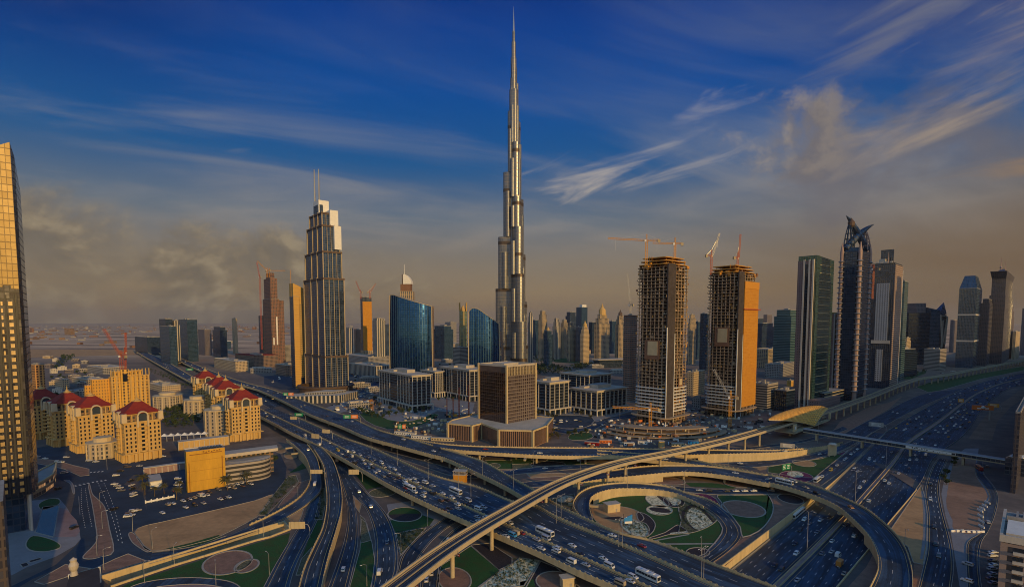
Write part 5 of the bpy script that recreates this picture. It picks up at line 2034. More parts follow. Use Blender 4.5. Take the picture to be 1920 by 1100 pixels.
def crowned_tower():
	x, y, w, d = corner(1572, 1606, 1624, 800, 41)
	root = empty('crowned_skyscraper', (x, y, 0), R(41), 'dark blue skyscraper with ringed corner shafts and a horned, spired crown', 'skyscraper')
	zs = lambda py: ZAT(py, y, 1606)
	H = zs(462)
	k = MB()
	k.prism(rect(w, d), -1, zs(560), 0, 1)
	k.prism(rect(w * .96, d * .90, w * .02, d * .05), zs(560), zs(478), 0, 1)
	k.prism(rect(w * .96, d * .90, w * .02, d * .05), zs(478), H, 0, 1, top=rect(w * .8, d * .7, w * .1, d * .15))
	k.build('glass_body', [F['navy_glass'], M['roof_grey']], root)
	for (a, b) in ((0, 0), (w, 0), (0, d), (w, d)):
		q = MB()
		q.lathe([(3.0, -1), (2.6, zs(470)), (.4, zs(452))], a, b, 10)
		c = q.build('corner_shaft', M['shaft_pink'], root)
		q = MB()
		nb = 26
		for i in range(nb):
			z = zs(735) + (zs(490) - zs(735)) * i / (nb - 1)
			q.lathe([(3.1, z), (4.9, z + 1.2), (3.1, z + 2.4)], a, b, 10)
		q.build('ring', M['galv'], c)
	k = MB()
	k.prism(rect(w * .84, 1, w * .08, -1.0), 10, H - 6, 0)
	k.prism(rect(1, d * .7, -1.0, d * .15), 10, H - 6, 0)
	k.build('raised_bay', F['bluedark'], root)
	# crown: two open spires and two crossing horns
	for (a, b, top, nm) in ((w * .25, d * .78, 404, 0), (w * .80, d * .20, 421, 1)):
		q = MB()
		zt = zs(top)
		for i in range(8):
			t = 2 * math.pi * i / 8
			pts = [(a + 7.5 * (1 - u ** 1.8) * math.cos(t), b + 7.5 * (1 - u ** 1.8) * math.sin(t), H - 2 + (zt - H) * u) for u in (0, .25, .5, .75, .95)]
			for p, r2 in zip(pts, pts[1:]):
				q.bar(p, r2, 1.0)
		for u in (.12, .3, .48, .66):
			r = 7.5 * (1 - u ** 1.8)
			q.lathe([(r, H + (zt - H) * u), (r + .4, H + (zt - H) * u + .9)], a, b, 8)
		q.lathe([(.7, zt - 6), (.1, zt + 3)], a, b, 6)
		q.build('spire', M['shaft_pink'] if nm else F['bluedark'], root)
	for sg, (p0, p1, p2, p3) in ((1, ((w * .85, d * .1, H - 2), (w * .55, d * .45, zs(435)), (w * .40, d * .72, zs(412)), (w * .25, d * 1.0, zs(398)))),
								 (-1, ((w * .1, d * .9, H - 2), (w * .45, d * .5, zs(440)), (w * .7, d * .3, zs(425)), (w * 1.15, -d * .05, zs(413))))):
		q = MB()
		pts = []
		for i in range(13):
			u = i / 12
			c = [(1 - u) ** 3, 3 * u * (1 - u) ** 2, 3 * u * u * (1 - u), u ** 3]
			pts.append(tuple(sum(c[j] * (p0, p1, p2, p3)[j][m] for j in range(4)) for m in range(3)))
		q.tube(pts, [5.0 * (1 - (i / 12) ** 2.6) + .5 for i in range(13)], 10)
		q.build('horn', F['bluedark'], root)
	q = MB()
	q.lathe([(.1, zs(424)), (4.5, zs(418)), (5.0, zs(412)), (.1, zs(403))], w * .28, d * .72, 12)
	q.build('orb', M['dark_band'], root)


M['shaft_pink'] = material('rose_stone', (.36, .25, .22), .7, var=.2, scale=.2)
crowned_tower()


def gridded_tower():
	x, y, w, d = corner(1627, 1671, 1685, G(1662, 729).y, 44)
	root = empty('gridded_tower', (x, y, 0), R(44), 'dark tower with pale punched-window panel, balconied flank and a slab and mast on top', 'tower')
	zs = lambda py: ZAT(py, y, 1665)
	H = zs(492)
	k = MB()
	k.prism(rect(w, d), -1, H, 0, 1)
	k.build('wall', [F['bluedark'], M['roof_grey']], root)
	k = MB()
	k.prism([(-.9, d * .18), (-.05, d * .18), (-.05, d * .72), (-.9, d * .72)], zs(638), zs(530), 0)
	k.prism([(-.9, d * .34), (-.05, d * .34), (-.05, d * .62), (-.9, d * .62)], zs(716), zs(655), 0)
	k.build('punched_panel', F['white_grid'], root)
	k = MB()
	k.prism([(-1.3, d * .05), (-.05, d * .05), (-.05, d * .85), (-1.3, d * .85)], zs(638) - 6, zs(638), 0)
	k.build('ledge', M['stone_grey'], root)
	k = MB()
	k.prism(rect(w, 1.2, 0, -1.25), 0, H - 3, 0)
	k.build('balcony_flank', F['pink_balcony'], root)
	k = MB()
	k.box(w + .6, -.4, -.2, 1.6, 2.2, H - 10)
	k.build('pale_edge', M['white'], root)
	k = MB()
	k.box(w * .35, d * .45, H - .1, 1.6, d * .55, zs(491 - 1) - H + 24)
	k.build('roof_slab', F['bluedark'], root)
	k = MB()
	k.box(w * .3, d * .62, H - .1, 10, 10, 9)
	k.build('plant_room', M['roof_pale'], root)
	k = MB()
	k.tube([(w * .2, d * .35, H), (w * .2, d * .35, zs(470))], [.9, .3], 6)
	k.build('mast', M['shaft_pink'], root)
	k = MB()
	for i in range(4):
		k.box(-.5, d * (.15 + .2 * i), H - .1, 3, 4, 3)
	k.build('roof_plant', M['stone_grey'], root)


gridded_tower()
block('slim_tower', 'slim pale green tower peeping out from behind the white-gridded tower', (1684, 1691, 1698), 1080, 44, 527, 'teal', tiers=None)


def angled_office():
	D = 1500
	x = at_px(1702, D)
	s = D / 1000
	root = empty('faceted_office', (x, D, 0), 0, 'dark faceted office complex with a glass crystal corner and pale zigzag bracing', 'office block')
	zs = lambda py: ZAT(py, D, 1740)
	k = MB()
	k.prism([(0, 0), (58 * s * .62, -8), (58 * s * .62, 40), (0, 50)], -1, zs(586), 0, 1)
	k.build('dark_block', [F['navy_glass'], M['roof_grey']], root)
	k = MB()
	k.prism([(18 * s, 10), (34 * s, 6), (40 * s, 40), (18 * s, 46)], -1, zs(568), 0, 1)
	k.build('rear_block', [F['violet'], M['roof_grey']], root)
	k = MB()
	k.prism([(36 * s, -9), (52 * s, -12), (60 * s, 30), (36 * s, 40)], -1, [zs(578), zs(582), zs(582), zs(572)], 0, 1)
	k.build('middle_block', [F['blue'], M['roof_grey']], root)
	k = MB()
	a, b, c, e = (52 * s, -12, zs(590)), (68 * s, -4, zs(588)), (74 * s, 22, zs(592)), (56 * s, 30, zs(590))
	t = (67 * s, 6, zs(566))
	for p, q in ((a, b), (b, c), (c, e), (e, a)):
		k.face([p, q, t])
	k.build('glass_crystal', F['blue'], root)
	k = MB()
	k.prism([(52 * s, -12), (68 * s, -4), (74 * s, 22), (56 * s, 30)], -1, zs(590), 0)
	k.build('corner_block', F['bluedark'], root)
	for p, q in (((52 * s, -13.5, zs(590)), (60 * s, -9, zs(650))), ((60 * s, -9, zs(650)), (69 * s, -5, zs(594))), ((69 * s, -5.5, zs(594)), (66 * s, -7, zs(645))), ((53 * s, -13.5, zs(592)), (69 * s, -5, zs(594))), ((58 * s, -11, zs(600)), (58 * s, -11, zs(652)))):
		k = MB()
		k.bar(p, q, 2.6)
		k.build('brace', M['stone_grey'], root)


angled_office()
r_, w_, d_, h_ = block('banded_tower', 'bulky blue-banded tower with a chamfered crown at the far end of the highway', (1793, 1826, 1836), 1380, 44, 540, 'blue', z0=0)
k = MB()
k.prism(rect(w_, d_), h_ - .1, h_ + 34, 0, 1, top=rect(w_ * .55, d_ * .6, w_ * .2, d_ * .2))
k.build('crown', [F['blue'], M['roof_grey']], r_)
for z in (.33, .66):
	k = MB()
	k.prism(rect(w_ + 1.2, d_ + 1.2, -.6, -.6), h_ * z, h_ * z + 4, 0)
	k.build('band', M['stone_grey'], r_)
block('dark_balcony_tower', 'dark stepped tower with balconied flank squeezed between the two biggest far highway towers', (1834, 1850, 1860), 1440, 44, 560, 'night', tiers=[(0, .94, 0), (.94, 1, .15)])
r_, w_, d_, h_ = block('twin_antenna_tower', 'brown-violet tower with flared top and two antennas at the far right', (1850, 1880, 1894), 1500, 44, 520, 'night', z0=0, tiers=[(0, .80, 0), (.80, 1, .06)])
k = MB()
k.prism(rect(w_ * .9, d_ * .9, w_ * .05, d_ * .05), h_ - .1, h_ + 18, 0, 1, top=rect(w_ * 1.05, d_ * 1.05, -w_ * .02, -d_ * .02))
k.prism(rect(w_ * .6, d_ * .6, w_ * .2, d_ * .2), h_ + 18, h_ + 32, 0, 1, top=rect(w_ * .25, d_ * .25, w_ * .38, d_ * .38))
k.build('crown', [F['night'], M['roof_grey']], r_)
for f in (.2, .7):
	k = MB()
	k.tube([(w_ * f, d_ * .5, h_ + 27), (w_ * f, d_ * .5, h_ + 62)], [1.3, .4], 6)
	k.lathe([(.5, h_ + 30), (4, h_ + 33), (.5, h_ + 36)], w_ * f, d_ * .5, 8)
	k.build('antenna', M['shaft_pink'], r_)
block('low_block', 'white cubic block with three dark louvred bays near the far highway', (1734, 1764, 1776), 1400 * .93, 30, 655, F['carpark'])
block('distant_tower', 'hazy dark tower on the far right edge behind the antenna tower', (1913, 1922, 1934), 1900, 30, 578, 'violet')
block('unfinished_tower', 'hazy jagged unfinished tower just right of the antenna tower', (1888, 1893, 1899), 1750, 30, 575, 'violet', tiers=[(0, .8, 0), (.8, .92, .1), (.92, 1, .25)])

# ---- left: gold tower, stepped site tower, thin orange tower
M['gold_wall'] = None
F['gold_wall'] = facade('gold_tower_wall', (.62, .38, .10), (.10, .06, .03), 3.8, 3.9, (.12, .70), (.30, .85), grough=.35, vary=.3)
F['gold_plain'] = facade('gold_louvred_wall', (.62, .36, .085), (.46, .25, .05), 60, 3.0, (0, 1), (.5, 1), grough=.5, vary=.1)
r_, w_, d_, h_ = block('gold_tower', 'narrow gold-yellow tower with dark edge, left of the twin-masted skyscraper', (545, 552, 577), 955, 22, 556, 'bluedark')
k = MB()
k.prism(rect(w_ * .42, .8, 0, -.85), 0, h_, 0)
k.build('louvred_bay', F['gold_plain'], r_)
k = MB()
k.prism(rect(w_ * .56, .7, w_ * .44, -.75), 20, h_ - 12, 0)
k.build('windowed_bay', F['gold_wall'], r_)
k = MB()
k.prism(rect(w_ * .56, .7, w_ * .44, -.75), h_ - 12, h_ + 1, 0)
k.prism(rect(w_, d_, 0, 0), h_ - .1, [h_ + 24, h_ + 13, h_ + 12, h_ + 24], 0, 1)
k.build('crown', [F['gold_plain'], M['roof_pale']], r_)
k = MB()
k.tube([(0, d_ * .5, h_), (0, d_ * .5, h_ + 48)], [.6, .3], 5)
k.build('mast', M['crane_y'], r_)

F['site_far'] = facade('bare_frame_facade', (.28, .14, .09), (.04, .03, .03), 4.2, 4.0, (.15, .85), (.25, .95), grough=.8, vary=.8)
r_, w_, d_, h_ = block('unfinished_tower', 'distant stepped brown unfinished tower bristling with cranes, left of the gold tower', (495, 510, 526), 1500, 40, 560, 'site_far', z0=0)
k = MB()
k.prism(rect(w_ * .8, d_ * .8, w_ * .1, d_ * .1), h_ - .1, h_ + 58, 0, 1)
k.prism(rect(w_ * .5, d_ * .5, w_ * .25, d_ * .25), h_ + 58, h_ + 74, 0, 1)
k.build('upper_stage', [F['site_far'], M['site_ochre']], r_)
k = MB()
k.prism(rect(w_ * .5, d_ * .5, w_ * 1.02, 0), -1, h_ * .98, 0, 1)
k.build('side_tower', [F['site_far'], M['site_dark']], r_)
k = MB()
k.prism(rect(w_ * .4, d_ * .5, -w_ * .1, d_ * 1.02), -1, h_ * .75, 0, 1)
k.build('blue_wing', [F['bluedark'], M['roof_grey']], r_)
for dx, hh in ((.15, .30), (.55, .62)):
	k = MB()
	k.prism(rect(3.5, .6, w_ * dx, -.7), h_ * .3, h_ * hh + 20, 0)
	k.build('pale_cladding', M['white'], r_)
r_, w_, d_, h_ = block('unfinished_tower', 'narrow orange unfinished tower with two luffing cranes, right of the twin-masted skyscraper', (677, 681, 698), 1520, 25, 557, 'bluedark')
k = MB()
k.prism(rect(w_, .8, 0, -.85), 0, h_ - 12, 0)
k.build('orange_cladding', M['orange_grid'], r_)
k = MB()
k.prism(rect(w_ + 4, d_ + 2, -2, -2), -.5, 38, 0, 1)
k.build('base', [F['cream_strip'], M['roof_pale']], r_)
r_, w_, d_, h_ = block('banded_tower', 'squat tower of brown strips between white piers, left of the wide blue glass tower', (699, 707, 723), 1400, 25, 597, 'stripe_v', tiers=[(0, .96, 0), (.96, 1, .06)])
block('twin_towers', 'small striped tower just right of the twin-masted skyscraper', (649, 655, 663), 1800, 25, 615, 'stripe_v')
block('apartment_tower', 'small brown tower beside the small striped tower', (664, 668, 677), 1850, 25, 618, 'brown')
block('apartment_tower', 'pale sliver of a tower left of the wide blue glass tower', (723, 726, 732), 1700, 25, 609, 'cream')


def round_top_tower():
	D = 1500
	x = at_px(763, D)
	root = empty('sail_topped_tower', (x, D, 0), 0, 'white tower with a sail-shaped top and slim mast, rising behind the wide blue glass tower', 'tower')

	def prof(pts, y0, y1, name, mat):
		k = MB()
		q = [((px - 763) * D / 1000, ZAT(py, D, 763)) for px, py in pts]
		n = len(q)
		for i in range(n):
			a, b = q[i], q[(i + 1) % n]
			k.face([(a[0], y1, a[1]), (b[0], y1, b[1]), (b[0], y0, b[1]), (a[0], y0, a[1])], 0, [(0, a[1]), (0, b[1]), (24, b[1]), (24, a[1])])
		k.face([(u, y0, v) for u, v in q], 0, [(u, v) for u, v in q])
		k.face([(u, y1, v) for u, v in reversed(q)], 0, [(u, v) for u, v in reversed(q)])
		k.build(name, mat, root)
	prof([(750, 700), (776, 700), (775, 545.5), (751, 545.5)], 0, 26, 'shaft', F['cream_strip'])
	prof([(752, 545.3), (771, 545.3), (771, 532.5), (752, 532.5)], 1, 25, 'dark_band', M['site_brown'])
	prof([(757, 532.3), (773, 532.3), (772.5, 528), (771, 524), (768, 519), (764, 515.5), (760, 514), (757, 514)], 0, 26, 'sail', M['white'])
	prof([(754.5, 532.3), (756.5, 532.3), (756.5, 514), (754.5, 514)], 4, 22, 'edge_strip', M['site_brown'])
	k = MB()
	k.tube([(-6, 10, ZAT(515, D, 763)), (-6, 10, ZAT(495, D, 763))], [.9, .4], 6)
	k.build('mast', M['white'], root)


round_top_tower()


def thin_green():
	D = 1450
	root = empty('notched_tower', (at_px(869, D), D, 0), R(10), 'thin green-gold tower with an open notch at the top, left of the tallest tower', 'tower')
	zs = lambda py: ZAT(py, D, 869)
	k = MB()
	k.prism(rect(20, 18, -10, 0), -1, zs(583), 0, 1)
	k.build('wall', [F['green_glass'], M['roof_pale']], root)
	for s in (-1, 1):
		k = MB()
		k.prism(rect(3, 18, -10 if s < 0 else 7, 0), zs(583), zs(567), 0, 1, top=rect(2.5, 18, -10.5 if s < 0 else 8, 0))
		k.build('horn', F['gold_plain'], root)
	k = MB()
	k.prism(rect(20, .8, -10, -.82), 0, zs(583), 0)
	k.build('edge_strip', M['gold_strip'], root)
	k = MB()
	k.lathe([(8, zs(585)), (5, zs(577)), (2, zs(573))], 0, 9, 10)
	k.build('lantern', M['stone'], root)


M['gold_strip'] = facade('green_gold_facade', (.36, .28, .12), (.05, .10, .09), 11, 3.8, (.2, .8), (.1, .95), gmetal=.4)
thin_green()

SKY = [  # left, corner, right, top, depth, facade, label
	(990, 994, 1000, 586, 1500, 'stripe_v', 'white thin tower touching the right side of the tallest tower'),
	(999, 1003, 1009, 600, 1900, 'blue', 'plain blue tower a little right of the tallest tower'),
	(1009, 1016, 1026, 583, 1700, 'cream_strip', 'pale stepped tower, first tall cream one right of the tallest tower'),
	(1019, 1026, 1036, 620, 1450, 'blue', 'short blue tower with a pinnacle in front of the pale stepped one'),
	(1036, 1042, 1051, 598, 1700, 'stripe_v', 'dark and cream striped tower in the middle of the far skyline'),
	(1050, 1057, 1066, 600, 1750, 'cream_strip', 'cream tower just right of the dark and cream striped one'),
	(1060, 1068, 1081, 585, 2300, 'bluedark', 'dark blue two-stage tower behind the cream skyline towers'),
	(1063, 1069, 1080, 605, 1600, 'cream_strip', 'cream tower with stepped ornamental top before the dark blue one'),
	(1080, 1090, 1101, 576, 2000, 'blue', 'blue and cream slab with a bright white roof box in the far skyline'),
	(1079, 1084, 1090, 613, 1600, 'violet', 'low violet tower in the dip of the far skyline'),
	(1088, 1094, 1105, 613, 1500, 'cream', 'cream tower with a small pinnacle, shorter than its neighbours'),
	(1104, 1110, 1117, 604, 2000, 'bluedark', 'dim blue tower left of the big cream pinnacled tower'),
	(1114, 1123, 1143, 590, 1500, 'cream_strip', 'largest cream tower of the far skyline, with a pinnacled top'),
	(1142, 1147, 1155, 602, 2000, 'blue', 'white and blue tower between the two pinnacled cream towers'),
	(1153, 1160, 1172, 592, 1550, 'cream_strip', 'slender cream tower with a dark domed top beside the boat-shaped hall'),
	(1289, 1294, 1305, 590, 1500, 'cream_strip', 'cream tower seen in the gap right of the taller unfinished tower'),
	(1303, 1308, 1314, 603, 1700, 'blue', 'small blue tower in the gap between the unfinished towers'),
	(1312, 1318, 1328, 588, 1300, 'bluedark', 'dark tower partly hidden by the shorter unfinished tower'),
	(1413, 1428, 1452, 606, 1800, 'bluedark', 'broad dark blue block right of the orange cladding'),
	(1414, 1420, 1430, 597, 2300, 'bluedark', 'smaller dark tower rising behind the broad dark blue block'),
	(1430, 1437, 1446, 590, 2600, 'violet', 'faint tower behind the teal banded block'),
	(1450, 1482, 1496, 581, 1300, 'teal', 'wide teal block with pale horizontal bands left of the finned green tower'),
	(300, 312, 325, 598, 1500, 'bluedark', 'dark blue glass block, leftmost of the far trio beyond the flyovers'),
	(301, 318, 332, 612, 1420, 'blue', 'lower blue block in front of the dark blue far block'),
	(322, 328, 338, 601, 1520, 'stripe_v', 'cream slab in the middle of the far trio beyond the flyovers'),
	(336, 352, 371, 599, 1600, 'blue', 'cream and blue arched block, rightmost of the far trio'),
	(372, 384, 397, 618, 1900, 'violet', 'low brown-violet block right of the far trio'),
	(399, 413, 426, 613, 1800, 'bluedark', 'dark blue block on the pale desert plain'),
	(436, 440, 446, 597, 2000, 'cream', 'lone thin pale tower on the desert plain'),
	(253, 276, 302, 632, 1900, 'bluedark', 'long low dark building left of the far trio'),
	(811, 833, 850, 611, 1700, 'blue', 'low wide blue block right of the wide blue glass tower'),
	(835, 845, 856, 604, 2400, 'grey', 'pale stepped block behind the low wide blue block'),
	(1685, 1692, 1703, 622, 1500, 'cream', 'small cream tower between the white-gridded tower and the faceted office'),
	(1696, 1700, 1708, 634, 1400, 'cream', 'short cream block at the foot of the faceted office'),
	(1780, 1786, 1795, 600, 2100, 'violet', 'hazy violet tower left of the blue-banded far tower'),
	(1898, 1904, 1912, 622, 1700, 'cream', 'tiny sunlit cream tower at the far right end'),
	(1680, 1696, 1722, 655, 1150, 'navy_glass', 'low dark glazed hall at the foot of the white-gridded tower'),
]
for i, (pl, pc, pr, top, D, fac, lab) in enumerate(SKY):
	st = [(0, .82, 0), (.82, .93, .08), (.93, 1, .2)] if fac in ('cream_strip', 'stripe_v', 'cream') and i < 17 else ([(0, .9, 0), (.9, 1, .1)] if i % 3 == 0 else None)
	r_, w_, d_, h_ = block('apartment_tower' if D < 1850 else 'distant_tower', lab, (pl, pc, pr), D, 30 + (i * 7) % 18, top, fac, tiers=st)
	if any(q in lab for q in ('with a pinnacle', 'small pinnacle', 'pinnacled top', 'domed top')):
		k = MB()
		k.lathe([(w_ * .22, h_ - 1), (w_ * .20, h_ + w_ * .3), (w_ * .08, h_ + w_ * .45), (0, h_ + w_ * .7)], w_ / 2, d_ / 2, 10)
		k.build('pinnacle', M['stone'] if 'dark' not in lab else M['dark_band'], r_)
	if 'roof box' in lab:
		k = MB()
		k.box(w_ * .6, d_ * .4, h_ - .1, w_ * .7, d_ * .5, 10)
		k.build('roof_box', M['white'], r_)

r_, w_, d_, h_ = block('unfinished_tower', 'dark unfinished tower with many floor edges left of the taller concrete tower', (1169, 1181, 1194), 800, 42, 592, 'site_far', roof='site_dark')
k = MB()
for i in range(42):
	k.prism(rect(w_ + 1.6, d_ + 1.6, -.8, -.8), h_ * i / 42, h_ * i / 42 + .7, 0, bottom=True)
k.build('slab_edges', M['roof_grey'], r_)

# ---- low buildings in the middle distance
LOWS = [  # left, corner, right, base y, top y, facade, roof, label
	(1414, 1440, 1493, 690, 655, 'cream_strip', 'roof_pale', 'long sunlit yellow apartment row left of the finned green tower'),
	(1436, 1462, 1492, 708, 684, 'grey', 'roof_grey', 'long grey two-storey building in front of the yellow apartment row'),
	(1411, 1442, 1462, 770, 721, 'carpark', 'roof_grey', 'grey open-decked car park right of the orange cladding'),
	(1455, 1478, 1494, 772, 733, 'navy_glass', 'roof_grey', 'dark hall with white roof trusses between the car park and the finned tower'),
	(1289, 1302, 1323, 742, 698, 'cream', 'roof_pale', 'cream building seen in the gap between the unfinished towers'),
	(652, 700, 738, 707, 687, 'stripe_v', 'roof_pale', 'long tan ribbed mall wall right of the twin-masted skyscraper'),
	(640, 690, 735, 690, 670, 'grey', 'roof_pale', 'pale flat mall roof between the dome and the tan wall'),
	(849, 862, 879, 692, 652, 'carpark', 'roof_grey', 'small rounded grey office with lit floor bands beside the narrow blue tower'),
	(500, 525, 547, 678, 648, 'grey', 'roof_pale', 'pale wedge-roofed building left of the gold tower'),
	(400, 440, 465, 697, 678, 'cream', 'roof_pale', 'long tan shop building near the far end of the upper flyover'),
	(440, 475, 520, 690, 667, 'brown', 'roof_red', 'red-fronted store with an arched entrance left of the gold tower'),
	(515, 535, 560, 705, 685, 'brown', 'roof_pale', 'square tan building at the foot of the gold tower'),
	(385, 410, 433, 655, 640, 'blue', 'white', 'white building with a bright cyan roof on the far plain'),
	(345, 362, 382, 660, 648, 'cream', 'roof_pale', 'low cream building left of the cyan-roofed one'),
	(780, 800, 828, 668, 655, 'cream', 'roof_pale', 'low sandy housing row right of the wide blue glass tower'),
	(815, 840, 870, 660, 645, 'cream', 'roof_pale', 'far sandy housing row below the notched thin tower'),
	(1300, 1316, 1330, 765, 748, 'grey', 'roof_grey', 'low grey shed between the two unfinished towers'),
	(1018, 1040, 1062, 668, 655, 'cream', 'roof_red', 'cluster of cream villas, first beyond the park trees'),
	(1082, 1094, 1108, 668, 657, 'cream', 'roof_red', 'cluster of cream villas, second beyond the park trees'),
	(1478, 1486, 1494, 724, 714, 'gold_plain', 'roof_pale', 'small sunlit orange wall block at the foot of the finned green tower'),
	(130, 158, 190, 722, 712, 'cream', 'roof_pale', 'long white warehouse left of the golden hotel'),
	(160, 190, 235, 702, 690, 'grey', 'roof_pale', 'row of pale flat-roofed sheds behind the golden hotel'),
	(275, 300, 335, 735, 724, 'cream', 'roof_pale', 'low yellow-walled yard building right of the golden hotel'),
	(98, 112, 125, 730, 712, 'cream', 'roof_pale', 'low cream block right of the orange striped tower'),
]
for i, (pl, pc, pr, by, top, fac, roof, lab) in enumerate(LOWS):
	D = G(pc, by).y
	block('low_building', lab, (pl, pc, pr), D, 36 + (i * 11) % 16, top, fac, roof, cat='building')


def dome_and_hall():
	p = G(664, 664)
	root = empty('domed_hall', (p.x, p.y, 0), 0, 'pale dome with gold trim right of the twin-masted skyscraper', 'building')
	r = 17 / 1000 * p.y
	k = MB()
	k.lathe([(r, -.5), (r, 6), (r * .97, 12), (r * .8, r * .62), (r * .5, r * .84), (r * .2, r * .93), (0, r * .95)], 0, 0, 24)
	o = k.build('dome', M['stone_grey'], root)
	k = MB()
	k.lathe([(r + .4, 6), (r + .8, 8), (r + .4, 10)], 0, 0, 24)
	k.build('trim', M['gold'], root)
	p = G(1140, 688)
	root = empty('boat_shaped_hall', (p.x, p.y, 0), R(12), 'dark boat-shaped hall with an overhanging pale roof beyond the park', 'building')
	s = p.y / 1000
	k = MB()
	hull = [(-30 * s, 0), (-22 * s, -10 * s), (26 * s, -10 * s), (31 * s, 0), (26 * s, 10 * s), (-22 * s, 10 * s)]
	k.prism([(a * .82, b) for a, b in hull], -.5, 20, 0, 1, top=hull)
	k.build('hull', [F['navy_glass'], M['roof_pale']], root)
	k = MB()
	k.prism([(a * 1.08, b * 1.15) for a, b in hull], 20, [25, 22, 21, 24, 21, 22], 0)
	k.build('roof', M['roof_pale'], root)


dome_and_hall()


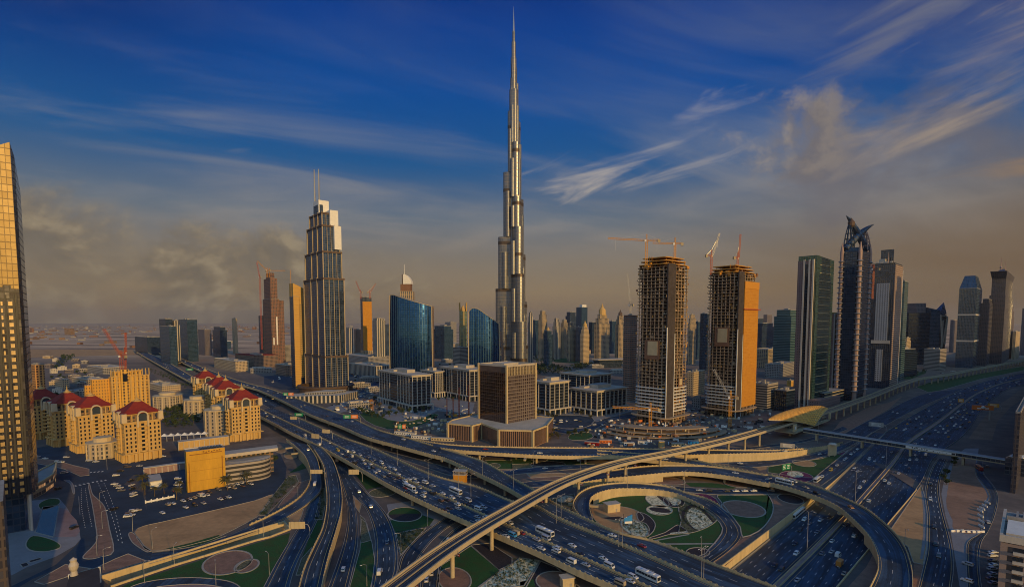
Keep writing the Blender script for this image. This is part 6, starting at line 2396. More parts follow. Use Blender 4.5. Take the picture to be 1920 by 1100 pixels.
# ---- residential towers with red hipped roofs
def red_towers():
	win = window_mesh('window', 1.5, 2.2)
	win2 = window_mesh('wide_window', 2.6, 2.4)
	W, Dp, H, FH = 27.0, 24.0, 33.5, 3.6

	def make(root, detail=True):
		k = MB()
		k.prism(rect(W, Dp), -.5, H, 0, 1)
		k.build('wall', [M['stone'], M['roof_pale']], root)
		k = MB()
		k.prism(rect(W + 2, Dp + 2, -1, -1), H, H + 1.1, 0, bottom=True)
		k.prism(rect(W + .8, Dp + .8, -.4, -.4), 7, 7.7, 0, bottom=True)
		k.build('cornice', M['stone'], root)
		k = MB()                                        # open loggia storey behind columns
		k.prism(rect(W - 5, Dp - 5, 2.5, 2.5), H + 1.1, H + 7, 0)
		k.build('loggia', F['brown'], root)
		for i in range(6):
			for (a, b) in ((1 + (W - 2) * i / 5, .8), (.8, 1 + (Dp - 2) * i / 5)):
				q = MB()
				q.box(a, b, H + 1.1, .8, .8, 6)
				q.build('loggia_column', M['stone'], root)
		k = MB()
		k.prism(rect(W, Dp), H + 7, H + 7.9, 0, bottom=True)
		k.build('roof_beam', M['stone'], root)
		k = MB()                                        # flared hip roof
		r0, r1, r2 = rect(W + 2.4, Dp + 2.4, -1.2, -1.2), rect(W * .62, Dp * .62, W * .19, Dp * .19), rect(W * .24, Dp * .24, W * .38, Dp * .38)
		k.prism(r0, H + 7.9, H + 12.2, 0, top=r1, cap=False)
		k.prism(r1, H + 12.2, H + 17.0, 0, top=r2)
		rf = k.build('roof', M['roof_red'], root)
		k = MB()
		k.lathe([(3.2, H + 16.8), (3.2, H + 17.8), (1.8, H + 18.4), (1.3, H + 19.4), (.45, H + 20), (.3, H + 22.5), (0, H + 24.5)], W / 2, Dp / 2, 10)
		k.build('finial', M['stone'], rf)
		for (a, b) in ((0, 0), (W, 0), (0, Dp), (W, Dp)):
			q = MB()
			q.prism(rect(4, 4, a - 2, b - 2), H + 1, H + 8.6, 0, top=rect(3.6, 3.6, a - 1.8, b - 1.8))
			q.build('corner_turret', M['white_stone'], root)
		# the big arch on each street face
		for face in (0, 1):
			L = W if face == 0 else Dp
			c0 = L * .5
			pt = lambda u, dep, z: (c0 + u, -dep, z) if face == 0 else (-dep, c0 + u, z)
			k = MB()
			n = 12
			for i in range(n):
				a0, a1 = math.pi * i / n, math.pi * (i + 1) / n
				for dep0, dep1 in ((1.8, -3),):
					o = [(4.3 * math.cos(a), H + 5.4 + 4.3 * math.sin(a)) for a in (a0, a1)]
					n2 = [(3.3 * math.cos(a), H + 5.4 + 3.3 * math.sin(a)) for a in (a0, a1)]
					k.face([pt(n2[0][0], 1.8, n2[0][1]), pt(o[0][0], 1.8, o[0][1]), pt(o[1][0], 1.8, o[1][1]), pt(n2[1][0], 1.8, n2[1][1])])
					k.face([pt(o[0][0], 1.8, o[0][1]), pt(o[0][0], -6, o[0][1]), pt(o[1][0], -6, o[1][1]), pt(o[1][0], 1.8, o[1][1])])
					k.face([pt(n2[0][0], 1.8, n2[0][1]), pt(n2[0][0], .2, n2[0][1]), pt(n2[1][0], .2, n2[1][1]), pt(n2[1][0], 1.8, n2[1][1])])
			for s in (-1, 1):
				a, b, z0 = pt(s * 3.8, .8, 0)[0], pt(s * 3.8, .8, 0)[1], H - 4
				k.box(a, b, z0, 1.3 if face == 0 else 2.0, 2.0 if face == 0 else 1.3, 9.4)
			ar = k.build('arch', M['white_stone'], root)
			k = MB()
			pts = [pt(3.3 * math.cos(math.pi * i / n), .25, H + 5.4 + 3.3 * math.sin(math.pi * i / n)) for i in range(n + 1)]
			k.face(pts + [pt(-3.3, .25, H + 1), pt(3.3, .25, H + 1)])
			k.build('arch_glazing', F['bluedark'], ar)
		if not detail:
			return
		nf = 7
		for f in range(nf):
			z = 8.6 + f * FH
			for u in (.06, .17, .29, .71, .83, .94):
				put(win, 'window', root, (W * u, -.02, z))
			for u in (.10, .24, .76, .90):
				put(win, 'window', root, (-.02, Dp * u, z), -math.pi / 2)
			q = MB()                                    # bowed balcony stack in the middle of each face
			q.lathe([(3.6, z - .6), (3.7, z - .5), (3.7, z + .7), (3.5, z + .75)], W * .5, .6, 12, 0, math.pi, 2 * math.pi)
			q.lathe([(.01, z - .6), (3.6, z - .6)], W * .5, .6, 12, 0, math.pi, 2 * math.pi)
			q.build('balcony', M['stone'], root)
			put(win2, 'balcony_door', root, (W * .5, -.02, z + .05))
			q = MB()
			q.lathe([(3.6, z - .6), (3.7, z - .5), (3.7, z + .7), (3.5, z + .75)], .6, Dp * .5, 12, 0, math.pi / 2, 1.5 * math.pi)
			q.lathe([(.01, z - .6), (3.6, z - .6)], .6, Dp * .5, 12, 0, math.pi / 2, 1.5 * math.pi)
			q.build('balcony', M['stone'], root)
			put(win2, 'balcony_door', root, (-.02, Dp * .5, z + .05), -math.pi / 2)
		for (a, b) in ((W * .36, -.5), (W * .64, -.5), (-.5, Dp * .36), (-.5, Dp * .64)):
			q = MB()
			q.box(a, b, -.3, 1.2, 1.2, H - 2)
			q.build('pilaster', M['stone'], root)
		k = MB()
		for u in (.08, .26, .5, .74, .92):
			k.box(W * u, -1.0, -.3, 1.6, 2.2, 7.2)
			k.box(-1.0, Dp * u, -.3, 2.2, 1.6, 7.2)
		k.prism(rect(W + 4.2, Dp + 4.2, -2.1, -2.1), 6.9, 7.5, 0, bottom=True)
		k.build('arcade', M['stone'], root)

	M['white_stone'] = material('white_stone', (.54, .43, .28), .8, var=.12)
	spots = [  # corner px, base y, angle, depth, label
		(236, 868, 36, 'red-roofed cream apartment tower nearest the avenue, standing alone in front'),
		(150, 850, 36, 'red-roofed apartment tower second from the front in the left cluster'),
		(106, 838, 36, 'red-roofed apartment tower wedged behind its twin at the rear of the left cluster'),
		(58, 826, 36, 'red-roofed apartment tower peeping out beside the dark edge tower'),
		(436, 828, 36, 'red-roofed yellow apartment tower nearest the jammed flyover'),
		(408, 797, 36, 'red-roofed apartment tower directly behind the one nearest the flyover'),
		(396, 785, 36, 'red-roofed apartment tower third in the row along the flyover'),
		(372, 765, 36, 'red-roofed apartment tower last in the row along the flyover'),
	]
	first = None
	for i, (px, py, th, lab) in enumerate(spots):
		p = G(px, py)
		th = fit(th, px - 35, 13)
		if first is None:
			first = empty('red_roofed_tower', (p.x, p.y, 0), R(th), lab, 'apartment tower', 'red-roofed apartment towers')
			make(first)
		else:
			c = copy_tree(first)
			c.location = (p.x, p.y, 0)
			c.rotation_euler = (0, 0, R(th))
			c['label'] = lab
	# rounded grey blocks in the shade at their feet
	for (px, py, r, h, lab) in ((400, 818, 15, 26, 'rounded grey apartment block with arched windows in front of the flyover-side towers'),
								(358, 782, 15, 20, 'rounded grey apartment block farther from the camera in the shade of the red-roofed row'),
								(300, 768, 17, 17, 'low grey gabled block right of the golden hotel'),
								(175, 862, 12, 13, 'small grey arcade block between the left cluster and the front tower')):
		p = G(px, py)
		root = empty('rounded_block', (p.x, p.y + r, 0), 0, lab, 'apartment block', 'rounded grey apartment blocks')
		k = MB()
		k.prism(ngon(0, 0, r, 14), -.5, h, 0, 1)
		k.build('wall', [F['grey_arch'], M['roof_pale']], root)
		k = MB()
		k.prism(ngon(0, 0, r + .8, 14), h, h + 1.2, 0, bottom=True)
		k.prism(ngon(0, 0, r * .6, 12), h + 1.2, h + 5, 0)
		k.build('cornice_trim', M['white_stone'], root)
		for i in range(14):
			t = 2 * math.pi * i / 14
			q = MB()
			q.box(r * math.cos(t), r * math.sin(t), -.3, 1.4, 1.4, h + .6, 0, t)
			q.build('pilaster', M['white_stone'], root)


F['grey_arch'] = facade('arched_window_facade', (.40, .33, .26), (.03, .035, .045), 3.4, 3.8, (.28, .72), (.15, .75))
red_towers()


# ---- golden stepped hotel
def hotel():
	th = fit(34, 168)
	x, y, w, d = corner(196, 204, 276, 610, th)
	root = empty('golden_hotel', (x, y, 0), R(th), 'big golden stepped hotel with a tall central bay behind the red-roofed towers', 'hotel')
	zs = lambda py: ZAT(py, y, 230)
	H = zs(697)
	fac = facade('golden_hotel_wall', (.70, .40, .08), (.07, .045, .03), 4.2, 3.6, (.36, .74), (.2, .85), grough=.3, vary=.4)
	wing = facade('golden_hotel_wing', (.66, .34, .06), (.12, .07, .03), 2.6, 3.6, (.35, .65), (.25, .75), grough=.4, vary=.3)
	k = MB()
	k.prism(rect(w, d * .55), -1, H - 6, 0, 1)
	k.prism(rect(w * .7, d * .55, w * .1, .4), H - 6, H, 0, 1)
	k.build('main_wall', [fac, M['roof_pale']], root)
	k = MB()
	k.prism(rect(w * .42, d * .4, -w * .425, 5), -1, H - 8, 0, 1)
	k.prism(rect(w * .14, d * .3, -w * .57, 9), -1, H - 14, 0, 1)
	k.build('side_wing', [wing, M['roof_pale']], root)
	k = MB()
	k.prism(rect(w * .2, 3, w * .24, -2.6), -.5, H + 2, 0, 1)
	k.build('central_bay', [fac, M['stone']], root)
	k = MB()
	k.prism(rect(w * .12, .5, w * .28, -3.2), H - 12, H - 3, 0)
	k.build('tall_window', M['glass_dark'], root)
	k = MB()
	for z in (H - 20, H - 13, H - 6, H):
		k.prism(rect(w * (1.02 if z < H else .72), 1.2, -w * .01 if z < H else w * .09, -.9), z - .6, z + .5, 0, bottom=True)
	for i in range(12):
		k.box(w * i / 11, -.5, H - 6, .9, 1.3, 8)
	k.build('cornice', M['stone'], root)
	for f in (.02, .14, .50, .62, .74, .86, .98):
		q = MB()
		q.box(w * f, -.55, -.5, 1.6, 1.1, H - 5)
		q.build('pilaster', M['stone'], root)
	block('striped_block', 'small orange tower of vertical stripes beside the dark edge tower', (52, 62, 80), G(62, 760).y, 30, 684, F['orange_strip'], cat='apartment tower')


F['orange_strip'] = facade('orange_striped_wall', (.58, .30, .10), (.05, .03, .025), 4.0, 3.6, (.35, .9), (.2, .9), vary=.4)
hotel()


# ---- orange blank-walled box and its long rounded hall
def orange_box():
	a, b = G(352, 923, 0), G(424, 911, 0)
	d = b - a
	th = math.atan2(d.y, d.x)
	w = d.length
	root = empty('orange_hall', (a.x, a.y, 0), th, 'blank orange-gold box of a hall with long oval roofed wing and palms in front', 'hall')
	H = ZAT(847, a.y, 380)
	wall = material('orange_render', (.52, .28, .025), .7, var=.22, scale=.12, streak=True)
	k = MB()
	k.prism(rect(w, 9), -.3, H, 0, 1)
	k.build('wall', [wall, M['roof_grey']], root)
	k = MB()
	for (p, q) in (((0, -.06), (0, H)), ):
		pass
	for x0 in (.06, .92):
		k.box(w * x0, -.16, 0, .5, .4, H * (.72 if x0 < .5 else .8))
	k.box(w * .5, -.16, H - 2.8, w * .84, .4, .45)
	for z in (.25, .5, .75):
		k.box(w * .5, -.03, H * z, w * .98, .1, .12)
	for i in range(7):
		k.box(w * (.44 + .07 * i), -.15, H - 1.6 - (i % 2) * .5, .9, .3, .8)
	k.build('wall_trim', M['orange_trim'], root)
	k = MB()
	for i in range(8):
		k.box(w * (.38 + .075 * i), 4.5, H, 1.4, 6, .9)
	k.build('roof_louvre', M['glass_dark'], root)
	k = MB()
	k.box(w * .5, 9.4, -.3, w, .8, H + 1)
	k.build('rear_parapet', M['stone_grey'], root)
	# oval-ended hall behind to the right
	outline = []
	x0, L = w * .9, 40
	outline = [(x0, 3), (x0 + L * .6, 1.5)] + [(x0 + L * .6 + 12 * math.sin(R(t)), 13.5 - 12 * math.cos(R(t))) for t in range(15, 180, 15)] + [(x0 + L * .5, 25.5), (x0, 25)]
	k = MB()
	k.prism(outline, -.3, H * .52, 0, 1)
	k.build('oval_hall', [F['carpark'], M['roof_pale']], root)
	k = MB()
	k.prism([(x0, 14), (x0 + L + 2, 13), (x0 + L + 4, 25), (x0, 27)], H * .62, H * .70, 0, 0, bottom=True)
	k.prism([(x0, 20), (x0 + L, 20), (x0 + L, 26), (x0, 26.5)], -.3, H * .62, 1)
	k.build('upper_roof', [M['roof_pale'], F['brown']], root)
	k = MB()
	k.lathe([(0, H * .52 + .5), (9, H * .52 + .4), (10, H * .52 - .1)], 0, 0, 24)
	o = k.build('roof_disc', M['roof_grey'], root)
	o.location = (x0 + L * .5, 13, 0)
	o.scale = (1.6, .8, 1)
	# low annexes of the compound
	for (px, py, ww, dd, hh, mat, lab) in ((270, 890, 40, 4, 5, 'paving_pink', 'long low pinkish compound wall behind the walled parking court'),
										   (282, 915, 7, 20, 4.5, 'white', 'small white flat-roofed hut beside the two leaning palms'),
										   (335, 845, 42, 8, 8, 'stone', 'long low cream colonnade building between the apartment towers and the orange hall')):
		p = G(px, py)
		r2 = empty('annexe', (p.x, p.y, 0), th, lab, 'building')
		k = MB()
		k.prism(rect(ww, dd), -.2, hh, 0, bottom=True)
		k.build('wall', M[mat], r2)
		k = MB()
		for i in range(int(ww / 4) + 1):
			k.box(ww * i / int(ww / 4), -.4, -.2, .6, .8, hh - .4)
		k.prism(rect(ww + .6, dd + .6, -.3, -.3), hh, hh + .5, 0)
		k.build('wall_coping', M['stone_grey'], r2)


M['orange_trim'] = material('orange_trim', (.24, .10, .015), .7, var=.15)
orange_box()


M['roof_dark'] = material('dark_roof_felt', (.045, .042, .05), .9, var=.3, scale=.2)
# ---- dark tower at the left edge
def edge_tower():
	D = 300.0
	xr = at_px(42, D)
	th = 129
	root = empty('dark_edge_tower', (xr, D, 0), R(th), 'dark tower at the left edge with glow-painted gold panes and a golden painted reflection above', 'skyscraper')
	zs = lambda py, px: ZAT(py, D, px)
	H = zs(268, 24)
	zb, zm = zs(925, 40), zs(553, 35)
	W, ch = 46.0, 4.5                                   # front runs along +y of the local frame
	dark = facade('dark_grid_wall', (.020, .022, .030), (.030, .030, .040), 2.2, 3.9, (.08, .92), (.1, .95), grough=.12, gmetal=.4, wrough=.4)
	gold = facade('painted_reflection_gold', (.22, .13, .04), (.17, .105, .018), 2.2, 3.9, (.05, .95), (.05, .95), grough=.42, gmetal=.35, wrough=.4, vary=.15, wob=.03)  # gold base colour paints the sunset reflected in the upper glass
	k = MB()
	k.prism([(0, 0), (ch, -1.2), (ch + 30, -1.2), (ch + 30, W), (0, W)], zb, [H, H - 6, H - 20, H - 40, H - 26], 0, 1, bottom=True)
	k.build('wall', [dark, M['roof_dark']], root)
	k = MB()
	n = 14
	rr = random.Random(3)
	edge = [zm + rr.uniform(-3, 3) + 5 * (i < 4) for i in range(n + 1)]  # ragged lower edge shapes a neighbouring building's reflection into the gold
	for i in range(n):
		a, b = W * i / n, W * (i + 1) / n
		ta, tb = H + .4 - 26 * i / n, H + .4 - 26 * (i + 1) / n
		k.face([(-.25, b, edge[i]), (-.25, a, edge[i]), (-.25, a, ta), (-.25, b, tb)], 0, [(b, edge[i]), (a, edge[i]), (a, ta), (b, tb)])
	k.build('mirror_glazing', gold, root)
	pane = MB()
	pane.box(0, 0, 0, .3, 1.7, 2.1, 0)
	pw = pane.mesh('painted_glow_pane', [M['painted_glow_pane']])
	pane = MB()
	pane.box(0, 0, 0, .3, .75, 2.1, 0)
	pn = pane.mesh('painted_glow_pane', [M['painted_glow_pane']])
	fr = MB()
	fr.box(0, 0, 0, .22, .35, 2.9, 0)
	pf = fr.mesh('pane_edge', [M['lamp_red']])
	z = zb + 2
	i = 0
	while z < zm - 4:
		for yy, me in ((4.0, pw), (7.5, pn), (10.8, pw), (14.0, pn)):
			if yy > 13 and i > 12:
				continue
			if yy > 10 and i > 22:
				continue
			o = put(me, 'painted_glow_pane', root, (-.2, yy, z))
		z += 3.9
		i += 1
	for yy in (1.3, 2.4, 5.8, 9.0, 12.4, 16):
		k = MB()
		k.box(-.25, yy, zb, .5, .7, zm - zb)
		k.build('mullion', M['black'], root)
	k = MB()
	k.prism(rect(24, W - 6, 4, 4), -.5, zb, 0)
	k.build('recessed_base', F['bluedark'], root)
	for i in range(4):
		k = MB()
		k.tube([(1.0 + 1.4 * i, 1.0 + i * .4, -.5), (1.0 + 1.4 * i, 1.0 + i * .4, zb)], .55, 8)
		k.build('base_column', M['stone_grey'], root)


M['painted_glow_pane'] = facade('painted_glow_glass', (.20, .125, .045), (.21, .13, .04), 4, 4, (0, 1), (0, 1), grough=.3, gmetal=.25, vary=.2, lit=1.0, litcol=(1, .62, .22), litpow=.04)  # gold tint and faint emission stand in for sunset reflected in the panes
edge_tower()


def near_edges():
	# curved low podium beside the edge tower
	p = G(66, 935)
	root = empty('curved_podium', (p.x, p.y, 0), R(20), 'low curved podium with a glowing gallery band at the foot of the dark edge tower', 'building')
	c, s = math.cos(-R(20)), math.sin(-R(20))
	pts = []
	for q in Z('1 250,440 330,400 400,350 422,300 425,250 330,300 270,335'):
		a, b = q.x - p.x, q.y - p.y
		pts.append((a * c - b * s, a * s + b * c))
	if area([Vector(q) for q in pts]) < 0:
		pts = pts[::-1]
	k = MB()
	k.prism(pts, -.3, 9, 0, 1)
	k.build('wall', [F['gallery'], M['roof_grey']], root)
	k = MB()
	for i, q in enumerate(pts):
		r2 = pts[(i + 1) % len(pts)]
		k.bar((q[0], q[1], 9.3), (r2[0], r2[1], 9.3), .9, 1.0)
		k.bar((q[0], q[1], 5.0), (r2[0], r2[1], 5.0), .7, .6)
	k.build('parapet', M['parapet'], root)
	# brown tower whose corner fills the bottom left
	root = empty('brown_corner_tower', (-154, 158, 0), R(133), 'dark brown gridded building corner filling the bottom left', 'building')
	k = MB()
	k.prism(rect(30, 40), -1, 66, 0, 1)
	k.build('wall', [F['dark_grid'], M['roof_grey']], root)
	k = MB()
	k.prism(rect(10, 40, 30, 2), -1, 14, 0, 1)
	k.build('podium', [F['dark_grid'], M['roof_grey']], root)
	# black canopy with white sphere finial at the lower left
	p = G(186, 1075, 8)
	q = Z('1 520,1010 745,955 755,1180 480,1180', 7)
	root = empty('dark_canopy', (q[0].x, q[0].y, 0), 0, 'dark flat canopy roof with a pale figure-like finial beside the road cutting', 'canopy')
	loc = [(v.x - q[0].x, v.y - q[0].y) for v in q][::-1]
	if area([Vector(v) for v in loc]) < 0:
		loc = loc[::-1]
	k = MB()
	k.prism(loc, 6, 7.2, 0, bottom=True)
	k.build('roof', M['roof_dark'], root)
	for v in loc:
		k = MB()
		k.box(v[0], v[1], -.3, .7, .7, 7.8)
		k.build('post', M['white'], root)
	f = G(139, 1075, 8)
	k = MB()
	k.lathe([(.1, 7.2), (1.5, 7.4), (1.1, 9.4), (1.7, 10.6), (1.9, 12), (1.2, 13.6), (1.4, 14.6), (.1, 15.6)], f.x - q[0].x, f.y - q[0].y, 12)
	k.build('finial', M['stone_grey'], root)
	# hotel at the bottom right, seen from above with stacked balconies
	H = 30.0
	A, B_, E_ = G(1877, 1003, H), G(1885, 955, H), G(1925, 1012, H)
	ex = (E_ - A).normalized()
	ey = (B_ - A).normalized()
	wd, dp = 46.0, (B_ - A).length
	root = empty('terraced_hotel', (A.x, A.y, 0), 0, 'brown hotel at the bottom right with pale roof terrace and dark balcony openings', 'hotel')

	def qp(a, b):
		v = ex * a + ey * b
		return (v.x, v.y)

	def qr(a0, a1, b0, b1):
		return [qp(a0, b0), qp(a1, b0), qp(a1, b1), qp(a0, b1)]
	k = MB()
	k.prism(qr(0, wd, 0, dp), -1, H - .6, 0, 1)
	k.build('wall', [F['hotel_side'], M['roof_grey']], root)
	k = MB()
	k.prism(qr(1.5, wd, 2.2, dp * .55), H - .65, H + .9, 0, 1)
	k.build('terrace', [M['stone_grey'], M['white']], root)
	k = MB()
	for i in range(9):
		k.prism(qr(4 + 2.2 * i, 4.8 + 2.2 * i, dp * .62, dp * .92), H - .65, H + 1.2, 0)
	k.prism(qr(1, wd, dp * .57, dp * .60), H - .65, H + 2.2, 0)
	k.build('roof_pergola', M['roof_grey'], root)
	k = MB()
	k.prism(qr(-.4, wd, -.5, .6), H - 2.4, H + .5, 0, bottom=True)
	k.prism(qr(-.5, .6, .65, dp), H - 2.4, H + .5, 0, bottom=True)
	k.build('parapet', M['stone_grey'], root)
	for i in range(6):
		for j in range(5):
			a, z = 4.0 + j * 7.5, H - 6.5 - i * 3.9
			k = MB()
			k.prism(qr(a, a + 3.6, -1.3, -.02), z - .5, z + .6, 0, bottom=True)
			bal = k.build('balcony', M['stone_grey'], root)
			k = MB()
			k.prism(qr(a + .3, a + 3.3, -.12, -.02), z + .62, z + 2.4, 0)
			k.build('balcony_opening', M['glass_dark'], bal)
	for px, by, h, lab in ((1923, 925, 34, 'grey slab of offices cut by the right edge, just past the footbridge'),):
		p = G(px, by)
		r2, *_ = block('office_block', lab, (px - 10, px, px + 60), p.y, 44, 775, 'dark_grid', cat='office block')
	# the facing row of highway towers, outside the frame to the right
	for i, (x, y, h, s) in enumerate(((598, 550, 262, 42), (706, 606, 320, 46), (905, 700, 270, 46), (1442, 1215, 280, 60))):
		root = empty('highway_tower', (x, y, 0), R(44), f'{nth(i)} tower of the row facing the metro across the highway, beyond the right edge', 'tower', 'towers facing the metro')
		k = MB()
		k.prism(rect(s, s, -s / 2, -s / 2), -1, h * .9, 0, 1)
		k.prism(rect(s * .7, s * .7, -s * .35, -s * .35), h * .9, h, 0, 1)
		k.build('wall', [F['grey'], M['roof_grey']], root)
		k = MB()
		k.box(0, 0, -1, s * 1.4, s * 1.4, 15)
		k.build('podium', F['cream'], root)


F['gallery'] = facade('gallery_wall', (.34, .24, .15), (.06, .04, .03), 3, 4.5, (.1, .95), (.1, .6), lit=.35, litcol=(1, .5, .2), litpow=.35)
F['dark_grid'] = facade('dark_brown_grid', (.07, .055, .055), (.02, .02, .03), 2.4, 3.2, (.15, .9), (.2, .9))
F['hotel_side'] = facade('hotel_side_wall', (.30, .22, .19), (.02, .02, .025), 7.5, 3.8, (.3, .75), (.15, .8))
near_edges()


# ---------------------------------------------------------------- vegetation
def leaf_clump(k, c, r, n, size, rr, mi=0, flat=.8):
	for _ in range(n):
		while True:
			v = Vector((rr.uniform(-1, 1), rr.uniform(-1, 1), rr.uniform(-1, 1)))
			if .25 < v.length < 1:
				break
		p = Vector(c) + Vector((v.x * r, v.y * r, v.z * r * flat))
		a = Vector((rr.uniform(-1, 1), rr.uniform(-1, 1), rr.uniform(-.6, .6))).normalized()
		b = a.cross(Vector((rr.uniform(-1, 1), rr.uniform(-1, 1), rr.uniform(-1, 1)))).normalized()
		s = size * rr.uniform(.6, 1.3)
		k.face([p - a * s - b * s * .5, p + a * s * .3 - b * s * .7, p + a * s + b * s * .4, p - a * s * .2 + b * s * .8], mi)


def tree_proto(seed, h, w, leaf):
	rr = random.Random(seed)
	root = empty('tree', (0, 0, -500))
	k = MB()
	k.tube([(0, 0, -.2), (.1, 0, h * .3), (.2, .1, h * .6)], [.32, .25, .12], 6)
	for i in range(5):
		t = i * 1.26 + rr.random()
		k.tube([(.1, 0, h * .32), (math.cos(t) * w * .3, math.sin(t) * w * .3, h * .62)], [.13, .05], 5)
	k.build('trunk', M['trunk'], root)
	k = MB()
	for i in range(9):
		t, r = rr.uniform(0, 6.28), w * .5 * rr.uniform(.2, .75)
		leaf_clump(k, (math.cos(t) * r, math.sin(t) * r, h * rr.uniform(.48, .85)), w * rr.uniform(.18, .32), 26, .55, rr)
	k.build('crown', M[leaf], root)
	return root


def palm_proto(seed, h):
	rr = random.Random(seed)
	root = empty('palm_tree', (0, 0, -500))
	k = MB()
	k.tube([(0, 0, -.2), (.15, .1, h * .5), (.1, .2, h)], [.38, .28, .26], 7)
	k.build('trunk', M['trunk'], root)
	k = MB()
	for i in range(30):
		t = i * 2.4
		el = rr.uniform(-.25, 1.15)
		L = rr.uniform(3.0, 4.4)
		pts = []
		for j in range(6):
			u = j / 5
			r = L * u * math.cos(el * (1 - u * .4))
			z = h + .2 + L * u * math.sin(el) - 2.1 * u * u
			pts.append(Vector((.1 + math.cos(t) * r, .2 + math.sin(t) * r, z)))
		sd = Vector((-math.sin(t), math.cos(t), 0))
		for j in range(5):
			w0, w1 = .55 * math.sin(math.pi * (.12 + .86 * j / 5)), .55 * math.sin(math.pi * (.12 + .86 * (j + 1) / 5))
			for s in (-1, 1):
				dr = Vector((0, 0, -.28))
				k.face([pts[j], pts[j + 1], pts[j + 1] + sd * s * w1 + dr * (w1 > .1), pts[j] + sd * s * w0 + dr * (w0 > .1)])
	k.build('crown', M['leaf_dry'], root)
	return root


def plant(proto, spots, group, rr=random.Random(12)):
	"""spots: (px, py, scale, label)"""
	for i, (px, py, sc, lab) in enumerate(spots):
		o = proto if (i == 0 and proto.location.z < -400) else copy_tree(proto)
		p = G(px, py)
		o.location = (p.x, p.y, 0)
		o.rotation_euler = (0, 0, rr.uniform(0, 6.28))
		o.scale = (sc, sc, sc * rr.uniform(.9, 1.15))
		tag(o, lab, 'palm tree' if 'palm' in o.name else 'tree', group)


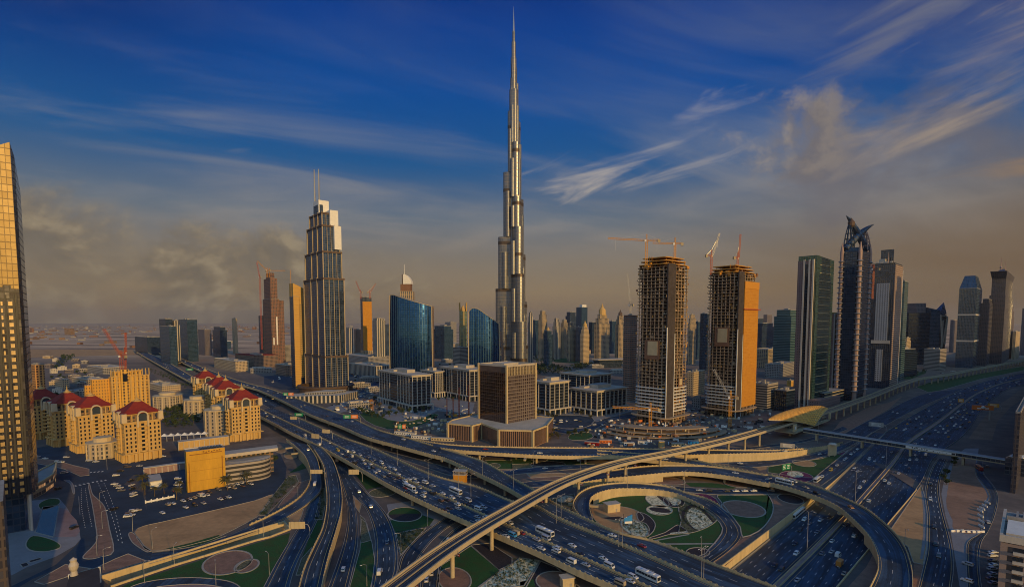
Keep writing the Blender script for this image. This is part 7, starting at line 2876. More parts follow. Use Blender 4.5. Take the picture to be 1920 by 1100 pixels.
def vegetation():
	palm = palm_proto(5, 7.0)
	P = [(427, 918, 1.15, 'tall dusty palm touching the right edge of the orange wall'), (463, 908, 1.2, 'bushy palm right of the orange hall, above the parked cars'),
		 (331, 936, 1.0, 'dusty palm at the left corner of the orange wall'), (268, 918, 1.25, 'tall palm left of the small white hut'),
		 (272, 927, 1.0, 'palm leaning over the near corner of the small white hut'), (308, 925, .8, 'small palm inside the walled parking court'),
		 (290, 930, .8, 'small reddish palm by the white court fence'), (337, 920, .8, 'small palm between the parked cars and the orange wall'),
		 (480, 893, .9, 'palm in front of the long oval hall')]
	plant(palm, P, 'palms round the orange hall')
	t1, t2, t3 = tree_proto(1, 7.5, 7.5, 'leaf'), tree_proto(2, 6.0, 7.0, 'leaf_dry'), tree_proto(3, 5, 6, 'leaf')
	rr = random.Random(8)
	rows = [
		('6', [(770, 880), (800, 900), (835, 915), (870, 925), (910, 930), (950, 935), (1000, 925), (1050, 915), (1100, 905), (1150, 900), (1200, 895), (1250, 885), (1300, 875)], t1, 'tree along the kerb round the left pale framed block', 'kerb trees round the left office block'),
		('6', [(900, 800), (930, 850), (1010, 880), (1080, 890), (860, 860), (830, 840)], t2, 'small tree in the forecourt of the left pale framed block', 'forecourt trees of the left office block'),
		('6', [(1370, 800), (1420, 790), (1470, 800), (1530, 800), (1590, 790), (1640, 795)], t3, 'tree between the bronze cube and the pale framed blocks', 'trees behind the bronze cube'),
		('7', [(200, 915), (235, 905), (270, 930), (300, 945), (330, 935), (370, 900), (420, 880), (470, 905), (520, 910), (590, 935), (640, 905), (690, 900), (740, 880)], t2, 'tree before the pale framed block with the widest roof', 'street trees before the widest office block'),
		('7', [(270, 1060), (300, 1050), (330, 1070), (240, 1085), (290, 1090), (350, 1085)], t2, 'dry roadside tree right of the zigzag podium', 'dry trees beside the zigzag podium'),
		('7', [(430, 1070), (470, 1060), (520, 1065), (560, 1050)], t1, 'green tree on the small lawn beside the building site', 'trees on the site lawn'),
		('2', [(110, 150), (85, 165), (130, 165)], t3, 'round bush at the end of the long oval hall', 'bushes by the oval hall'),
		('8', [(1330 - 270, 620), (1390 - 270, 600), (1440 - 270, 590)], t1, 'dark tree on the sandy lot beyond the station', 'trees on the sandy lot'),
		('5', [(1300, 880), (1260, 900), (1230, 930), (1330, 900), (1370, 890), (1420, 900), (1460, 920), (1290, 960), (1350, 950), (1400, 960), (1450, 970), (1490, 960), (1240, 980), (1310, 1000)], t1, 'dark tree in the courtyard between the two red-roofed clusters', 'courtyard trees between the red-roofed clusters'),
		('5', [(390, 640), (420, 660), (450, 630), (480, 650), (520, 640), (590, 680), (620, 640), (640, 610), (580, 600), (400, 690), (380, 780), (430, 780), (640, 660)], t1, 'garden tree among the low white villas', 'garden trees among the villas'),
		('4', [(1330, 260), (1322, 300), (1340, 330), (1390, 160), (1400, 190)], t3, 'shrub on the verge of the right-hand slip road', 'verge shrubs by the slip road'),
		('6', [(740, 660), (780, 650), (820, 655), (860, 650), (700, 690), (1340, 560), (1380, 540), (1400, 560), (1450, 540)], t3, 'street tree near the foot of the wide blue glass tower', 'street trees near the wide blue tower'),
	]
	for t, pts, proto, lab, grp in rows:
		ox, oy, q = TILE[t]
		sp = []
		for i, (a, b) in enumerate(pts):
			sp.append((ox + a * q, oy + b * q, rr.uniform(.75, 1.25), f'{nth(i)} {lab}'))
		plant(proto, sp, grp, rr)
	# the park beyond the bronze cube reads as one wooded mass
	def wood(pts, n, name, h, seed):
		r2 = random.Random(seed)
		q = Z(pts)
		x0, x1 = min(p.x for p in q), max(p.x for p in q)
		y0, y1 = min(p.y for p in q), max(p.y for p in q)
		k = MB()
		c = 0
		while c < n:
			x, y = r2.uniform(x0, x1), r2.uniform(y0, y1)
			ins = False
			for a, b in zip(q, q[1:] + q[:1]):
				if (a.y > y) != (b.y > y) and x < (b.x - a.x) * (y - a.y) / (b.y - a.y) + a.x:
					ins = not ins
			if not ins:
				continue
			c += 1
			hh = h * r2.uniform(.5, 1.2)
			leaf_clump(k, (x, y, hh * .55), hh * .55, 22, hh * .16, r2)
		tag(k.build(name, M['leaf'], None), kind='stuff')
	wood('7 185,540 300,545 420,560 520,520 640,540 500,575 380,600 260,612 185,610', 170, 'park_woodland', 9, 3)
	wood('7 150,470 260,480 330,500 310,515 180,520', 50, 'park_woodland', 8, 4)
	patch(Z('7 310,500 420,465 560,490 570,515 420,520 320,515'), 'grass', 3, 'lawn')
	wood('5 1340,470 1450,455 1490,475 1400,490', 40, 'roadside_woodland', 7, 5)
	for i, (q, n, h) in enumerate((('3 1240,470 1310,440 1420,490 1520,560 1540,590 1500,630 1420,670 1330,695 1250,690', 150, 1.3), ('3 800,620 900,600 1010,640 1030,690 980,720 880,690', 90, 1.1), ('2 1050,695 1275,655 1180,760 1085,860', 120, 1.3),
								   ('2 1820,985 1920,930 1920,1090 1700,1120', 90, 1.1), ('3 0,880 210,900 90,1090 0,1090', 90, 1.1), ('2 20,560 130,410 240,270 320,310 80,560', 110, 1.4), ('2 490,360 520,480 500,590 440,595', 60, 1.2))):
		wood(q, n, 'bed_shrubbery', h, 40 + i)
	wood('5 1230,900 1330,850 1500,900 1500,985 1400,1000 1250,1020 1180,960', 60, 'courtyard_woodland', 7, 11)
	wood('5 1110,560 1250,600 1420,700 1400,715 1200,620 1090,570', 70, 'roadside_woodland', 4, 6)
	wood('5 470,470 540,460 560,475 450,560 400,575', 60, 'far_woodland', 8, 7)
	wood('8 1010,640 1060,612 1190,575 1180,600 1060,645', 50, 'lot_shrubbery', 3, 8)


vegetation()


# ---------------------------------------------------------------- villas on the far left
def villas():
	rr = random.Random(21)
	spots = []
	for px, py, w in ((84, 690, 16), (95, 700, 14), (108, 694, 18), (122, 700, 14), (136, 690, 15), (150, 698, 16), (164, 708, 14), (128, 712, 15), (145, 725, 16), (98, 738, 14), (112, 745, 16),
					  (140, 742, 14), (80, 672, 18), (98, 678, 15), (92, 724, 13), (188, 700, 15), (262, 712, 14), (288, 722, 14), (176, 716, 13), (134, 678, 16), (152, 682, 14)):
		spots.append((px, py, w))
	cols = ['cream', 'grey', 'white_villa', 'violet']
	F['white_villa'] = facade('white_villa_wall', (.52, .47, .40), (.03, .035, .045), 3, 3.2, (.3, .7), (.3, .7))
	for i, (px, py, w) in enumerate(sorted(spots, key=lambda s: -s[1])):
		p = G(px, py)
		root = empty('villa', (p.x, p.y, 0), R(rr.uniform(10, 60)), f'{nth(i)} nearest of the low flat-roofed villas spread behind the dark edge tower', 'house', 'villas behind the edge tower')
		k = MB()
		a, b, h = w * rr.uniform(.8, 1.3), w * rr.uniform(.6, 1), rr.uniform(6, 9)
		k.prism(rect(a, b), -.3, h, 0, 1)
		k.prism(rect(a * .5, b * .6, a * .3, b * .2), h, h + 3, 0, 1)
		k.build('wall', [F[cols[i % 4]], M['roof_pale']], root)
		k = MB()
		for q in ((0, -.15, a, .3), (0, b - .15, a, .3), (-.15, 0, .3, b), (a - .15, 0, .3, b)):
			k.box(q[0] + q[2] / 2, q[1] + q[3] / 2, h, q[2] + .1, q[3] + .1, .9)
		k.build('roof_parapet', M['stone_grey'], root)
	# mall roofs and market sheds: low pale roofs with plant on them
	for i, (px, py, w, d, h, rot) in enumerate(((690, 668, 60, 40, 16, 12), (715, 676, 40, 30, 12, 30), (668, 682, 50, 25, 14, -10), (705, 690, 40, 22, 10, 5), (470, 700, 46, 30, 11, 30), (540, 700, 40, 24, 10, 15),
												(676, 716, 40, 20, 8, 25), (660, 727, 34, 16, 7, 30), (690, 735, 28, 14, 6, 40), (655, 765, 30, 16, 6, 35), (760, 660, 50, 26, 10, 0), (830, 680, 30, 20, 9, 20), (1145, 700, 40, 22, 7, 0), (1110, 690, 36, 20, 7, 20),
												(1300, 720, 34, 20, 9, 30), (1470, 745, 30, 18, 9, 41), (1700, 700, 30, 18, 7, 44), (1745, 690, 44, 16, 9, 44))):
		p = G(px, py)
		root = empty('low_shed', (p.x, p.y, 0), R(rot), f'{nth(i)} pale low roofed shed, counted from the domed hall outwards and then rightwards', 'building', 'pale low roofed sheds')
		k = MB()
		k.prism(rect(w, d), -.3, h, 0, 1)
		k.prism(rect(w * .6, d * .5, w * .1, d * .3), h, h + 2.5, 1, 1)
		k.build('wall', [F['grey'], M['roof_pale']], root)
		k = MB()
		for _ in range(9):
			k.box(rr.uniform(2, w - 2), rr.uniform(2, d - 2), h, rr.uniform(1, 4), rr.uniform(1, 4), rr.uniform(.8, 3))
		k.build('roof_plant', M['roof_grey'], root)
	# far plain: tiny scattered buildings out to the horizon
	k = MB()
	for _ in range(900):
		y = rr.uniform(2300, 14000)
		x = rr.uniform(-.95, .62) * y
		if -.62 < x / y < .95 and y < 2600:
			continue
		s = rr.uniform(12, 60)
		k.box(x, y, -.5, s, s * rr.uniform(.3, 1), rr.uniform(5, 16) * (1 + (rr.random() < .05) * 3), rr.randrange(3), rr.uniform(0, 3))
	tag(k.build('far_off_town', [M['roof_grey'], M['dirt'], M['site_brown']]), kind='stuff')


villas()


# ---------------------------------------------------------------- vehicles
def wheel_mesh():
	k = MB()
	n = 10
	for sg in (-1, 1):
		k.face([(.33 * math.cos(2 * math.pi * i / n) * sg, .1 * sg, .33 + .33 * math.sin(2 * math.pi * i / n)) for i in range(n)], 0)
		k.face([(.19 * math.cos(2 * math.pi * i / n) * sg, .105 * sg, .33 + .19 * math.sin(2 * math.pi * i / n)) for i in range(n)], 1)
	for i in range(n):
		a, b = 2 * math.pi * i / n, 2 * math.pi * (i + 1) / n
		k.face([(.33 * math.cos(t), y, .33 + .33 * math.sin(t)) for t, y in ((a, -.1), (b, -.1), (b, .1), (a, .1))], 0)
	return k.mesh('wheel', [M['tyre'], M['rim']])


WHEEL = wheel_mesh()


def loft(k, prof, widths, mi=0):
	"""side outline prof (x, z) closed, given half-widths by height"""
	def hw(z):
		for (z0, w0), (z1, w1) in zip(widths, widths[1:]):
			if z0 <= z <= z1:
				return w0 + (w1 - w0) * (z - z0) / (z1 - z0)
		return widths[-1][1]
	L = [(x, -hw(z), z) for x, z in prof]
	Q = [(x, hw(z), z) for x, z in prof]
	n = len(prof)
	for i in range(n):
		j = (i + 1) % n
		k.face([L[i], Q[i], Q[j], L[j]], mi)
	k.face(L[::-1], mi)
	k.face(Q, mi)


def car_proto(kind):
	"""parts only: (name, mesh, location)"""
	body, win = MB(), MB()
	parts = []
	if kind == 'saloon':
		wd = [(.2, .86), (.6, .92), (.92, .86), (1.45, .66)]
		loft(body, [(-2.25, .28), (2.2, .28), (2.32, .55), (2.2, .74), (1.15, .90), (-1.45, .95), (-2.2, .90), (-2.32, .6)], wd)
		loft(body, [(1.1, .88), (.38, 1.40), (-.85, 1.42), (-1.65, .93)], wd)
		for s in (-1, 1):
			win.face([(x, s * (w + .012), z) for x, w, z in ((.95, .845, .97), (.34, .68, 1.35), (-.82, .68, 1.36), (-1.42, .85, .98))][::s])
		win.face([(1.10, -.74, .92), (1.10, .74, .92), (.45, .60, 1.38), (.45, -.60, 1.38)])
		win.face([(-1.62, .74, .97), (-1.62, -.74, .97), (-.92, -.60, 1.41), (-.92, .60, 1.41)])
		wb, ln, wy = 1.38, 2.30, .80
	elif kind == 'suv':
		wd = [(.25, .9), (.8, .96), (1.1, .92), (1.85, .76)]
		loft(body, [(-2.35, .38), (2.3, .38), (2.42, .7), (2.3, .98), (1.25, 1.12), (-2.3, 1.16), (-2.42, .7)], wd)
		loft(body, [(1.2, 1.1), (.6, 1.76), (-1.9, 1.80), (-2.28, 1.14)], wd)
		for s in (-1, 1):
			win.face([(x, s * (w + .012), z) for x, w, z in ((1.02, .90, 1.2), (.56, .79, 1.68), (-1.82, .79, 1.70), (-2.1, .90, 1.22))][::s])
		win.face([(1.20, -.8, 1.15), (1.20, .8, 1.15), (.68, .68, 1.72), (.68, -.68, 1.72)])
		win.face([(-2.30, .8, 1.22), (-2.30, -.8, 1.22), (-1.96, -.7, 1.75), (-1.96, .7, 1.75)])
		wb, ln, wy = 1.45, 2.41, .84
	elif kind == 'van':
		wd = [(.3, .92), (1.2, .98), (2.3, .86)]
		loft(body, [(-2.6, .38), (2.5, .38), (2.62, .9), (2.3, 1.25), (1.65, 2.15), (1.3, 2.28), (-2.55, 2.30), (-2.65, .8)], wd)
		for s in (-1, 1):
			win.face([(x, s * (w + .012), z) for x, w, z in ((2.05, .98, 1.35), (1.55, .90, 1.98), (-2.3, .90, 2.0), (-2.3, .97, 1.35))][::s])
		win.face([(2.34, -.86, 1.27), (2.34, .86, 1.27), (1.74, .78, 2.10), (1.74, -.78, 2.10)])
		wb, ln, wy = 1.65, 2.62, .86
	elif kind == 'bus':
		wd = [(.3, 1.22), (1.5, 1.27), (3.2, 1.18)]
		loft(body, [(-5.9, .4), (5.8, .4), (6.0, 1.0), (5.85, 2.9), (5.5, 3.15), (-5.8, 3.18), (-6.0, 1.0)], wd)
		for i in range(7):
			x0 = -5.3 + i * 1.52
			for s in (-1, 1):
				win.face([(x, s * (1.285 if z < 2 else 1.24), z) for x, z in ((x0 + 1.4, 1.45), (x0 + 1.4, 2.5), (x0, 2.5), (x0, 1.45))][::s])
		win.face([(6.01, -1.1, 1.2), (6.01, 1.1, 1.2), (5.92, 1.05, 2.7), (5.92, -1.05, 2.7)])
		body.box(-1.5, 0, 3.15, 2.6, 1.6, .3)
		body.box(2.6, 0, 3.14, 1.6, 1.5, .25)
		wb, ln, wy = 3.4, 6.0, 1.12
	else:                                               # box lorry
		wd = [(.4, 1.05), (2.3, 1.0)]
		loft(body, [(1.75, .5), (3.3, .5), (3.4, 1.2), (3.05, 2.2), (1.75, 2.3)], wd)
		body.box(-.9, 0, .55, 5.3, 1.0, .3)
		win.face([(3.42, -.9, 1.25), (3.42, .9, 1.25), (3.08, .85, 2.1), (3.08, -.85, 2.1)])
		for s in (-1, 1):
			win.face([(x, s * 1.06, z) for x, z in ((3.1, 1.3), (2.9, 2.05), (2.0, 2.05), (2.0, 1.3))][::s])
		c = MB()
		c.box(-1.0, 0, .9, 5.2, 2.3, 2.5)
		parts.append(('cargo_box', c.mesh('cargo_box', [M['paint']]), (0, 0, 0)))
		wb, ln, wy = 2.4, 3.4, .95
	parts.insert(0, ('body', body.mesh(kind + '_body', [M['paint']]), (0, 0, 0)))
	parts.append(('window', win.mesh(kind + '_glazing', [M['glass_dark']]), (0, 0, 0)))
	for sx in (-1, 1):
		for sy in (-1, 1):
			parts.append(('wheel', WHEEL, (sx * wb, sy * wy, 0)))
	lt = MB()
	lt.box(0, 0, 0, .08, .34, .16)
	hl, tl = lt.mesh('headlight', [M['lamp_clear']]), lt.mesh('taillight', [M['lamp_red']])
	for sy in (-1, 1):
		parts.append(('headlight', hl, (ln - .04, sy * wy * .78, .62)))
		parts.append(('taillight', tl, (-ln + .02, sy * wy * .82, .72)))
	return parts


CARS = {k: car_proto(k) for k in ('saloon', 'suv', 'van', 'bus', 'lorry')}
WORD = {'saloon': 'saloon car', 'suv': 'off-roader', 'van': 'van', 'bus': 'bus', 'lorry': 'box lorry'}
PAL = {'white': (.74, .73, .70), 'silver': (.46, .46, .47), 'grey': (.16, .165, .18), 'black': (.018, .018, .022), 'beige': (.46, .38, .27), 'red': (.30, .025, .02),
	   'blue': (.04, .14, .34), 'yellow': (.62, .40, .03), 'orange': (.58, .24, .04), 'bright blue': (.05, .32, .60), 'brown': (.13, .08, .06)}
NCAR = [0]


def car(kind, color, loc, heading, label, group, pitch=0.0, detail=2, cat=None):
	NCAR[0] += 1
	nm = {'saloon': 'car', 'suv': 'car', 'van': 'van', 'bus': 'bus', 'lorry': 'lorry'}[kind]
	root = empty(nm, loc, 0, label, cat or nm, group)
	root.rotation_euler = (0, -pitch, heading)
	for (n, me, l) in CARS[kind]:
		if detail < 2 and n in ('headlight', 'taillight'):
			continue
		if detail < 1 and n == 'wheel':
			continue
		o = bpy.data.objects.new(n, me)
		COL.objects.link(o)
		o.parent = root
		o.location = l
		o.color = (*PAL[color], 1) if n != 'cargo_box' else (*PAL['orange'], 1)
	return root


CR = random.Random(77)


def pick():
	k = CR.choices(('saloon', 'suv', 'van'), (.56, .34, .10))[0]
	c = CR.choices(('white', 'silver', 'grey', 'black', 'beige', 'brown', 'red', 'blue'), (46, 14, 10, 17, 5, 3, 2, 3))[0]
	return k, c


def on_lane(key, s, o, kind=None, color=None, label='', group='', rev=False, z=.0, detail=2):
	P = PATHS[key]
	p = P.at(s, o)
	d = P.dir(s)
	if rev:
		d = -d
	k, c = pick()
	k, c = kind or k, color or c
	lab = label.replace('%', f'{c} {WORD[k]}')
	return car(k, c, (p.x, p.y, p.z + .03 + z), math.atan2(d.y, d.x), lab, group, math.asin(max(-1, min(1, d.z))), detail)


def queue(key, o, s0, s1, gap, where, group, rev=False, drop=.15, frm='metro viaduct', anchor=None, flip=False, z=0.0, detail=2, cmax=99, special=()):
	"""a lane of traffic; cars are counted outwards from a landmark"""
	P = PATHS[key]
	s, n, out = s0, 0, []
	while s < s1:
		if CR.random() > drop:
			out.append(s + CR.uniform(-.2, .2) * gap * .5)
		s += gap * CR.uniform(.75, 1.35)
	if flip:
		out = out[::-1]
	sp = dict(special)
	for i, q in enumerate(out[:cmax]):
		kc = sp.get(i, (None, None))
		on_lane(key, q, (o, CR.uniform(-.25, .25)), kc[0], kc[1], f'%, {nth(i)} from {frm} in {where}', group, rev, z, detail)


def S_near(key, px, py, z):
	"""distance along a road of the point seen at (px, py)"""
	p = G(px, py, z)
	P = PATHS[key]
	i = min(range(P.n), key=lambda i: (P.c[i].xy - p.xy).length)
	return P.s[i]


def traffic():
	D1a, D1b = PATHS['D1a'], PATHS['D1b']
	sx = S_near('D1a', 945, 990, 8)
	g1, g2 = 'cars jammed on the wide flyover', 'cars queueing on the middle carriageway'
	far = S_near('D1a', 547, 800, 8)
	# jammed near carriageway, far side of the metro viaduct, then the near side
	for o, w in ((-.72, 'median lane'), (-.25, 'second lane'), (.25, 'third lane'), (.74, 'parapet lane')):
		queue('D1a', o, far + (0 if o < .5 else 60), sx - 6, 14 if o < .5 else 44, f'the jammed flyover\'s {w}', g1, True, .3, 'the metro viaduct', flip=True, cmax=13 if o < .5 else 6)
		queue('D1a', o, sx + 10, D1a.len - 22, 16 if o < 0 else 26, f'the jammed flyover\'s {w}, camera side', g1, True, .25, 'the metro')
	s1 = S_near('D1b', 960, 962, 8)
	f1 = S_near('D1b', 660, 832, 8)
	for o, w in ((.84, 'the bus carriageway\'s median lane'), (.52, 'the bus carriageway\'s second lane')):
		queue('D1b', o, f1 + 30, s1 - 6, 12, w, g2, False, .25, 'the metro viaduct', flip=True, cmax=14)
		queue('D1b', o, s1 + 12, D1b.len - 25, 17, w + ', camera side', g2, False, .3, 'the metro', special={3: ('van', 'white')})
	on_lane('D1b', S_near('D1b', 858, 925, 8), (.28, 0), 'bus', 'white', 'white coach halted beyond the metro viaduct on the middle carriageway', g2)
	on_lane('D1b', S_near('D1b', 1036, 1000, 8), (.50, 0), 'bus', 'white', 'white coach on the camera side of the metro viaduct, farther from the corner', g2)
	on_lane('D1b', S_near('D1b', 1237, 1085, 8), (.42, 0), 'bus', 'white', 'white minibus nearest the bottom edge on the middle carriageway', g2)
	on_lane('D1a', S_near('D1a', 772, 914, 8), (.1, 0), 'bus', 'white', 'small white bus in the jammed flyover near the round-ended cutting', g1)
	on_lane('D1a', S_near('D1a', 639, 844, 8), (-.05, 0), 'van', 'yellow', 'yellow-green van in the jammed flyover behind the cream sign', g1)
	on_lane('D1a', S_near('D1a', 962, 1006, 8), (.2, 0), 'van', 'bright blue', 'bright blue van just past the metro viaduct on the jammed flyover', g1)
	# light traffic elsewhere
	g3 = 'cars on the interchange ramps'
	for key, px, py, z, o, kind, col, lab, rev in (
		('D2', 1155, 1002, 8, .2, 'saloon', 'white', 'lone white saloon on the ramp beside the flower garden', False),
		('D2', 1208, 1033, 8, .3, 'saloon', 'red', 'lone dark red saloon on the ramp beside the flower garden', False),
		('U', 820, 845, 8, .1, 'saloon', 'white', 'white saloon where the upper flyover splits in two', False),
		('E', 1001, 846, 8, .3, 'saloon', 'white', 'white van on the straight cream flyover right of the split', False),
		('E', 925, 840, 8, -.2, 'saloon', 'red', 'red saloon at the start of the straight cream flyover', False),
		('E', 1143, 850, 7, .2, 'suv', 'beige', 'beige car entering the slip flyover', False),
		('E2', 1255, 857, 6, .1, 'saloon', 'white', 'white saloon under the metro on the slip flyover', False),
		('Q', 1382, 886, 6, -.2, 'saloon', 'white', 'white saloon where the slip flyover joins the outer ramp', False),
		('Q', 1442, 892, 6, -.1, 'saloon', 'silver', 'silver saloon ahead of the bus on the outer ramp', False),
		('Q', 1472, 906, 6, .2, 'bus', 'white', 'white bus on the outer ramp', False),
		('Q', 1490, 905, 6, -.55, 'van', 'white', 'white van alongside the bus on the outer ramp', False),
		('Q', 1514, 916, 6, -.1, 'saloon', 'beige', 'beige saloon past the bus on the outer ramp', False),
		('Q', 1525, 926, 6, .3, 'suv', 'black', 'black car with red lights on the outer ramp over the highway', False),
		('Q', 1585, 953, 6, -.1, 'saloon', 'orange', 'orange and white taxi on the outer ramp over the highway', False),
		('R1', 584, 840, 8, -.5, 'suv', 'white', 'white car at the head of the curved ramp under the cream signs', True),
		('R1', 588, 912, 3, .1, 'van', 'white', 'long white van on the curved ramp by its gantry', True),
		('R34', 633, 868, 0, -.4, 'bus', 'silver', 'silver bus emerging beneath the jammed flyover', True),
		('R34', 657, 926, 0, .3, 'suv', 'white', 'white car at the split of the two street-level ramps', True),
		('R4', 692, 953, 0, -.3, 'suv', 'white', 'white car entering the sweeping right-hand street-level ramp', True),
		('R4', 729, 1018, 0, .1, 'saloon', 'grey', 'dark grey saloon midway down the sweeping right-hand street-level ramp', True),
		('R4', 719, 1080, 0, -.5, 'van', 'white', 'long white van at the bottom of the sweeping right-hand street-level ramp', True),
		('R3', 645, 1072, 0, .0, 'suv', 'white', 'white car at the bottom of the street-level ramp beside the two-lane ramp', True),
		('R6', 856, 993, 0, .2, 'saloon', 'black', 'black car on the lower road beneath the metro, first from the flyover', True),
		('R6', 832, 1015, 0, -.2, 'suv', 'white', 'white car on the lower road beneath the metro viaduct', True),
		('R6', 803, 1078, 0, .1, 'suv', 'silver', 'silver car on the lower road close to the round brown bed', True),
		('R6', 803, 1095, 0, -.4, 'saloon', 'white', 'white car on the lower road cut by the bottom edge', True),
		('G1', 1018, 879, 0, .1, 'saloon', 'white', 'white saloon on the narrow road behind the metro viaduct', False),
		('B', 1500, 846, 0, .0, 'saloon', 'white', 'white saloon on the road below the yellow retaining wall, farther along', False),
		('B', 1361, 865, 0, -.2, 'bus', 'beige', 'cream minibus on the road below the yellow retaining wall', False),
		('B', 1386, 873, 0, .4, 'saloon', 'white', 'white saloon behind the cream minibus below the yellow wall', False),
		('E', 1460, 844, 5, .0, 'saloon', 'white', 'white saloon where the straight cream flyover reaches the ground', False),
		('E', 1530, 847, 3, .2, 'saloon', 'silver', 'silver saloon at the foot of the straight cream flyover', False)):
		on_lane(key, S_near(key, px, py, z), (o, 0), kind, col, lab, g3, rev)
	queue('U', -.5, 40, PATHS['U'].len - 60, 130, 'the far upper flyover\'s outer lane', 'cars on the upper flyover', False, .3, 'its far end', detail=0)
	queue('U', .2, 60, PATHS['U'].len - 130, 120, 'the far upper flyover\'s middle lane', 'cars on the upper flyover', False, .3, 'its far end', detail=0)
	queue('D1a', -.2, 40, far - 120, 110, 'the left flyover', 'cars on the far left flyover', True, .35, 'its far end', detail=0, cmax=8)
	queue('mid', -.3, 120, PATHS['mid'].len, 70, 'the sunken middle road', 'cars on the sunken middle road', False, .3, 'its far end', detail=0, cmax=10)
	# queue on the slip road beside the lawn with the magenta bed
	P = PATHS['S0']
	for i, (px, py, k, c) in enumerate(((1531, 901, 'bus', 'white'), (1541, 895, 'suv', 'white'), (1558, 884, 'van', 'yellow'), (1570, 874, 'suv', 'silver'), (1585, 864, 'saloon', 'white'), (1592, 861, 'saloon', 'white'), (1598, 852, 'suv', 'white'), (1604, 848, 'saloon', 'silver'), (1610, 843, 'saloon', 'white'))):
		on_lane('S0', S_near('S0', px, py, 0), (-.1, 0), k, c, f'%, {nth(i)} in the slip-road queue beside the magenta bed', 'cars queueing on the slip road', True)
	for i, (px, k, c) in enumerate(((1263, 'saloon', 'silver'), (1310, 'saloon', 'silver'), (1335, 'suv', 'black'), (1358, 'saloon', 'black'), (1379, 'saloon', 'white'), (1397, 'saloon', 'white'), (1418, 'saloon', 'white'), (1442, 'saloon', 'grey'))):
		on_lane('K', S_near('K', px, 919, 0), (0, 0), k, c, f'%, {nth(i)} from the left on the street curving behind the loop', 'cars on the street behind the loop', True)
	# the sunken highway
	C_ = PATHS['szr']
	q = S_near('szr', 1590, 930, -1.5)
	fb = S_near('szr', 1690, 832, 0)
	gl, gr = 'cars on the highway, loop side', 'cars on the highway, sandy side'
	loopside = [(1493, 968, 'bus', 'white'), (1500, 962, 'bus', 'white'), (1508, 975, 'suv', 'white'), (1538, 976, 'saloon', 'white'), (1556, 970, 'saloon', 'black'), (1518, 982, 'saloon', 'grey'), (1493, 1039, 'suv', 'white'),
				(1491, 1020, 'saloon', 'black'), (1452, 1060, 'saloon', 'black'), (1465, 1068, 'suv', 'black'), (1500, 995, 'suv', 'black'), (1532, 998, 'saloon', 'grey'),
				(1612, 915, 'suv', 'white'), (1620, 903, 'saloon', 'white'), (1602, 878, 'saloon', 'white'), (1608, 884, 'saloon', 'silver'), (1630, 862, 'van', 'white'), (1648, 850, 'suv', 'black'), (1656, 857, 'saloon', 'white'), (1640, 865, 'saloon', 'silver'), (1672, 848, 'saloon', 'grey')]
	sandside = [(1584, 985, 'saloon', 'grey'), (1600, 986, 'van', 'beige'), (1602, 1006, 'suv', 'white'), (1560, 1015, 'saloon', 'white'), (1559, 1035, 'saloon', 'silver'), (1541, 1038, 'saloon', 'grey'), (1571, 1042, 'van', 'white'), (1575, 1060, 'lorry', 'white'),
				(1583, 1076, 'saloon', 'beige'), (1495, 1088, 'saloon', 'silver'), (1629, 940, 'suv', 'white'), (1659, 902, 'suv', 'white'), (1667, 907, 'suv', 'white'), (1676, 886, 'saloon', 'grey'), (1685, 888, 'saloon', 'white'), (1699, 872, 'saloon', 'silver'),
				(1704, 878, 'saloon', 'black'), (1706, 863, 'suv', 'white'), (1719, 862, 'saloon', 'white'), (1716, 854, 'saloon', 'white'), (1736, 854, 'van', 'white'), (1724, 846, 'saloon', 'white'), (1690, 868, 'saloon', 'black')]
	dl = C_.dir(q)
	for lst, lab, rev in ((loopside, 'highway carriageway beside the loop', True), (sandside, 'highway carriageway beside the sandy triangle', False)):
		lst = sorted(lst, key=lambda t: -t[1])
		for i, (px, py, k, c) in enumerate(lst):
			s = S_near('szr', px, py, -3 if py > 930 else 0)
			zc = C_.at(s).z
			p = G(px, py, zc)
			d = C_.dir(s) * (-1 if rev else 1)
			car(k, c, (p.x, p.y, zc + .03), math.atan2(d.y, d.x), f'{c} {WORD[k]}, {nth(i)} from the bottom edge on the {lab}', gl if rev else gr, math.asin(d.z), 2)
	# beyond the footbridge
	i = 0
	pts = []
	for s0 in range(0, 560, 12):
		for lane in (-.85, -.7, -.55, -.38, -.22, .22, .38, .55, .7, .86):
			if CR.random() < .10:
				pts.append((fb + 14 + s0 + CR.uniform(-5, 5), lane))
	for (s, lane) in sorted(pts)[:26]:
		k, c = pick()
		if CR.random() < .06:
			k, c = 'saloon', 'yellow'
		P = C_
		p, d = P.at(s, (lane, 0)), P.dir(s) * (-1 if lane < 0 else 1)
		car(k, c, (p.x, p.y, p.z + .03), math.atan2(d.y, d.x), f'{c} {WORD[k]}, {nth(i)} on the highway past the footbridge', 'cars on the highway past the footbridge', 0, 0)
		i += 1
	for i, (px, py) in enumerate(((1668, 774), (1699, 772), (1620, 810), (1650, 798), (1715, 755), (1760, 738))):
		on_lane('S1', S_near('S1', px, py, 0), (CR.choice((-.4, .2)), 0), None, None, f'%, {nth(i)} on the service road along the metro columns', 'cars on the service road', True, 0, 0)
	for i, (px, py, c) in enumerate(((1741, 907, 'black'), (1741, 937, 'white'), (1744, 988, 'black'), (1743, 1019, 'black'), (1757, 1045, 'grey'))):
		on_lane('RR', S_near('RR', px, py, 0), (-.35 if i < 4 else -.05, 0), 'suv', c, f'{c} car, {nth(i)} down the slip road right of the sandy triangle', 'cars on the right slip road', False)
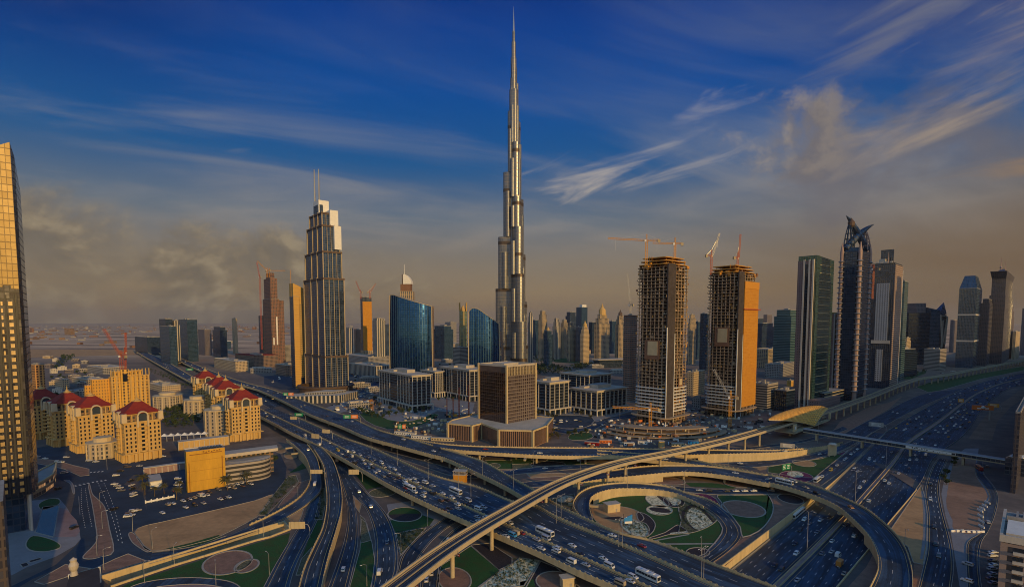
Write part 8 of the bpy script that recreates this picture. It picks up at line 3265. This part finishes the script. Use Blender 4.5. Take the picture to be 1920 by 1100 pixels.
	for i, (px, py, c, k) in enumerate(((1836, 880, 'red', 'bus'), (1850, 875, 'grey', 'suv'), (1852, 980, 'silver', 'suv'), (1814, 1059, 'silver', 'suv'), (1813, 1090, 'white', 'suv'))):
		p = G(px, py)
		car(k, c, (p.x, p.y, .06), R(62 if i < 3 else 120), f'{c} {WORD[k]}, {nth(i)} along the street right of the reddish dirt lot', 'cars on the street beside the dirt lot')
	# past the individually built ones: small far vehicles, too many and too small to tell apart
	k = MB()
	for key, s0, s1, lns, n in (('szr', fb + 60, fb + 900, (-.87, -.72, -.54, -.36, -.2, .2, .36, .54, .72, .87), 150), ('U', 20, PATHS['U'].len - 200, (-.6, -.1, .4, .75), 36), ('mid', 0, PATHS['mid'].len, (-.6, -.2, .3, .7), 40), ('D1a', 10, far - 20, (-.6, 0, .5), 34)):
		P = PATHS[key]
		for _ in range(n):
			s = CR.uniform(s0, min(s1, P.len - 5))
			p = P.at(s, (CR.choice(lns), CR.uniform(-.3, .3)))
			d = P.dir(s)
			a, mi = math.atan2(d.y, d.x), CR.choice((0, 0, 0, 1, 2, 2, 3))
			k.box(p.x, p.y, p.z + .35, 4.5, 1.8, .6, mi, a)
			k.box(p.x - .2 * d.x, p.y - .2 * d.y, p.z + .95, 2.5, 1.5, .5, 2, a, mi)
	for _ in range(230):
		px, py, a = CR.choice(((CR.uniform(500, 660), CR.uniform(690, 740), 20), (CR.uniform(620, 700), CR.uniform(745, 775), 35), (CR.uniform(685, 720), CR.uniform(730, 775), 60), (CR.uniform(1000, 1180), CR.uniform(786, 806), 10),
							   (CR.uniform(820, 895), CR.uniform(760, 800), 40), (CR.uniform(1290, 1330), CR.uniform(760, 800), 40), (CR.uniform(1300, 1440), CR.uniform(790, 822), 30), (CR.uniform(1650, 1790), CR.uniform(684, 700), 44), (CR.uniform(650, 900), CR.uniform(660, 700), 20)))
		p, a, mi = G(px, py), R(a + CR.choice((0, 90))), CR.choice((0, 0, 0, 1, 2, 2))
		k.box(p.x, p.y, .3, 4.5, 1.8, .65, mi, a)
		k.box(p.x, p.y, .95, 2.5, 1.5, .5, 2, a, mi)
	tag(k.build('distant_traffic', [M['white'], M['galv'], M['black'], M['crane_y']]), kind='stuff')
	# parked cars
	n = 0
	for j, (px, py) in enumerate(((1862, 1036), (1861, 1043), (1862, 1052), (1863, 1060), (1861, 1068), (1861, 1077), (1858, 1085), (1862, 1094))):
		p = G(px, py)
		k, c = pick()
		car(k, c, (p.x, p.y, .06), R(8), f'{c} {WORD[k]}, {nth(j)} down the parked row beside the brown hotel', 'cars parked beside the brown hotel')
	rows = [((300, 963), (440, 930), 17, 1.05, 'first parking row from the sandy lot'), ((310, 948), (482, 905), 20, 1.05, 'second parking row from the sandy lot'), ((350, 938), (480, 897), 15, 1.05, 'parking row along the orange wall'),
			((486, 872), (514, 860), 4, .6, 'short parking row by the oval hall')]
	dv = (G(480, 905) - G(310, 948)).normalized()
	hd = math.atan2(dv.y, dv.x) + math.pi / 2
	for (a, b, n, _, lab) in rows:
		A, B = G(*a), G(*b)
		j = 0
		for i in range(n):
			if CR.random() < .42:
				continue
			p = A.lerp(B, (i + .5) / n)
			k, c = pick()
			car(k, c, (p.x, p.y, .05), hd + CR.choice((0, math.pi)) + CR.uniform(-.04, .04), f'{c} {WORD[k]}, {nth(j)} from the avenue in the {lab}', 'cars parked round the orange hall')
			j += 1
	for lab, pts, a in (('yard beside the walled court', [(246, 902), (247, 910), (249, 917), (250, 925), (251, 930)], 80), ('street edge left of the walled court', [(215, 908), (220, 911), (225, 915), (228, 920), (218, 892), (226, 884), (238, 876)], 20),
						('walled court', [(334, 898), (336, 904), (333, 910), (335, 915), (332, 921)], 15), ('corner plot by the avenue', [(243, 962), (246, 966), (240, 969), (250, 959), (258, 957)], 25),
						('street below the red-roofed cluster', [(70, 857), (85, 860), (115, 867), (167, 864), (180, 866), (125, 858), (240, 876), (262, 874), (306, 856)], 10)):
		for i, (px, py) in enumerate(pts):
			p = G(px, py)
			k, c = pick()
			car(k, c, (p.x, p.y, .06), R(a + CR.uniform(-8, 8)), f'{c} {WORD[k]}, {nth(i)} parked in the {lab}', 'cars parked off the avenue')
	for i, (px, py, c, a) in enumerate(((214, 955, 'black', 80), (109, 866, 'white', 15), (121, 887, 'silver', 20), (139, 990, 'black', 80), (109, 917, 'black', 85))):
		p = G(px, py)
		car('suv', c, (p.x, p.y, .07), R(a), ('black car alone on the right lanes of the avenue', 'white car at the top of the avenue junction', 'silver car waiting at the avenue junction', 'black car beside the pink striped plaza', 'black car by the curved podium')[i], 'cars on the avenue')


traffic()


# ---------------------------------------------------------------- lamps, signs and small works
def lamp(p, h, arms, label, group, first=[None], heading=0.0):
	root = empty('street_lamp', (p.x, p.y, p.z), heading, label, 'street lamp', group)
	k = MB()
	k.lathe([(.17, -.1), (.13, h * .3), (.08, h)], 0, 0, 6)
	k.build('pole', M['galv'], root)
	for s in arms:
		k = MB()
		k.tube([(0, 0, h - .1), (s * 1.2, 0, h + .5), (s * 2.4, 0, h + .6)], .08, 5)
		a = k.build('arm', M['galv'], root)
		k = MB()
		k.box(s * 2.7, 0, h + .48, .9, .28, .14)
		k.build('lamp_head', M['white'], a)
	return root


def lamps():
	# pairs of tall dark posts on the gap between the two flyovers
	i = 0
	for (px, py) in ((1043, 980), (1052, 974), (1160, 1024), (1167, 1025), (1315, 1087), (1319, 1088), (696, 851), (745, 872), (803, 898), (883, 930), (860, 915), (905, 893), (963, 921), (1176, 918), (1283, 922)):
		z = 8
		p = G(px, py, z)
		lamp(p, 14, (-1, 1), f'{nth(i)} tall thin lamp post counted along the flyover joints by the loop', 'lamp posts on the flyovers', heading=R(40))
		i += 1
	for i, (px, py) in enumerate(((1513, 1034), (1661, 875), (1603, 945), (1533, 790 + 40))):
		p = G(px, py, -3 if py > 1000 else .1)
		lamp(p, 22, (-1, 1), f'{nth(i)} high lamp mast along the median of the sunken highway', 'lamp masts on the highway', heading=R(-40))
	for i, (px, py) in enumerate(((182, 1040), (192, 990), (195, 1067), (188, 952), (286, 1028), (327, 1060), (405, 1095), (505, 1076), (494, 1006), (559, 940), (752, 1035), (688, 1098), (1315, 1040), (1696, 1025), (1365, 875), (1088, 880), (802, 985), (249, 995), (271, 1092), (201, 880), (1290, 860), (1000, 870))):
		p = G(px, py, .05)
		lamp(p, 10, (1,), f'{nth(i)} slim roadside lamp post, counted from the avenue towards the loop', 'slim roadside lamp posts', heading=R(20 * i))


lamps()


def gantry(label, px, py, z, w, h, face_mats, heading, post=7.0, cols=None, lines=True):
	"""cantilever road sign: a curved post and framed panels"""
	p = G(px, py, z)
	root = empty('road_sign', p, heading, label, 'road sign')
	k = MB()
	k.tube([(w * .5 + 2.2, 0, -.1), (w * .5 + 2.2, 0, post * .8), (w * .5 + 1.2, 0, post + .6), (w * .5 - 1, 0, post + 1), (-w * .5, 0, post + 1)], .22, 7)
	k.build('post', M['galv'], root)
	n = len(face_mats)
	pw = w / n
	for i, m in enumerate(face_mats):
		k = MB()
		k.box(-w / 2 + pw * (i + .5), -.35, post - h * .4, pw - .3, .18, h)
		a = k.build('sign_panel', M[m], root)
		k = MB()
		x0 = -w / 2 + pw * (i + .5)
		if lines and m != 'sign_cream':
			for j in range(3):
				k.box(x0 - pw * .05 * (j % 2), -.46, post - h * .4 + h * (.2 + .25 * j), pw * (.62 - .12 * (j % 2)), .04, h * .10)
			k.build('sign_legend', M['white'], a)
		else:
			for j in range(4):
				k.box(x0 - pw * .5 + pw * (j + .5) / 4, -.5, post - h * .4, .14, .14, h)
			k.build('panel_rib', M['concrete'], a)
	return root


def signs():
	S = [('back of a pair of cream road signs over the head of the curved ramp', 592, 832, 8, 9, 4.2, ('sign_cream', 'sign_cream'), R(-20)),
		 ('back of a cream road sign on a bowed arm over the curved ramp', 594, 902, 5, 9, 3.0, ('sign_cream',), R(0)),
		 ('back of a cream road sign on a bowed arm over the street-level ramp', 664, 902, .1, 8, 3.8, ('sign_cream',), R(0)),
		 ('back of a wide cream road sign over the ramp beside the tunnel mouth', 558, 1008, .1, 9, 4.0, ('sign_cream',), R(4)),
		 ('cream road sign back over the middle carriageway', 612, 822, 7, 9, 3.6, ('sign_cream',), R(-15)),
		 ('cream slanted road sign left of the green one over the sunken road', 551, 795, 2, 9, 3.6, ('sign_cream',), R(-10)),
		 ('green road sign over the sunken middle road', 561, 788, 1, 11, 3.6, ('sign_green',), R(-5)),
		 ('green and orange pair of road signs on the far upper flyover, nearer the drum', 541, 748, 8, 15, 4.2, ('sign_green', 'sign_orange'), R(5)),
		 ('green and orange pair of road signs on the upper flyover near the park corner', 658, 793, 8, 16, 4.0, ('sign_green', 'sign_orange'), R(8)),
		 ('green and orange pair of road signs in the works yard behind the straight flyover', 754, 812, .1, 8, 4.0, ('sign_green', 'sign_orange'), R(10)),
		 ('green road sign far up the sunken road', 356, 698, .1, 16, 5, ('sign_green',), R(0)),
		 ('distant green road sign over the right-hand far flyover', 312, 668, 3, 20, 5.5, ('sign_green',), R(0)),
		 ('most distant green road sign where the far flyovers start', 294, 660, 3, 22, 6, ('sign_green',), R(0)),
		 ('bright green road sign by the magenta bed', 1473, 892, .1, 9, 4.6, ('sign_green', 'sign_green'), R(25)),
		 ('dark gantry sign seen from behind near the yellow retaining wall', 1476, 850, 2, 12, 4.0, ('roof_grey',), R(-20)),
		 ('grey gantry sign seen from behind across the highway past the footbridge', 1642, 808, .1, 14, 5, ('roof_grey',), R(-35)),
		 ('yellow road sign on the highway past the footbridge', 1862, 770, .1, 12, 5, ('crane_y',), R(-30)),
		 ('yellow road sign farther along the highway bend', 1801, 760, .1, 7, 5, ('crane_y',), R(-30))]
	for (lab, px, py, z, w, h, mats, hd) in S:
		gantry(lab, px, py, z, w, h, mats, hd)
	p = G(1855, 788, .1)
	root = empty('billboard', (p.x, p.y, 0), R(-15), 'warm lit wide billboard on a single column beside the highway', 'billboard')
	k = MB()
	k.lathe([(.9, -.1), (.9, 14)], 0, 0, 10)
	k.build('column', M['roof_grey'], root)
	k = MB()
	k.box(-8, -1, 13, 22, 1.2, 5.5)
	b = k.build('panel', M['sign_orange'], root)
	k = MB()
	k.lathe([(.1, 14.2), (1.8, 15.2), (2.4, 17), (.1, 18)], -8, -1.6, 10)
	k.box(-12, -1.66, 14.3, 4, .1, 1.2)
	k.box(-4, -1.66, 14.3, 4, .1, 1.2)
	k.build('panel_image', M['white'], b)
	# red warning discs on the metro viaduct
	for i, (px, py) in enumerate(((933, 985), (858, 1040), (780, 1098), (1015, 940), (1090, 908), (1140, 889), (1192, 873))):
		p = G(px, py, 13.2)
		root = empty('warning_disc', p, R(-45), f'{nth(i)} red and white round height warning hung under the metro viaduct', 'warning sign', 'warning discs under the viaduct')
		k = MB()
		k.bar((0, 0, .8), (0, 0, 2.2), .12)
		k.build('hanger', M['galv'], root)
		k = MB()
		k.box(0, 0, -.4, 2.8, .15, 1.2)
		d = k.build('plate', M['lamp_red'], root)
		k = MB()
		k.box(0, -.1, 0, 2.2, .08, .4)
		k.build('stripe', M['white'], d)
	# small huts and tanks
	for (px, py, z, w, d, h, mat, hd, nm, lab) in ((1147, 957, .1, 9, 5.5, 5, 'parapet', 20, 'service_hut', 'cream box hut on the sandy part of the loop garden'),
												  (863, 904, .1, 9, 6, 6.5, 'crane_y', -10, 'pump_house', 'yellow walled pump house with roof frame between the two flyovers'),
												  (1063, 1098, .1, 5.5, 4, 4.5, 'sign_cream', 15, 'service_hut', 'pale box hut on the paved oval at the bottom edge'),
												  (1240, 838, .1, 5, 4, 6, 'stone', 0, 'service_hut', 'narrow cream hut among the building site cabins')):
		p = G(px, py, z)
		root = empty(nm, (p.x, p.y, 0), R(hd), lab, 'hut')
		k = MB()
		k.prism(rect(w, d, -w / 2, -d / 2), -.1, h, 0, 1)
		k.build('wall', [M[mat], M['roof_pale']], root)
		k = MB()
		k.prism(rect(w + .8, d + .8, -w / 2 - .4, -d / 2 - .4), h, h + .4, 0, bottom=True)
		if 'pump' in nm:
			for a in (-w / 2, 0, w / 2):
				k.box(a, -d / 2, h + .4, .3, .3, 2.2)
				k.box(a, d / 2, h + .4, .3, .3, 2.2)
			k.prism(rect(w + 1, d + 1, -w / 2 - .5, -d / 2 - .5), h + 2.6, h + 2.9, 0, bottom=True)
		k.build('roof', M['roof_pale'], root)
		k = MB()
		k.box(w * .2, -d / 2 - .04, 0, 1.1, .1, 2.2)
		k.build('door', M['roof_grey'], root)
	# blue banner on two posts in the loop garden
	p = G(1178, 985, .1)
	root = empty('banner_stand', (p.x, p.y, 0), R(10), 'blue and white banner on dark posts in the loop garden', 'banner')
	k = MB()
	k.prism([(-2.6, -.2), (2.4, -.2), (2.4, .2), (-2.6, .2)], 1.5, [5.0, 6.8, 6.8, 5.0], 0, bottom=True)
	k.build('banner', M['banner_blue'], root)
	k = MB()
	k.box(0, -.26, 1.6, 4.6, .08, 1.3)
	k.build('banner_stripe', M['white'], root)
	for a in (-3.2, 2.8):
		k = MB()
		k.tube([(a, 0, -.1), (a, 0, 7.5)], .14, 6)
		k.build('post', M['black'], root)
	# white sculpture-like board on the lawn past the outer ramp
	p = G(1560, 855, .1)
	root = empty('notice_board', (p.x, p.y, 0), R(15), 'tall pale board with rounded cap on the lawn beside the slip road', 'notice board')
	k = MB()
	k.box(0, 0, 1.0, 9, .8, 10)
	k.build('board', M['sign_cream'], root)
	k = MB()
	k.box(-3, 0, -.1, .5, .5, 1.4)
	k.box(3, 0, -.1, .5, .5, 1.4)
	k.lathe([(3.4, 11), (2.6, 12.2), (.1, 12.6)], 0, 0, 12)
	k.build('frame', M['stone_grey'], root)
	# white sails over the pool court and the white court fence
	p = G(345, 825, 0)
	root = empty('sail_canopy', (p.x, p.y, 0), R(18), 'row of white peaked sails over the terrace between the red-roofed clusters', 'canopy')
	k = MB()
	for i in range(7):
		x = -21 + i * 6
		c = (x + 3, 3, 7.6)
		q = [(x, 0, 5), (x + 6, 0, 5), (x + 6, 6, 5), (x, 6, 5)]
		for a, b in zip(q, q[1:] + q[:1]):
			k.face([a, b, c])
	k.build('sail', M['white'], root)
	for i in range(8):
		k = MB()
		k.box(-21 + i * 6, 0, -.1, .3, .3, 5.1)
		k.build('post', M['white'], root)
	fence = [(273, 943), (326, 932)]
	a, b = G(*fence[0]), G(*fence[1])
	root = empty('court_fence', (a.x, a.y, 0), math.atan2((b - a).y, (b - a).x), 'low white fence with square posts closing the walled parking court', 'fence')
	L = (b - a).length
	k = MB()
	k.box(L / 2, 0, .2, L, .3, 1.2)
	k.build('panel', M['white'], root)
	for i in range(6):
		k = MB()
		k.box(L * i / 5, 0, -.1, .7, .7, 2.2)
		k.build('post', M['white'], root)
	# red and white barriers round the reddish dirt lot
	pts = Z('4 1400,684 1440,684 1480,687 1520,689 1560,691 1595,692 1600,650 1600,610 1593,570 1590,530 1605,515 1625,495 1645,470')
	for i, q in enumerate(pts):
		root = empty('barrier', (q.x, q.y, 0), R(10 if i < 6 else 80), f'{nth(i)} white plastic barrier along the edge of the reddish dirt lot', 'barrier', 'barriers round the dirt lot')
		k = MB()
		k.prism(rect(5.0, .7, -2.5, -.35), -.05, 1.2, 0, top=rect(5.0, .3, -2.5, -.15))
		k.build('shell', M['white'], root)
		k = MB()
		k.box(0, -.4, .5, 1.2, .1, .3)
		k.build('red_band', M['lamp_red'], root)
	# zebra crossings on the avenue
	for line in (Z('1 560,342 670,318', .08), Z('1 690,315 815,294', .08), Z('1 675,240 775,232', .08)):
		a, b = line
		n = int((b - a).length / 1.2)
		k = MB()
		dd = (b - a).normalized()
		nn = Vector((-dd.y, dd.x, 0)) * 1.6
		for i in range(n):
			if i % 2:
				continue
			p, q = a.lerp(b, i / n), a.lerp(b, (i + .9) / n)
			k.face([p - nn, q - nn, q + nn, p + nn])
		tag(k.build('zebra_crossing', M['mark']), kind='structure')
	k = MB()
	for pts in ('1 610,360 612,500 640,660', '1 640,360 660,500 690,650', '1 735,320 800,470 850,600 890,760', '1 780,320 840,460 880,600 920,780', '1 590,420 600,560'):
		q = resample(Z(pts, .07), 60)
		for a, b in list(zip(q, q[1:]))[::3]:
			k.bar(a, b, .35, .02)
	tag(k.build('road_markings', M['mark']), kind='structure')


M['banner_blue'] = material('blue_banner', (.02, .22, .55), .6, var=.1)
signs()


# ---------------------------------------------------------------- works yard behind the straight flyover
def yard():
	rr = random.Random(31)
	for i, (px, py, l, col) in enumerate(((760, 815, 26, 'white'), (790, 822, 22, 'white'), (830, 826, 24, 'sign_cream'), (1135, 830, 12, 'sign_orange'), (1110, 834, 14, 'lamp_red'), (1180, 835, 10, 'white'), (1205, 832, 9, 'white'), (1270, 836, 12, 'sign_cream'), (1300, 832, 10, 'banner_blue'))):
		p = G(px, py)
		root = empty('site_cabin', (p.x, p.y, 0), R(rr.uniform(-25, 10)), f'{nth(i)} site cabin from the left along the far side of the straight cream flyover', 'cabin', 'site cabins behind the straight flyover')
		k = MB()
		k.box(0, 0, -.05, l, 3.2, 3.2)
		k.build('shell', M[col], root)
		k = MB()
		k.box(0, 0, 3.15, l + .5, 3.7, .25)
		k.build('roof', M['roof_pale'], root)
		k = MB()
		for j in range(int(l / 3)):
			k.box(-l / 2 + 1.5 + 3 * j, -1.62, 1.0, 1.2, .08, 1.1)
		k.build('window', M['glass_dark'], root)
	for i, (px, py, h) in enumerate(((838, 782, 24), (850, 780, 24), (861, 786, 40), (879, 780, 40))):
		p = G(px, py)
		root = empty('piling_rig', (p.x, p.y, 0), R(20 * i), f'{nth(i)} upright orange piling rig left of the bronze cube', 'piling rig', 'piling rigs left of the cube')
		k = MB()
		lattice(k, (0, 0, 0), (0, 0, h), 1.2, int(h / 2), .22)
		k.build('mast', M['crane_r'], root)
		k = MB()
		k.box(2.5, 0, -.05, 5, 3, 2.6)
		k.build('machine_house', M['crane_y'], root)
	k = MB()
	for _ in range(520):
		t = rr.random()
		px, py = rr.choice(((rr.uniform(740, 850), rr.uniform(770, 815)), (rr.uniform(1100, 1330), rr.uniform(805, 838)), (rr.uniform(620, 720), rr.uniform(700, 770)), (rr.uniform(1300, 1450), rr.uniform(770, 815)), (rr.uniform(520, 760), rr.uniform(650, 720))))
		p = G(px, py)
		k.box(p.x, p.y, 0, rr.uniform(1, 6), rr.uniform(1, 3), rr.uniform(.6, 3), rr.randrange(5), rr.uniform(0, 3))
	tag(k.build('building_materials', [M['white'], M['site_brown'], M['roof_grey'], M['sign_cream'], M['glass_dark']]), kind='stuff')


yard()


# ---------------------------------------------------------------- haze
def haze():
	k = MB()
	k.prism([(-29000, -2900), (29000, -2900), (29000, 41000), (-29000, 41000)], -6.5, 850, 0, bottom=True)
	m = bpy.data.materials.new('haze')
	m.use_nodes = True
	N = NT(m.node_tree)
	v = N.n('ShaderNodeVolumePrincipled')
	v.inputs['Color'].default_value = (.74, .72, .70, 1)
	v.inputs['Density'].default_value = HAZE
	v.inputs['Anisotropy'].default_value = .2
	N.t.links.new(v.outputs[0], N.n('ShaderNodeOutputMaterial').inputs['Volume'])
	tag(k.build('haze', m), kind='stuff')


HAZE = 2.4e-5
haze()
